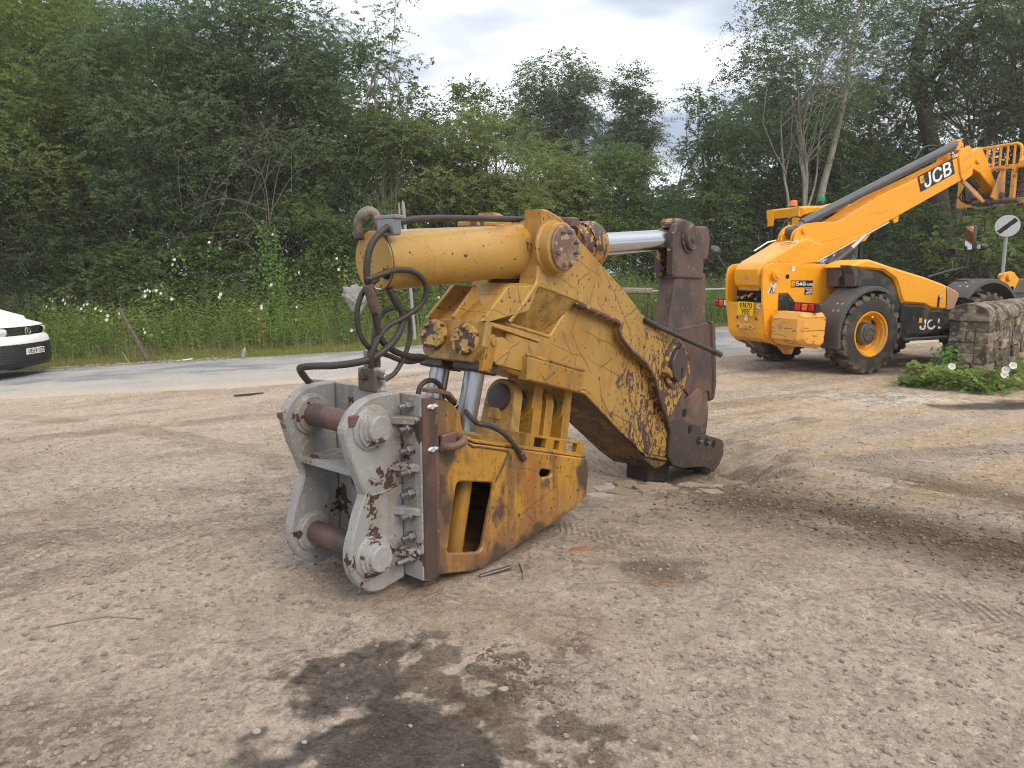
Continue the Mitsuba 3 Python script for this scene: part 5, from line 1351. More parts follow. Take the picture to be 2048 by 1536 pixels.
bs('site_yellow', fn=site_yellow, rough=0.32, coat=0.35)
bs('scraped_yellow', fn=scraped_yellow, rough=0.45)
bs('dusty_yellow', fn=lambda p, n, uv: mix((0.70, 0.32, 0.03), (0.42, 0.26, 0.15), smoothstep(0.3, 0.65, fbm(p.x * 5, p.y * 5, p.z * 5, 4))), rough=0.55)
bs('tyre_rubber', fn=tyre_fn, rough=0.75)
bs('black_plastic', fn=lambda p, n, uv: mix((0.018, 0.019, 0.021), (0.075, 0.066, 0.056), smoothstep(0.45, 0.75, fbm(p.x * 6, p.y * 6, p.z * 4, 4))), rough=0.42)
bs('fender_grey', fn=lambda p, n, uv: mix((0.050, 0.052, 0.058), (0.085, 0.082, 0.080), fbm(p.x * 5, p.y * 5, p.z * 5, 3)), rough=0.5)
bs('tube_grey', fn=lambda p, n, uv: mix((0.060, 0.066, 0.075), (0.095, 0.10, 0.105), fbm(p.x * 3, p.y * 3, p.z * 9, 3)), rough=0.32)
bs('hub_dark', fn=lambda p, n, uv: mix((0.04, 0.035, 0.03), (0.12, 0.115, 0.11), fbm(p.x * 9, p.y * 9, p.z * 9, 3)), rough=0.5)
bs('decal_black', (0.012, 0.012, 0.013), 0.4)
bs('decal_white', (0.75, 0.75, 0.75), 0.45)
bs('decal_worn', fn=lambda p, n, uv: mix((0.70, 0.70, 0.69), (0.03, 0.031, 0.033), smoothstep(0.56, 0.60, fbm(p.x * 17, p.y * 17, p.z * 17, 4))), rough=0.5)
bs('decal_orange', (0.80, 0.36, 0.01), 0.4)
bs('plate_yellow', (0.80, 0.52, 0.01), 0.35)
bs('lens_red', (0.45, 0.008, 0.012), 0.15, coat=0.6)
bs('lens_amber', (0.65, 0.14, 0.006), 0.15, coat=0.6)
bs('lens_clear', (0.62, 0.62, 0.62), 0.12, coat=0.6)
bs('beacon_orange', (0.85, 0.17, 0.004), 0.2, coat=0.5)
bs('beacon_green', (0.008, 0.22, 0.085), 0.2, coat=0.5)
bs('mirror_glass', (0.75, 0.77, 0.78), 0.03, 1.0)
bs('bright_steel', (0.60, 0.58, 0.54), 0.25, 1.0)
scene['window_glass'] = {'type': 'thindielectric', 'int_ior': 1.5}
bs('seat_dark', (0.02, 0.02, 0.022), 0.7)
bs('sticker', fn=lambda p, n, uv: mix((0.62, 0.62, 0.58), (0.16, 0.20, 0.17), smoothstep(0.48, 0.58, fbm(p.x * 40, p.y * 40, p.z * 40, 2))), rough=0.5)


def wheel(key, fr, out, R=0.61, steer=0.0):
    """fr: centre of the wheel, its y axis along the axle; out: -1 if the outer face looks to -y"""
    W = 0.205
    prof = [(-0.17, 0.33), (-0.20, 0.36), (-0.208, 0.44), (-0.205, 0.53), (-0.185, 0.563), (-0.1, 0.576), (0, 0.58), (0.1, 0.576), (0.185, 0.563), (0.205, 0.53), (0.208, 0.44), (0.20, 0.36), (0.17, 0.33)]
    ty = lathe(fr.o, fr.m[1], prof, 56, caps=(False, False))
    V, F, n0 = [], [], 0
    for k in range(22):
        for sd in (-1, 1):
            a0 = (k + (0.5 if sd > 0 else 0)) / 22 * 2 * math.pi
            ys = A([0.0, 0.07, 0.14, 0.205, 0.212]) * sd
            sk = A([0.0, 0.09, 0.145, 0.165, 0.165]) * 1.25
            for i in range(5):
                w = [0.034, 0.040, 0.050, 0.062, 0.060][i]
                for rr_, ww in ((0.555 if i < 4 else 0.50, w * 1.15), (R if i < 3 else R - 0.012 if i == 3 else 0.545, w)):
                    for e in (-1, 1):
                        a = a0 + sk[i] + e * ww
                        V.append(fr.o + fr.m[1] * (ys[i] + (-0.012 * sd if i == 0 else 0)) + rr_ * (math.cos(a) * fr.m[0] + math.sin(a) * fr.m[2]))
            for i in range(4):
                p, q = n0 + i * 4, n0 + (i + 1) * 4
                for a, b in ((0, 1), (1, 3), (3, 2), (2, 0)):
                    F += [[p + a, p + b, q + b], [p + a, q + b, q + a]]
            F += [[n0, n0 + 1, n0 + 3], [n0, n0 + 3, n0 + 2], [n0 + 16, n0 + 19, n0 + 17], [n0 + 16, n0 + 18, n0 + 19]]
            n0 += 20
    put(key, cat(ty, trimesh.Trimesh(A(V), A(F), process=False)), 'tyre_rubber', 35)
    o = fr.m[1] * out
    c = fr.o + o * 0.19
    put(key + '__rim', lathe(c, -o, [(0, 0.345), (-0.008, 0.34), (0.0, 0.315), (0.03, 0.305), (0.035, 0.285), (0.085, 0.275), (0.09, 0.262), (0.15, 0.255), (0.155, 0.20), (0.16, 0.10)], 48, caps=(False, True)), 'site_yellow', 35)
    put(key + '__hub', lathe(c - o * 0.16, o, [(0, 0.175), (0.02, 0.175), (0.10, 0.165), (0.115, 0.15), (0.115, 0.12), (0.135, 0.115), (0.14, 0.10)], 32), 'hub_dark', 35)
    for k in range(10):
        a = k * 0.628
        put(key + '__wheel_nut', bolt(c - o * 0.025 + 0.085 * (math.cos(a) * fr.m[0] + math.sin(a) * fr.m[2]), o, 0.012, 0.02, False), 'dull_steel')
    put(key + '__valve', rod(c - o * 0.02 + 0.24 * fr.m[2], c + o * 0.01 + 0.26 * fr.m[2], 0.02, 10), 'site_yellow', 30)


def arc_fender(cx, cz, r, y0, y1, a0, a1, n=22, th=0.022, lip=0.05):
    V, F = [], []
    for k, a in enumerate(np.radians(np.linspace(a0, a1, n))):
        c, s = math.cos(a), math.sin(a)
        for y, rr_ in ((y0, r - lip), (y0, r), (y0 + 0.03, r + 0.016), (y1, r + 0.016), (y1, r - th), (y0 + 0.035, r - th), (y0 + 0.02, r - lip)):
            V.append([cx + rr_ * c, y, cz + rr_ * s])
    for k in range(n - 1):
        p, q = k * 7, (k + 1) * 7
        for a in range(7):
            b = (a + 1) % 7
            F += [[p + a, p + b, q + b], [p + a, q + b, q + a]]
    for p in (0, (n - 1) * 7):
        F += [[p, p + i, p + i + 1] for i in range(1, 6)]
    return trimesh.Trimesh(JF(A(V)), A(F), process=False)


def telehandler():
    K = 'telehandler'
    tag(K, 'yellow telehandler with raised boom and orange and green beacons, parked by the lane', 'telehandler')

    def P(s, q, z):
        return JF([s, q, z])[0]
    C = 1.08
    # rear tower
    pan = [(-1.30, 0.60), (-1.385, 1.074), (-1.408, 1.397), (-1.405, 1.50), (-1.385, 1.57), (-1.35, 1.615), (-1.30, 1.645), (-1.215, 1.662), (-0.429, 1.658), (0.04, 1.637), (0.065, 1.462), (0.243, 1.306), (0.60, 1.15), (0.9, 0.8), (0.6, 0.5), (-0.2, 0.45), (-0.354, 0.42), (-0.586, 0.40), (-0.946, 0.375), (-1.15, 0.45)]
    put(K + '__side_frame', prism(JF, pan, 0.66, 0.70, 'xz', 0.006), 'site_yellow')
    put(K + '__side_frame', prism(JF, pan, 1.46, 1.50, 'xz', 0.006), 'site_yellow')
    put(K + '__chassis', box(JF, (-1.0, 3.3), (0.72, 1.44), (0.42, 0.85), 0.02), 'black_plastic')
    put(K + '__rear_panel', prism(JF, [(-1.33, 0.62), (-1.37, 1.07), (-1.30, 1.07), (-1.24, 0.56), (-1.10, 0.50), (-1.15, 0.46), (-1.29, 0.53)], 0.70, 1.46, 'xz', 0.008), 'site_yellow')
    put(K + '__rear_panel__towing_eye', prism(JF.sub([-1.338, 0, 0], 0), [(0.88, 0.66), (1.22, 0.66), (1.25, 0.70), (1.22, 0.745), (0.88, 0.745), (0.85, 0.70)], -0.03, 0.02, 'yz', 0.008), 'scraped_yellow')
    for y in (0.92, 1.2):
        put(K + '__rear_panel__bolt', bolt(P(-1.37, y, 0.70), -JF.m[0], 0.016, 0.012), 'dull_steel')
    for y in (0.82, 1.24):
        put(K + '__rear_panel__sensor', rod(P(-1.335, y, 0.83), P(-1.362, y, 0.83), 0.024, 16), 'fender_grey', 30)
    put(K + '__rear_panel__sticker', box(JF, (-1.372, -1.352), (1.0, 1.05), (0.79, 0.87), 0.001), 'decal_white')
    put(K + '__rear_panel__sticker', box(JF, (-1.384, -1.362), (0.725, 0.785), (0.955, 1.045), 0.001), 'sticker')
    put(K + '__underframe', prism(JF, [(-1.25, 0.52), (-1.0, 0.42), (-0.85, 0.28), (-0.72, 0.27), (-0.68, 0.36), (-0.5, 0.46), (-0.7, 0.56)], 0.70, 0.76, 'xz', 0.01), 'dusty_yellow')
    put(K + '__underframe', prism(JF, [(-1.25, 0.52), (-1.05, 0.42), (-0.95, 0.34), (-0.85, 0.34), (-0.78, 0.42), (-0.5, 0.46), (-0.7, 0.56)], 1.28, 1.34, 'xz', 0.01), 'dusty_yellow')
    put(K + '__interior', box(JF, (-1.20, -0.3), (0.71, 1.45), (0.9, 1.25), 0.01), 'black_void')
    for y, z in ((0.9, 1.12), (1.05, 1.16), (1.2, 1.13)):
        put(K + '__pipe', rod(P(-1.32, y, z), P(-1.15, y + 0.06, z + 0.06), 0.02, 10), 'dusty_yellow' if y > 1 else 'dull_steel', 40)
    put(K + '__hydraulic_port', rod(P(-1.33, 1.30, 1.13), P(-1.2, 1.27, 1.13), 0.028, 14), 'dull_steel', 40)
    # number plate
    NP = Frame(P(-1.405, 1.185, 0.875), -JF.m[1], JF.m[0], JF.m[2])
    put(K + '__number_plate', box(NP, (0, 0.345), (0, 0.012), (0, 0.205), 0.003), 'plate_yellow', label='yellow number plate reading FN70 YEE')
    put(K + '__number_plate__lettering', cat(text(NP, 'FN70', 0.076, 0.05, 0.112, 0.0, wide=1.0), text(NP, 'YEE', 0.076, 0.085, 0.018, 0.0, wide=1.0)), 'decal_black')
    # pivot pins
    for y0, y1 in ((0.60, 0.67), (1.49, 1.56)):
        put(K + '__boom_pivot', rod(P(-1.18, y0, 1.49), P(-1.18, y1, 1.49), 0.085, 28), 'site_yellow', 40)
        put(K + '__boom_pivot__cap', rod(P(-1.18, y0 - 0.02 if y0 < 1 else y0 + 0.05, 1.49), P(-1.18, y0 if y0 < 1 else y1 + 0.02, 1.49), 0.05, 20), 'site_yellow', 40)
    put(K + '__side_frame__hole', lathe(P(-0.94, 0.657, 1.463), JF.m[1], [(0, 0.036), (0.002, 0.036)], 20), 'black_void')
    put(K + '__side_frame__slot', prism(JF, [(-0.93, 1.56), (-0.915, 1.555), (-0.86, 1.60), (-0.87, 1.615), (-0.90, 1.60)], 0.655, 0.66, 'xz', 0.001), 'dusty_yellow')
    put(K + '__side_frame__sticker', box(JF, (-0.855, -0.81), (0.655, 0.66), (1.54, 1.615), 0.001), 'decal_white')
    put(K + '__side_frame__sticker', box(JF, (-0.04, 0.0), (0.655, 0.66), (1.50, 1.62), 0.001), 'sticker')
    # decals on the side frame
    put(K + '__model_badge', box(JF, (-0.865, -0.43), (0.656, 0.661), (1.30, 1.405), 0.001), 'decal_black', label='black badge reading 540-140 in white')
    put(K + '__model_badge__emblem', box(JF, (-0.858, -0.785), (0.652, 0.657), (1.315, 1.39), 0.001), 'decal_orange')
    put(K + '__model_badge__emblem_mark', text(JF, 'b', 0.04, -0.835, 1.33, 0.652, slant=0.2), 'decal_black')
    put(K + '__model_badge__lettering', cat(text(JF, '540', 0.062, -0.775, 1.325, 0.656, wide=1.2), text(JF, '-140', 0.036, -0.595, 1.325, 0.656, wide=1.3)), 'decal_white')
    put(K + '__dealer_sticker', box(JF, (-0.585, -0.43), (0.656, 0.661), (1.185, 1.288), 0.001), 'decal_black')
    put(K + '__dealer_sticker__lettering', cat(text(JF, 'WATLING', 0.020, -0.57, 1.258, 0.656), text(JF, 'JCB', 0.034, -0.555, 1.214, 0.656, slant=0.2, wide=1.2), text(JF, '0845 6000', 0.014, -0.57, 1.194, 0.656)), 'decal_white')
    put(K + '__warning_triangle', prism(JF, [(-1.32, 1.21), (-1.155, 1.21), (-1.237, 1.385)], 0.655, 0.66, 'xz', 0.001), 'sticker')
    put(K + '__warning_triangle__lettering', text(JF, 'A', 0.06, -1.265, 1.245, 0.654), 'decal_black')
    put(K + '__info_sticker', box(JF, (-1.215, -1.15), (0.656, 0.661), (1.29, 1.385), 0.001), 'sticker')
    # light bars
    for sd, y0, y1, lens in ((0, 0.56, -0.05, ((0.36, 'lens_red'), (0.228, 'lens_amber'), (0.098, 'lens_red'))), (1, 1.55, 2.28, ((2.20, 'lens_red'), (2.075, 'lens_amber'), (1.95, 'lens_clear')))):
        a, b = min(y0, y1), max(y0, y1)
        bar = prism(JF, [(a, 0.985), (a, 1.06), (a + 0.03, 1.085), (b, 1.09), (b, 0.955), (a + 0.06, 0.95)], -0.98, -0.93, 'yz', 0.006)
        k = put(K + '__light_bar', bar, 'black_plastic')
        for y, m in lens:
            put(k + '__lamp', prism(JF, [(y - 0.05, 0.975), (y + 0.05, 0.975), (y + 0.05, 1.07), (y - 0.05, 1.07)], -1.015, -0.98, 'yz', 0.012), m)
    put(K + '__light_bracket', prism(JF, [(-1.09, 0.96), (-1.09, 1.22), (-0.93, 1.22), (-0.78, 1.08), (-0.78, 0.96)], 0.635, 0.66, 'xz', 0.005), 'black_plastic')
    for s, z in ((-1.06, 1.20), (-1.07, 1.13), (-0.89, 1.12), (-0.9, 1.01)):
        put(K + '__light_bracket__bolt', bolt(P(s, 0.635, z), -JF.m[1], 0.009, 0.008, False), 'bright_steel')
    # scraped counterweight
    w = [(-1.26, 0.86), (-1.20, 0.955), (-0.80, 0.955), (-0.72, 0.87), (-0.74, 0.50), (-0.85, 0.42), (-1.15, 0.46), (-1.25, 0.56)]
    put(K + '__counterweight', prism(JF, w, 0.02, 0.655, 'xz', 0.065), 'scraped_yellow', 30, label='scraped and scuffed yellow corner weight')
    put(K + '__counterweight__hole', lathe(P(-1.262, 0.42, 0.74), JF.m[0], [(0, 0.05), (0.004, 0.05)], 18), 'dusty_yellow')
    # boom
    tail = [(-1.27, 1.28), (-1.34, 1.34), (-1.375, 1.46), (-1.36, 1.57), (-1.30, 1.645), (-1.22, 1.70), (-0.80, 1.90), (-0.62, 2.0), (-0.45, 2.05), (-0.1, 1.95), (-0.2, 1.66), (-0.9, 1.60), (-1.05, 1.30)]
    put(K + '__boom_tail', prism(JF, tail, 0.80, 1.37, 'xz', 0.03), 'site_yellow', 30)
    put(K + '__boom_tail__plate', prism(JF, [(-1.285, 1.25), (-1.31, 1.30), (-1.2, 1.30), (-1.2, 1.25)], 0.86, 1.31, 'xz', 0.005), 'dusty_yellow')
    put(K + '__boom_tail__disc', lathe(P(-1.368, 1.06, 1.47), -JF.m[0], [(0, 0.045), (0.01, 0.045)], 20), 'dusty_yellow')
    for k in range(3):
        put(K + '__boom_tail__weld_line', tube([P(-1.30 + 0.12 * k, 0.795, 1.50 + 0.02 * k), P(-1.22 + 0.12 * k, 0.795, 1.60 + 0.02 * k), P(-1.05 + 0.08 * k, 0.795, 1.71 + 0.02 * k)], 0.012, 6, 5), 'site_yellow', True)
    boom = [(-0.393, 1.68), (-0.60, 1.88), (-0.62, 2.02), (-0.602, 2.107), (-0.555, 2.18), (-0.48, 2.24), (-0.402, 2.271), (-0.121, 2.303), (0.201, 2.312), (0.32, 2.35), (1.124, 2.75), (1.93, 3.06), (2.95, 3.47), (3.10, 3.12), (1.483, 2.41), (0.5, 1.97), (-0.186, 1.677)]
    put(K + '__boom', prism(JF, boom, 0.90, 0.935, 'xz', 0.006), 'site_yellow', label='near boom side carrying the large white lettering')
    put(K + '__boom__side', prism(JF, boom, 1.23, 1.265, 'xz', 0.006), 'site_yellow')
    core = [(0.0, 1.80), (-0.1, 2.18), (0.28, 2.24), (1.12, 2.66), (1.93, 2.98), (2.95, 3.40), (3.06, 3.12), (1.483, 2.43), (0.5, 1.99)]
    put(K + '__boom__core', prism(JF, core, 0.935, 1.23, 'xz', 0.004), 'dusty_yellow')
    for y in (0.97, 1.19):
        put(K + '__boom__ear', prism(JF, [(-0.62, 1.95), (-0.62, 2.05), (-0.60, 2.12), (-0.54, 2.19), (-0.46, 2.22), (-0.3, 2.2), (-0.3, 1.85)], y - 0.02, y + 0.02, 'xz', 0.006), 'site_yellow')
    put(K + '__boom__pin', rod(P(-0.44, 0.86, 2.165), P(-0.44, 1.3, 2.165), 0.045, 22), 'site_yellow', 40)
    put(K + '__boom__rib_line', tube([P(s, 0.897, z) for s, z in [(-0.411, 1.783), (-0.261, 1.847), (-0.115, 1.975), (0.028, 2.023), (0.247, 2.064), (0.45, 2.15), (0.609, 2.25), (0.783, 2.40), (0.97, 2.475), (1.152, 2.492), (1.30, 2.53), (1.444, 2.581)]], 0.007, 6, 6), 'site_yellow', True)
    put(K + '__boom__pipe', rod(P(-0.12, 0.92, 1.68), P(1.40, 0.92, 2.345), 0.018, 12), 'bright_steel', 40)
    put(K + '__boom__lug', prism(JF, [(0.75, 2.10), (0.86, 2.02), (0.93, 2.03), (1.12, 2.25), (1.0, 2.25)], 0.94, 0.98, 'xz', 0.006), 'site_yellow')
    put(K + '__boom__lug', prism(JF, [(1.50, 2.40), (1.56, 2.33), (1.64, 2.36), (1.66, 2.47)], 0.94, 0.98, 'xz', 0.006), 'site_yellow')
    # boom lettering
    LG = Frame(P(2.055, 0.897, 2.850), [*(JF.v([math.cos(math.radians(23.5)), 0, math.sin(math.radians(23.5))]))], JF.m[1], JF.v([-math.sin(math.radians(23.5)), 0, math.cos(math.radians(23.5))]))
    put(K + '__boom_badge', prism(LG, [(0, 0), (0.86, 0), (0.86, 0.265), (0, 0.265)], -0.004, 0.002, 'xz', 0.001), 'decal_black', label='black panel with large white JCB lettering')
    put(K + '__boom_badge__emblem', prism(LG, [(0.035, 0.125), (0.13, 0.125), (0.13, 0.245), (0.035, 0.245)], -0.006, -0.004, 'xz', 0.0005), 'decal_orange')
    put(K + '__boom_badge__emblem_mark', text(LG, 'b', 0.055, 0.062, 0.155, -0.006, slant=0.2), 'decal_black')
    put(K + '__boom_badge__lettering', text(LG, 'JCB', 0.215, 0.085, 0.025, -0.0045, slant=0.12, wide=1.22), 'decal_white')
    # boom head and nose
    head = [(2.88, 3.44), (2.90, 3.52), (2.936, 3.575), (3.02, 3.625), (3.084, 3.661), (3.137, 3.661), (3.16, 3.64), (3.229, 3.483), (3.262, 3.24), (3.255, 3.185), (3.06, 3.07), (2.99, 3.13), (2.94, 3.25)]
    for y0 in (0.872, 1.265):
        put(K + '__head_plate', prism(JF, head, y0, y0 + 0.03, 'xz', 0.008), 'site_yellow')
    for i, (s, z) in enumerate(((2.98, 3.40), (3.04, 3.435), (3.10, 3.47), (3.15, 3.50), (3.02, 3.22), (3.08, 3.26), (3.12, 3.30), (3.18, 3.33))):
        put(K + '__head_plate__bolt', bolt(P(s, 0.872, z), -JF.m[1], 0.011, 0.008, False), 'dusty_yellow')
    nose = [(3.20, 3.52), (3.263, 3.57), (3.45, 3.665), (3.52, 3.66), (3.735, 3.415), (3.909, 3.15), (4.06, 2.907), (4.04, 2.885), (4.0, 2.90), (3.80, 3.047), (3.514, 3.235), (3.36, 3.285), (3.20, 3.28)]
    put(K + '__boom_nose', prism(JF, nose, 0.925, 1.255, 'xz', 0.012), 'site_yellow')
    put(K + '__boom_nose__top', prism(JF, [(3.263, 3.572), (3.45, 3.668), (3.515, 3.664), (3.50, 3.60), (3.28, 3.55)], 0.94, 1.24, 'xz', 0.004), 'dusty_yellow')
    put(K + '__boom_nose__pin', rod(P(3.42, 0.89, 3.43), P(3.42, 1.28, 3.43), 0.045, 20), 'scraped_yellow', 40)
    put(K + '__boom_nose__weld_line', tube([P(3.52, 0.922, 3.26), P(3.73, 0.922, 3.41)], 0.007, 6), 'site_yellow', True)
    put(K + '__boom_nose__weld_line', tube([P(3.82, 0.922, 3.05), P(3.93, 0.922, 3.14)], 0.007, 6), 'site_yellow', True)
    put(K + '__tilt_cylinder', rod(P(3.22, 1.09, 3.26), P(3.66, 1.09, 3.00), 0.085, 24), 'black_plastic', 40)
    put(K + '__tilt_cylinder__rod', rod(P(3.66, 1.09, 3.0), P(3.98, 1.09, 2.80), 0.035, 16), 'bright_steel', 40)
    put(K + '__tilt_link', prism(JF, [(3.08, 3.07), (3.16, 3.11), (3.55, 2.90), (3.75, 2.76), (3.68, 2.74), (3.45, 2.85)], 0.93, 0.97, 'xz', 0.006), 'dusty_yellow')
    # extension ram along the top
    put(K + '__boom_cylinder', cat(rod(P(-0.30, 1.09, 2.285), P(3.035, 1.09, 3.70), 0.072, 28), rod(P(-0.42, 1.09, 2.20), P(-0.28, 1.09, 2.29), 0.055, 20)), 'tube_grey', 40, label='dark grey ram along the top of the boom')
    put(K + '__boom_cylinder__eye', rod(P(-0.475, 1.0, 2.15), P(-0.475, 1.18, 2.15), 0.085, 24), 'hub_dark', 40)
    put(K + '__boom_cylinder__end_bracket', prism(JF, [(2.98, 3.60), (3.02, 3.78), (3.10, 3.80), (3.16, 3.74), (3.20, 3.62), (3.10, 3.60)], 1.02, 1.16, 'xz', 0.01), 'scraped_yellow')
    put(K + '__boom_hose', tube(JF([(2.2, 1.18, 3.42), (2.4, 1.2, 3.62), (2.62, 1.2, 3.68), (2.9, 1.18, 3.66)]), 0.014, 8, 8), 'hose_rubber', True)
    put(K + '__boom_hose', tube(JF([(-0.50, 1.30, 2.20), (-0.42, 1.3, 2.34), (-0.25, 1.28, 2.41), (-0.12, 1.26, 2.38)]), 0.012, 8, 8), 'hose_rubber', True)
    for k in range(3):
        put(K + '__hose_pipe', tube(JF([(-0.83 + 0.035 * k, 0.84, 1.60), (-0.72 + 0.035 * k, 0.83, 1.93), (-0.70 + 0.04 * k, 0.83, 1.985), (-0.62 + 0.03 * k, 0.84, 2.0), (-0.56 + 0.03 * k, 0.85, 1.94), (-0.45 + 0.02 * k, 0.86, 1.66)]), 0.0115, 8, 6), 'bright_steel', True)
        put(K + '__hose_pipe__fitting', rod(P(-0.765 + 0.035 * k, 0.84, 1.80), P(-0.725 + 0.035 * k, 0.83, 1.915), 0.016, 10), 'dull_steel', 40)
    put(K + '__grab_rail', tube(JF([(-0.80, 0.98, 1.95), (-0.72, 0.93, 1.99), (-0.66, 0.91, 1.985)]), 0.014, 8), 'bright_steel', True)
    put(K + '__grab_rail', tube(JF([(-0.98, 1.36, 1.86), (-0.72, 1.36, 2.0), (-0.60, 1.3, 2.03)]), 0.014, 8), 'bright_steel', True)
    # lift ram
    put(K + '__lift_cylinder', rod(P(0.02, 0.80, 1.60), P(0.45, 0.80, 1.88), 0.085, 26), 'black_plastic', 40)
    put(K + '__lift_cylinder__rod', rod(P(0.45, 0.80, 1.88), P(0.88, 0.92, 2.12), 0.034, 18), 'chrome', 40)
    # fork carriage
    put(K + '__carriage', cat(box(JF, (3.88, 3.98), (0.30, 1.55), (2.70, 2.79), 0.01), box(JF, (3.88, 3.94), (1.50, 1.57), (2.70, 3.17), 0.006), box(JF, (3.88, 3.94), (0.55, 0.62), (2.70, 3.35), 0.006), box(JF, (3.88, 3.97), (0.42, 1.30), (3.30, 3.37), 0.008)), 'scraped_yellow')
    put(K + '__carriage__side_plate', prism(JF, [(3.70, 2.83), (3.98, 2.68), (4.05, 2.75), (4.0, 3.32), (3.92, 3.33)], 0.80, 0.84, 'xz', 0.006), 'dusty_yellow')
    put(K + '__carriage__pin', rod(P(3.93, 0.76, 2.86), P(3.93, 1.3, 2.86), 0.055, 20), 'hub_dark', 40)
    for y in (0.62, 0.74, 0.86, 0.98, 1.10, 1.22, 1.34, 1.46):
        put(K + '__backrest_bar', box(JF, (3.90, 3.925), (y - 0.014, y + 0.014), (3.36, 3.70), 0.004), 'site_yellow')
    put(K + '__backrest_frame', tube(JF([(3.91, 0.50, 3.30), (3.91, 0.50, 3.60), (3.91, 0.52, 3.67), (3.91, 0.58, 3.71), (3.91, 1.0, 3.71), (3.91, 1.52, 3.71), (3.91, 1.58, 3.67), (3.91, 1.58, 3.36)]), 0.026, 10), 'site_yellow', True)
    put(K + '__backrest_latch', prism(JF, [(3.84, 3.30), (4.0, 3.30), (4.0, 3.44), (3.92, 3.50), (3.84, 3.40)], 0.34, 0.50, 'xz', 0.01), 'site_yellow')
    for k, z in enumerate((2.92, 3.07, 3.20)):
        put(K + '__carriage__cross_bar', rod(P(4.0, 0.2, z), P(4.0, 0.70, z), 0.018, 10), 'hub_dark', 40)
    for y in (0.50, 1.38):
        put(K + '__fork', prism(JF, [(4.0, 3.30), (4.05, 3.30), (4.05, 2.72), (5.15, 2.86), (5.16, 2.83), (4.04, 2.66), (4.0, 2.68)], y - 0.06, y + 0.06, 'xz', 0.006), 'hub_dark')
    for k in range(3):
        put(K + '__carriage_hose', tube(JF([(3.60, 1.25, 3.02), (3.72, 1.40 - 0.05 * k, 2.86), (3.84, 1.30, 2.76 + 0.02 * k), (3.90, 1.12 - 0.1 * k, 2.84)]), 0.012, 8, 6), 'hose_rubber', True)
    put(K + '__coupling_cylinder', cat(rod(P(3.80, 0.40, 2.745), P(3.80, 1.2, 2.745), 0.045, 14), rod(P(3.80, 0.85, 2.745), P(3.80, 1.1, 2.745), 0.07, 14)), 'hub_dark', 40)
    # engine pod
    hood = [(-0.273, 1.60), (-0.20, 1.655), (-0.052, 1.70), (0.05, 1.715), (0.111, 1.713), (0.599, 1.60), (1.30, 1.455), (1.737, 1.345), (2.06, 1.235), (2.12, 1.20), (2.135, 1.15), (2.023, 0.919), (1.53, 0.954), (1.47, 0.965), (1.338, 1.021), (0.868, 1.054), (0.80, 1.15), (0.70, 1.36), (0.652, 1.424), (0.398, 1.548)]
    put(K + '__engine_cover', prism(JF, hood, 0.10, 0.64, 'xz', 0.035), 'site_yellow', 30)
    put(K + '__engine_cover__seam', tube([P(1.80, 0.097, 1.30), P(1.83, 0.097, 0.935)], 0.006, 6), 'decal_black', True)
    put(K + '__engine_cover__side_panel', prism(JF, [(1.835, 1.29), (2.03, 1.215), (2.095, 1.15), (2.005, 0.945), (1.835, 0.945)], 0.094, 0.10, 'xz', 0.002), 'panel_tan')
    for k in range(9):
        s = 0.30 + 0.075 * k
        z = 1.675 - 0.23 * (s - 0.30) + 0.004
        put(K + '__engine_cover__louvre', box(JF.sub([s, 0, z], -13), (-0.018, 0.018), (0.16, 0.42), (-0.008, 0.006), 0.003), 'decal_black')
    put(K + '__engine_cover__latch', box(JF, (1.62, 1.65), (0.085, 0.10), (0.99, 1.14), 0.003), 'decal_black')
    put(K + '__engine_cover__sticker', box(JF, (1.66, 1.70), (0.095, 0.10), (1.10, 1.19), 0.001), 'sticker')
    put(K + '__engine_cover__sticker', box(JF, (1.622, 1.648), (0.092, 0.1), (1.12, 1.17), 0.001), 'lens_red')
    pod = [(-0.16, 1.61), (-0.10, 1.61), (0.319, 1.545), (0.605, 1.42), (0.72, 1.28), (0.82, 1.10), (0.86, 1.05), (0.80, 0.55), (0.3, 0.75), (0.2, 1.25), (-0.10, 1.31)]
    put(K + '__engine_surround', prism(JF, pod, 0.13, 0.62, 'xz', 0.02), 'black_plastic', 30)
    put(K + '__air_intake', box(JF, (-0.16, 0.08), (0.42, 0.64), (1.31, 1.615), 0.01), 'hub_dark')
    put(K + '__air_intake__pipe', rod(P(-0.20, 0.40, 1.52), P(0.0, 0.40, 1.52), 0.075, 22), 'hub_dark', 40)
    put(K + '__air_intake__hood', prism(JF, [(-0.30, 1.63), (-0.14, 1.62), (-0.10, 1.50), (-0.12, 1.33), (-0.16, 1.32), (-0.19, 1.50)], 0.115, 0.3, 'xz', 0.01), 'fender_grey')
    low = [(0.845, 1.045), (1.338, 1.012), (1.47, 0.957), (1.531, 0.935), (2.024, 0.90), (1.95, 0.608), (1.074, 0.507), (0.842, 0.515)]
    put(K + '__lower_cover', prism(JF, low, 0.09, 0.66, 'xz', 0.025), 'black_plastic', 30, label='scuffed black lower cover with worn white lettering')
    put(K + '__lower_cover__lettering', cat(text(JF, 'JC', 0.155, 1.235, 0.640, 0.0895, slant=0.0, wide=1.35), prism(JF, [(1.665, 0.80), (1.69, 0.80), (1.685, 0.70), (1.72, 0.665), (1.745, 0.665), (1.745, 0.64), (1.69, 0.64), (1.655, 0.68)], 0.087, 0.09, 'xz', 0.0005)), 'decal_worn')
    put(K + '__lower_cover__emblem', box(JF, (1.225, 1.29), (0.0865, 0.09), (0.745, 0.825), 0.0005), 'decal_orange')
    put(K + '__lower_cover__step', box(JF, (0.9, 1.9), (0.06, 0.3), (0.47, 0.52), 0.01), 'hub_dark')
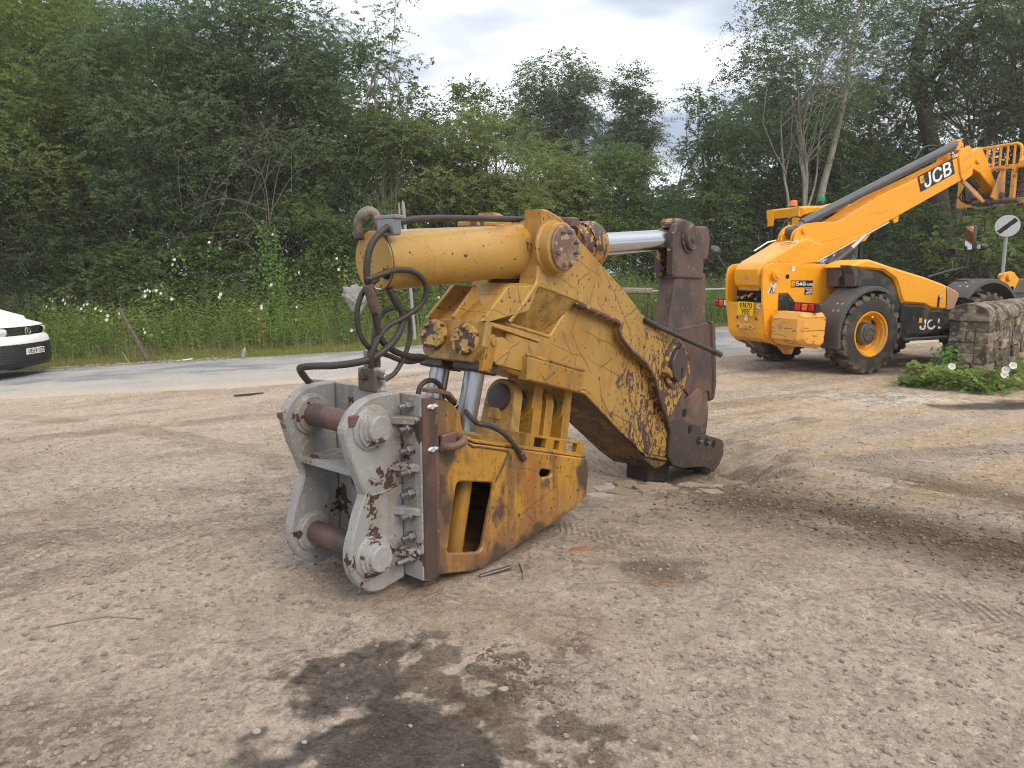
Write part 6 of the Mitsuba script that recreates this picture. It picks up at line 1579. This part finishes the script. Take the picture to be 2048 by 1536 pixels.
    # fenders
    k = put(K + '__rear_fender', arc_fender(0.13, 0.61, 0.70, -0.02, 0.44, 66, 196), 'fender_grey', 35)
    for a in (140, 150):
        for y in (0.08, 0.17):
            c = P(0.13 + 0.716 * math.cos(math.radians(a)), y, 0.61 + 0.716 * math.sin(math.radians(a)))
            put(k + '__bolt', bolt(c, JF.v([math.cos(math.radians(a)), 0, math.sin(math.radians(a))]), 0.012, 0.008), 'bright_steel')
    k = put(K + '__front_fender', arc_fender(2.74, 0.61, 0.80, -0.02, 0.46, 35, 140), 'fender_grey', 35)
    for a in (112, 122):
        for y in (0.12, 0.24):
            c = P(2.74 + 0.816 * math.cos(math.radians(a)), y, 0.61 + 0.816 * math.sin(math.radians(a)))
            put(k + '__bolt', bolt(c, JF.v([math.cos(math.radians(a)), 0, math.sin(math.radians(a))]), 0.012, 0.008), 'bright_steel')
    put(k + '__rib', cat(*[trimesh.Trimesh(arc_fender(2.74, 0.61, 0.818, 0.2, 0.44, a, a + 2.5, 3).vertices, arc_fender(2.74, 0.61, 0.818, 0.2, 0.44, a, a + 2.5, 3).faces) for a in (106,)]), 'fender_grey')
    put(K + '__front_frame', prism(JF, [(3.9, 1.13), (3.88, 1.20), (3.81, 1.22), (3.80, 1.24), (3.92, 1.25), (4.02, 1.24), (3.89, 1.37), (3.95, 1.50), (3.99, 1.53), (4.12, 1.545), (4.21, 1.53), (4.36, 1.41), (4.20, 1.13), (4.0, 0.5), (3.3, 0.5)], 0.60, 0.66, 'xz', 0.008), 'site_yellow')
    put(K + '__front_frame__pin', rod(P(4.05, 0.55, 1.45), P(4.05, 0.75, 1.45), 0.07, 22), 'site_yellow', 40)
    put(K + '__front_frame__hole', lathe(P(4.18, 0.597, 1.24), JF.m[1], [(0, 0.05), (0.002, 0.05)], 20), 'black_void')
    put(K + '__front_frame__stabiliser', box(JF, (4.25, 5.0), (0.70, 0.85), (1.15, 1.42), 0.02), 'hub_dark')
    # wheels
    for s, y, out in ((0.13, 0.205, -1), (0.13, 1.955, 1), (2.72, 0.205, -1), (2.72, 1.955, 1)):
        wheel(K + '__wheel' if (K + '__wheel') not in scene else K + f'__wheel_{sum(k.startswith(K + "__wheel") and k.count("__") == 1 for k in scene):03d}', JF.sub([s, y, 0.61], 0), out)
    put(K + '__rear_axle', cat(rod(P(0.13, 0.4, 0.61), P(0.13, 1.76, 0.61), 0.11, 18), rod(P(0.13, 0.9, 0.61), P(0.13, 1.26, 0.61), 0.2, 18)), 'hub_dark', 40)
    # cab
    CB = K + '__cab'
    roof = [(-0.10, 2.42), (-0.12, 2.56), (-0.06, 2.585), (0.30, 2.60), (0.5, 2.645), (1.3, 2.66), (1.45, 2.60), (1.45, 2.50), (0.2, 2.48)]
    put(CB, prism(JF, roof, 1.28, 2.12, 'xz', 0.03), 'site_yellow', 30)
    for y in (1.42, 1.98):
        put(CB + '__roof_fin', prism(JF, [(-0.14, 2.30), (-0.14, 2.57), (-0.05, 2.57), (0.0, 2.50), (-0.10, 2.40), (-0.10, 2.30)], y - 0.08 if y > 1.7 else y - 0.10, y + 0.06, 'xz', 0.012), 'site_yellow')
    put(CB + '__roof_underside', box(JF, (-0.06, 1.4), (1.30, 2.10), (2.40, 2.48), 0.01), 'black_plastic')
    for s, y in ((0.02, 1.36), (0.02, 2.06), (1.35, 1.34), (1.45, 2.06)):
        put(CB + '__pillar', prism(JF, [(s - 0.03, 1.0), (s + 0.03, 1.0), (s + (0.03 if s < 1 else -0.09), 2.42), (s - (0.03 if s < 1 else 0.15), 2.42)], y - 0.03, y + 0.03, 'xz', 0.008), 'black_plastic')
    put(CB + '__body', box(JF, (0.0, 1.5), (1.32, 2.10), (0.6, 1.25), 0.03), 'black_plastic')
    for nm, v in (('rear', [(-0.12, 1.38, 1.25), (-0.12, 2.04, 1.25), (0.16, 2.04, 2.40), (0.16, 1.38, 2.40)]), ('right', [(0.05, 1.335, 1.25), (1.32, 1.335, 1.25), (1.22, 1.335, 2.40), (0.05, 1.335, 2.40)]), ('left', [(0.05, 2.085, 1.25), (1.42, 2.085, 1.25), (1.3, 2.085, 2.40), (0.05, 2.085, 2.40)]), ('front', [(1.45, 1.38, 1.25), (1.45, 2.04, 1.25), (1.3, 2.04, 2.40), (1.3, 1.38, 2.40)])):
        put(CB + '__window', trimesh.Trimesh(JF(v), [[0, 1, 2], [0, 2, 3]], process=False), 'window_glass', label=f'{nm} window of the cab')
    put(CB + '__seat', cat(box(JF, (0.45, 0.95), (1.5, 1.95), (1.25, 1.4), 0.04), box(JF, (0.40, 0.52), (1.5, 1.95), (1.4, 2.05), 0.05)), 'seat_dark', 30)
    put(CB + '__steering_wheel', tube([P(1.12 + 0.06 * math.sin(a), 1.72 + 0.17 * math.cos(a), 1.72 + 0.16 * math.sin(a)) for a in np.linspace(0, 2 * math.pi, 25)], 0.014, 7), 'seat_dark', True)
    put(CB + '__wiper', rod(P(-0.015, 1.95, 2.36), P(-0.015, 1.85, 2.15), 0.01, 8), 'decal_black')
    for s, y, m, base_z in ((0.06, 1.66, 'beacon_orange', 2.575), (0.50, 1.50, 'beacon_green', 2.655)):
        k = put(CB + '__beacon', lathe(P(s, y, base_z + 0.04), [0, 0, 1], [(0, 0.062), (0.01, 0.064), (0.075, 0.058), (0.09, 0.048), (0.094, 0.03)], 24), m, 35, label=('orange' if 'orange' in m else 'green') + ' beacon on the cab roof')
        put(k + '__base', lathe(P(s, y, base_z - 0.02), [0, 0, 1], [(0, 0.075), (0.05, 0.07), (0.062, 0.06)], 20), 'decal_black', 35)
    put(CB + '__work_lamp', box(JF, (-0.10, -0.03), (1.66, 1.76), (2.45, 2.52), 0.01), 'lens_clear')
    # mirrors
    put(K + '__mirror_arm', tube(JF([(1.8, 0.45, 1.45), (2.1, 0.35, 1.54), (2.28, 0.22, 1.60), (2.33, 0.18, 1.66), (2.34, 0.18, 2.30)]), 0.022, 10, 5), 'black_plastic', True)
    put(K + '__mirror_arm', tube(JF([(2.34, 0.18, 2.30), (2.40, 0.16, 2.40), (2.5, 0.1, 2.40), (2.54, 0.08, 2.32), (2.54, 0.08, 2.14), (2.44, 0.12, 2.08)]), 0.016, 8, 5), 'black_plastic', True)
    for y0, y1, z0, z1, s in ((0.075, 0.235, 1.87, 2.27, 2.30), (0.33, 0.52, 1.78, 1.92, 2.27)):
        put(K + '__mirror', prism(JF, [(y0, z0 + 0.02), (y0 + 0.02, z0), (y1 - 0.02, z0), (y1, z0 + 0.02), (y1, z1 - 0.02), (y1 - 0.02, z1), (y0 + 0.02, z1), (y0, z1 - 0.02)], s, s + 0.07, 'yz', 0.012), 'black_plastic')
        put(K + ('__mirror__glass' if y0 < 0.2 else '__mirror_001__glass'), box(JF, (s - 0.003, s), (y0 + 0.018, y1 - 0.018), (z0 + 0.018, z1 - 0.018), 0.001), 'mirror_glass')
    put(K + '__mirror_arm', rod(P(2.30, 0.40, 1.80), P(2.2, 0.33, 1.58), 0.008, 8), 'black_plastic')
    put(K + '__side_lamp', rod(P(2.36, 0.02, 1.93), P(2.46, -0.02, 1.93), 0.06, 20), 'black_plastic', 40)
    put(K + '__side_lamp__lens', lathe(P(2.357, 0.02, 1.93), JF.v([-1, 0.2, 0]), [(0, 0.04), (0.006, 0.035)], 16), 'lens_clear')
    put(K + '__left_mirror_arm', rod(P(-0.95, 1.95, 1.50), P(-0.92, 2.38, 1.88), 0.010, 8), 'black_plastic', 40)
    mf = JF.sub([-0.92, 2.38, 1.92], 40, 'x')
    put(K + '__left_mirror', lathe(mf.o, mf.m[2], [(0, 0.085), (0.008, 0.09), (0.03, 0.07), (0.05, 0.03)], 24), 'fender_grey', 30)
    put(K + '__left_mirror__glass', lathe(mf.o - mf.m[2] * 0.002, mf.m[2], [(0, 0.08), (0.002, 0.08)], 24), 'mirror_glass')
    put(K + '__left_mud_flap', box(JF, (-0.92, -0.9), (1.68, 1.86), (0.78, 0.92), 0.004), 'fender_grey')


bs('panel_tan', fn=lambda p, n, uv: mix((0.38, 0.235, 0.15), (0.30, 0.19, 0.125), fbm(p.x * 5, p.y * 5, p.z * 5, 3)), rough=0.45)
telehandler()


# ---------------------------------------------------------------- the white van at the left edge
def van():
    K = 'delivery_van'
    tag(K, 'white delivery van with black bumper entering at the left edge on the lane', 'van')
    F_ = heading([-9.28, 13.92, float(land(A([-9.4]), A([13.9]))[0]) + 0.012], 0.0)     # front centre, x forward
    # nose lofted from half-width stations: (x back from the tip, z) outline swept to the corner
    ys = np.linspace(-0.96, 0.96, 41)

    def back(y):
        return 0.30 * (abs(y) / 0.96) ** 2.4 + 0.34 * max(0, (abs(y) - 0.72) / 0.24) ** 2

    def loft(prof, mat, key, lo=0, hi=41, smooth=40, off=0.0, **kw):
        V = []
        for y in ys[lo:hi]:
            b = back(y)
            V.append([[x - b + off, y, z] for x, z in prof])
        V = A(V)
        n, m = V.shape[:2]
        i, j = np.meshgrid(np.arange(n - 1), np.arange(m - 1), indexing='ij')
        a = i * m + j
        f = np.stack([a, a + m, a + m + 1, a + 1], -1).reshape(-1, 4)
        return put(key, trimesh.Trimesh(F_(V.reshape(-1, 3)), np.vstack([f[:, [0, 1, 2]], f[:, [0, 2, 3]]]), process=False), mat, smooth, **kw)
    put(K, prism(F_, [(-0.62, 0.22), (-0.62, 0.95), (-0.75, 1.12), (-1.20, 1.24), (-1.95, 1.90), (-2.4, 1.93), (-5.0, 1.93), (-5.0, 0.30), (-3.9, 0.22)], -0.95, 0.95, 'xz', 0.05), 'van_white', 30)
    loft([(-1.25, 1.225), (-0.75, 1.14), (-0.45, 1.07), (-0.22, 1.01), (-0.13, 0.985), (-0.10, 0.965)], 'van_white', K + '__bonnet', label='white bonnet')
    loft([(-0.16, 0.965), (-0.12, 0.96), (-0.13, 0.80), (-0.10, 0.79)], 'black_plastic', K + '__grille')
    loft([(-0.10, 0.80), (-0.055, 0.785), (0.0, 0.72), (0.012, 0.655), (0.01, 0.645)], 'van_white', K + '__front_panel')
    loft([(0.01, 0.648), (0.02, 0.62), (0.022, 0.50), (0.03, 0.36), (0.02, 0.27), (-0.04, 0.20), (-0.6, 0.18)], 'van_black', K + '__bumper', label='black unpainted bumper')
    for z in (0.91, 0.86):
        loft([(-0.125, z), (-0.105, z - 0.01), (-0.105, z - 0.018), (-0.125, z - 0.028)], 'bright_steel' if z < 0.9 else 'van_black', K + '__grille__bar', 4, 37)
    for z, lo, hi in ((0.59, 13, 28), (0.555, 13, 28), (0.39, 12, 29), (0.345, 12, 29), (0.30, 12, 29)):
        loft([(0.03, z), (0.036, z - 0.012), (0.028, z - 0.024)], 'decal_black', K + '__bumper__slat', lo, hi)
    for z in (0.47, 0.42, 0.37, 0.32):
        loft([(0.03, z), (0.036, z - 0.012), (0.028, z - 0.024)], 'decal_black', K + '__bumper__slat', 5, 12)
    loft([(-0.118, 0.945), (-0.06, 0.925), (-0.05, 0.86), (-0.09, 0.80)], 'lens_clear', K + '__headlight', 0, 10)
    loft([(-0.118, 0.945), (-0.06, 0.925), (-0.05, 0.86), (-0.09, 0.80)], 'lens_clear', K + '__headlight', 31, 41)
    c = F_([-0.095, 0.0, 0.875])[0]
    put(K + '__emblem', cat(trimesh.Trimesh(*(lambda t: (t.vertices, t.faces))(tube([c + 0.012 * F_.m[0] + 0.075 * (math.cos(a) * F_.m[1] + math.sin(a) * F_.m[2]) for a in np.linspace(0, 2 * math.pi, 33)], 0.010, 8)))), 'bright_steel', True)
    put(K + '__emblem__mark', tube([c + 0.016 * F_.m[0] + y * F_.m[1] + z * F_.m[2] for y, z in ((0.03, -0.045), (0.0, -0.03), (-0.015, 0.0), (0.005, 0.025), (-0.02, 0.045))], 0.011, 8, 5), 'bright_steel', True)
    VP = Frame(F_([0.034, -0.26, 0.44])[0], F_.m[1], -F_.m[0], F_.m[2])
    put(K + '__number_plate', box(VP, (0, 0.52), (-0.004, 0.012), (0, 0.115), 0.002), 'decal_white', label='white number plate reading VE69 GZN')
    put(K + '__number_plate__lettering', text(VP, 'VE69 GZN', 0.078, 0.035, 0.018, -0.004, wide=0.98), 'decal_black')
    for s in (-1.0, -4.1):
        for y in (-0.84, 0.84):
            k = put(K + '__wheel', lathe(F_([s, y - 0.11, 0.33])[0], F_.m[1], [(0, 0.2), (0.0, 0.30), (0.02, 0.33), (0.20, 0.33), (0.22, 0.30), (0.22, 0.2)], 32), 'tyre_rubber', 35)
    put(K + '__windscreen', prism(F_, [(-1.22, 1.26), (-1.94, 1.88), (-1.97, 1.87), (-1.25, 1.25)], -0.82, 0.82, 'xz', 0.004), 'decal_black')


bs('van_white', (0.78, 0.79, 0.80), 0.25, coat=0.6)
bs('van_black', (0.022, 0.023, 0.026), 0.45)
van()


# ---------------------------------------------------------------- the stone wall at the right
WO = A([6.42, 9.72, 0.0])
WF = heading(WO, 45.0)       # x along the wall away from us, y to its far side


def stone_fn(p, n, uv):
    big = fbm(p.x * 4, p.y * 4, p.z * 4, 4)
    fine = fbm(p.x * 22, p.y * 22, p.z * 22, 4)
    c = mix((0.105, 0.088, 0.070), (0.235, 0.20, 0.158), smoothstep(0.3, 0.65, big * 0.5 + fine * 0.5))
    c = mix(c, (0.045, 0.040, 0.034), smoothstep(0.48, 0.62, fbm(p.x * 7 + 3, p.y * 7, p.z * 5, 4)) * 0.8)
    c = mix(c, (0.30, 0.28, 0.24), smoothstep(0.66, 0.70, fine) * 0.7)
    return c


def cope_fn(p, n, uv):
    c = stone_fn(p, n, uv)
    moss = smoothstep(0.42, 0.58, fbm(p.x * 10, p.y * 10, p.z * 10, 4)) * smoothstep(0.1, 0.7, n.z)
    c = mix(c, (0.11, 0.085, 0.030), 0.75 * moss)
    return mix(c, (0.26, 0.225, 0.16), 0.6 * smoothstep(0.60, 0.66, fbm(p.x * 18, p.y * 18, p.z * 18, 3)))


def stone_bump(p, n, uv):
    return 0.020 * fbm(p.x * 22, p.y * 22, p.z * 22, 4)


bs('wall_stone', fn=stone_fn, rough=0.95, bump=stone_bump, bscale=1.0, spec=0.2)
bs('wall_stone_dark', fn=lambda p, n, uv: stone_fn(p, n, uv) * 0.68, rough=0.95, bump=stone_bump, bscale=1.0, spec=0.2)
bs('wall_stone_buff', fn=lambda p, n, uv: stone_fn(p, n, uv) * mi.Color3f(1.3, 1.22, 1.1), rough=0.95, bump=stone_bump, bscale=1.0, spec=0.2)
bs('cope_stone', fn=cope_fn, rough=0.95, bump=stone_bump, bscale=1.0, spec=0.2)
bs('mortar', fn=lambda p, n, uv: mix((0.06, 0.052, 0.043), (0.15, 0.128, 0.104), fbm(p.x * 25, p.y * 25, p.z * 25, 3)), rough=0.95)


def wall_block(x, y, z, seed, mess=0.014):
    m = trimesh.creation.box(extents=(x[1] - x[0], y[1] - y[0], z[1] - z[0]))
    m = m.subdivide().subdivide()
    v = m.vertices + A([(x[0] + x[1]) / 2, (y[0] + y[1]) / 2, (z[0] + z[1]) / 2])
    c = v.mean(0)
    h = A([x[1] - x[0], y[1] - y[0], z[1] - z[0]]) / 2
    e = np.abs(v - c) / h
    near_edge = (np.sort(e, 1)[:, 1] ** 6)[:, None]
    v = v + mess * (np.stack([meshkit.fbm(v * 15 + seed, 3, k) for k in range(3)], 1) - 0.5) * 2.2 - (v - c) / h * near_edge * mess * 0.35
    return trimesh.Trimesh(WF(v), m.faces, process=False)


def wall():
    K = 'boundary_wall'
    r = np.random.default_rng(31)
    L, Wd = 9.0, 0.46
    put(K, box(WF, (0.016, 6.0), (0.014, Wd - 0.02), (-0.1, 0.90), 0.004), 'mortar')
    tag(K, 'weathered dark stone wall with rounded coping at the right edge', 'wall')
    z = -0.03
    hs = [0.155, 0.145, 0.155, 0.14, 0.15, 0.145]
    for ci, h in enumerate(hs):
        x = 0.0
        x = -r.uniform(0.0, 0.2)
        while x < 5.9:
            w = r.uniform(0.20, 0.52)
            put(K + '__stone', wall_block((max(x, 0) + 0.0025, x + w - 0.0025), (r.uniform(-0.024, 0.010), 0.14), (z + 0.002, z + h - 0.002), r.random() * 50), ('wall_stone', 'wall_stone_dark', 'wall_stone_buff')[r.integers(3)], 45)
            x += w
        y = 0.14
        for w in ([0.11, 0.21] if ci % 3 == 1 else [0.2, 0.12] if ci % 3 == 2 else [0.32]):
            put(K + '__stone', wall_block((r.uniform(-0.012, 0.008), 0.2), (y + 0.003, y + w - 0.003), (z + 0.002, z + h - 0.002), r.random() * 50), ('wall_stone', 'wall_stone_dark', 'wall_stone_buff')[r.integers(3)], 45)
            y += w
        z += h
    x = -0.03
    while x < 6.0:
        w = r.uniform(0.42, 0.62)
        n = 11
        pts = [(-0.025, z), (-0.03, z + 0.07)] + [(Wd / 2 + 0.26 * math.cos(a), z + 0.075 + 0.165 * math.sin(a)) for a in np.linspace(math.pi, 0, n)][1:-1] + [(Wd + 0.03, z + 0.07), (Wd + 0.025, z)]
        nx = 10
        V, F = [], []
        pts = A(pts)
        # finer ring
        ring = np.vstack([pts[i] + (pts[(i + 1) % len(pts)] - pts[i]) * t for i in range(len(pts)) for t in (0, 0.5)])
        m = len(ring)
        for i in range(nx + 1):
            t = i / nx
            s = 1 - 0.05 * (t < 0.01 or t > 0.99)
            q = (ring - ring.mean(0)) * s + ring.mean(0)
            V.append(np.stack([np.full(m, x + 0.006 + (w - 0.012) * t), q[:, 0], q[:, 1]], 1))
        V = np.vstack(V)
        V = V + 0.030 * (np.stack([meshkit.fbm(V * 6 + 3.3 * k, 4, k) for k in range(3)], 1) - 0.5)
        for i in range(nx):
            for j in range(m):
                a, b = i * m + j, i * m + (j + 1) % m
                F += [[a, b, b + m], [a, b + m, a + m]]
        c0, c1 = len(V), len(V) + 1
        V = np.vstack([V, V[:m].mean(0), V[-m:].mean(0)])
        F += [[c0, (j + 1) % m, j] for j in range(m)] + [[c1, nx * m + j, nx * m + (j + 1) % m] for j in range(m)]
        put(K + '__coping_stone', trimesh.Trimesh(WF(V), A(F), process=False), 'cope_stone', 50)
        x += w


wall()


def wall_plants():
    r = np.random.default_rng(41)
    key = 'bindweed_patch'
    tag(key, 'leafy green bindweed and brambles sprawling at the foot of the stone wall', 'plant')
    # creeping mat in front of the near side and the end of the wall
    n = 1150
    u, v = r.random(n) ** 0.8, r.random(n)
    a = WF(np.stack([-0.95 + 4.0 * u, -0.50 - 0.40 * u + 0.55 * v + 0.0 * u, u * 0], 1))
    b = WF(np.stack([-0.25 - 0.75 * r.random(n) ** 1.2, -0.3 + 1.1 * v, u * 0], 1))
    p = np.vstack([a, b])
    hgt = 0.22 * np.exp(-((meshkit.fbm(p * 3, 2, 3) - 0.55) / 0.22) ** 2) + 0.06
    p[:, 2] = ground_z(p[:, 0], p[:, 1]) + hgt * r.random(len(p)) ** 0.7 + 0.02
    m, c = leaf_mesh(p, r.normal(size=p.shape) * A([1, 1, 0.3]) + A([-0.5, -0.8, -0.1]), unit(A([-0.3, -0.5, 1.0]) + 0.45 * r.normal(size=p.shape)), 0.045 + 0.060 * r.random(len(p)), 'weed', 0.8, r, np.clip(hgt * 2.4 - 0.15 + 0.4 * (r.random(len(p)) - 0.5), 0, 1))
    dull = np.repeat(r.random(len(p)) < 0.22, 4)
    c[dull] *= A([1.0, 0.62, 0.9])
    put(key + '__leaves', m, 'leaf', color=c, kind='stuff')
    q = WF(np.stack([-0.10 + 0.08 * r.normal(size=260), 0.40 + 0.07 * r.normal(size=260), r.random(260) * 0.52], 1))
    m, c = leaf_mesh(q, r.normal(size=q.shape) + A([-0.4, -0.6, -0.2]), unit(A([-0.6, -0.6, 0.7]) + 0.4 * r.normal(size=q.shape)), 0.05 + 0.04 * r.random(260), 'vine', 0.7, r)
    put(key + '__climbing_leaves', m, 'leaf', color=c, kind='stuff')
    st = []
    for k in range(26):
        s0 = WF([r.uniform(-0.6, 2.0), r.uniform(-0.5, 0.0), 0.06])[0]
        d = A([r.uniform(-1, 0.2), r.uniform(-1, 0.2), 0])
        st.append(tube(spline([s0, s0 + d * 0.12 + [0, 0, 0.10], s0 + d * 0.3 + [0, 0, 0.02 + 0.12 * r.random()]], 4), [0.005, 0.002], 5))
    put(key + '__stems', cat(*st), 'dead_wood', True, kind='stuff')
    for (x, y, z), lab in zip([(5.70, 9.28, 0.30), (6.22, 9.02, 0.29), (6.28, 8.98, 0.35), (6.62, 8.98, 0.24), (6.20, 9.0, 0.23), (6.95, 9.1, 0.10)], ['single white flower at the left end of the patch by the wall', 'white flower in the middle of the patch by the wall, lower right of three', 'topmost white flower of the trio in the patch by the wall', 'white flower at the right of the patch by the wall', 'white flower in the middle of the patch by the wall, lower left of three', 'half hidden white flower at the far right of the patch by the wall']):
        put('bindweed_flower', flower([x, y, z], [-0.25, -1, 0.45], 0.044), 'petal_white', True, label=lab, cat='flower')


wall_plants()


# ---------------------------------------------------------------- small things along the lane
def roadside():
    # derestriction sign
    K = 'road_sign'
    tag(K, 'round white road sign with a black diagonal band on a grey pole', 'road sign')
    c = A([11.65, 17.3, 2.615])
    d = A([-0.55, -0.83, 0.0]) / np.linalg.norm([-0.55, -0.83, 0])
    put(K + '__disc', lathe(c, -d, [(0, 0.248), (0.003, 0.252), (0.012, 0.252), (0.016, 0.24)], 48), 'sign_white', 35)
    SF = Frame(c + d * 0.003, [-d[1], d[0], 0], -d, [0, 0, 1])
    a = math.radians(42)
    ca, sa = math.cos(a), math.sin(a)
    put(K + '__band', prism(SF, [(x * ca - z * sa, x * sa + z * ca) for x, z in ((-0.225, -0.05), (0.225, -0.05), (0.225, 0.05), (-0.225, 0.05))], -0.002, 0.002, 'xz', 0.0005), 'decal_black')
    put(K + '__pole', rod([11.70, 17.36, -0.3], [11.68, 17.36, 2.66], 0.038, 18), 'pole_grey', 40)
    # leaning grey pole behind the ram
    k = 'marker_pole'
    tag(k, 'thin leaning galvanised pole rising behind the ram cylinder', 'pole')
    put(k, rod([-2.16, 16.0, 0.05], [-2.36, 16.0, 3.03], 0.037, 16), 'pole_grey', 40)
    put(k + '__cap', rod([-2.361, 16.0, 3.03], [-2.364, 16.0, 3.07], 0.02, 10), 'dull_steel', 40)
    put(k + '__strip', box(WORLD.sub([-2.40, 15.98, 2.3], 3.8), (-0.012, 0.012), (-0.02, 0.02), (-0.5, 0.72), 0.003), 'faded_pink')
    # field rail
    k = 'field_rail'
    tag(k, 'galvanised tubular rail with a timber end post in the long grass behind the attachment', 'rail')
    put(k + '__tube', rod([3.55, 19.6, 1.03], [9.5, 22.4, 1.14], 0.03, 12), 'pole_grey', 40)
    put(k + '__timber_end', rod([2.95, 19.45, 1.06], [3.78, 19.6, 1.04], 0.085, 9), 'dead_wood', 40)
    put(k + '__post', rod([3.72, 19.65, 0.0], [3.70, 19.62, 1.02], 0.035, 10), 'dark_wood', 40)
    # leaning timber stake and its neighbour in the weeds
    put('timber_stake', tube([(-7.72, 15.25, -0.42), (-8.02, 15.35, 0.1), (-8.42, 15.5, 0.78)], [0.05, 0.047, 0.04], 7), 'dark_wood', label='dark timber stake leaning left in the weeds near the van', cat='stake')
    put('timber_stake', tube([(-8.12, 15.2, -0.40), (-8.3, 15.25, -0.15)], [0.02, 0.016], 6), 'dead_wood', label='short pale broken stake beside the leaning dark one', cat='stake')
    # carrier bag and bottle
    r = np.random.default_rng(9)
    m = trimesh.creation.icosphere(4, 1.0)
    v = m.vertices * (0.45 + 1.1 * meshkit.fbm(m.vertices * 2.6, 4, 7)[:, None]) * A([0.23, 0.12, 0.31])
    v[:, 0] *= 1 + 0.55 * (v[:, 2] / 0.3)
    put('carrier_bag', trimesh.Trimesh(v + A([-3.38, 15.75, 0.92]), m.faces), 'bag_white', 60, label='crumpled translucent white carrier bag caught in the weeds behind the hoses', cat='bag')
    bz = float(land(A([-5.4]), A([14.95]))[0])
    bo = lathe([0, 0, 0], [0, 0, 1], [(0, 0.04), (0.01, 0.046), (0.09, 0.046), (0.10, 0.041), (0.11, 0.046), (0.15, 0.045), (0.19, 0.02), (0.215, 0.017), (0.22, 0.014)], 20)
    bo.apply_transform(trimesh.transformations.rotation_matrix(0.25, [0, 1, 0]))
    bo.apply_translation([-5.58, 14.85, bz + 0.02])
    put('plastic_bottle', bo, 'bag_white', 40, label='small clear plastic bottle standing at the grass edge of the lane', cat='bottle')
    put('litter_scrap', prism(WORLD.sub([-6.9, 15.1, float(land(A([-6.9]), A([15.1]))[0]) + 0.03], 8), [(-0.14, -0.07), (0.1, -0.09), (0.15, 0.03), (0.0, 0.09)], -0.01, 0.012, 'xy', 0.004), 'decal_white', label='flat pale scrap of litter at the gravelly edge of the lane', cat='litter')
    # loose rubble along the lane's far edge by the van
    base = [stone_mesh(1.0, s, 0.6, 1) for s in range(6)]
    V, F, n0 = [], [], 0
    for i in range(900):
        x = r.uniform(-10.6, -5.9)
        y = 15.15 + r.normal() * 0.16
        s = 0.010 + 0.03 * r.random() ** 3
        v, f = base[i % 6]
        V.append(v * s + A([x, y, float(land(A([x]), A([y]))[0]) + 0.012 + s * 0.3]))
        F.append(f + n0)
        n0 += len(v)
    put('rubble', trimesh.Trimesh(np.vstack(V), np.vstack(F), process=False), 'stone_grey', label='loose grey rubble along the far edge of the lane by the van', kind='stuff')


bs('sign_white', (0.50, 0.52, 0.53), 0.4)
bs('pole_grey', fn=lambda p, n, uv: mix((0.22, 0.235, 0.25), (0.34, 0.355, 0.37), fbm(p.x * 7, p.y * 7, p.z * 7, 3)), rough=0.5)
bs('faded_pink', (0.42, 0.24, 0.22), 0.6)
scene['bag_white'] = {'type': 'principledthin', 'base_color': {'type': 'rgb', 'value': [0.45, 0.445, 0.42]}, 'roughness': 0.35, 'diff_trans': 0.8, 'eta': 1.4}
roadside()
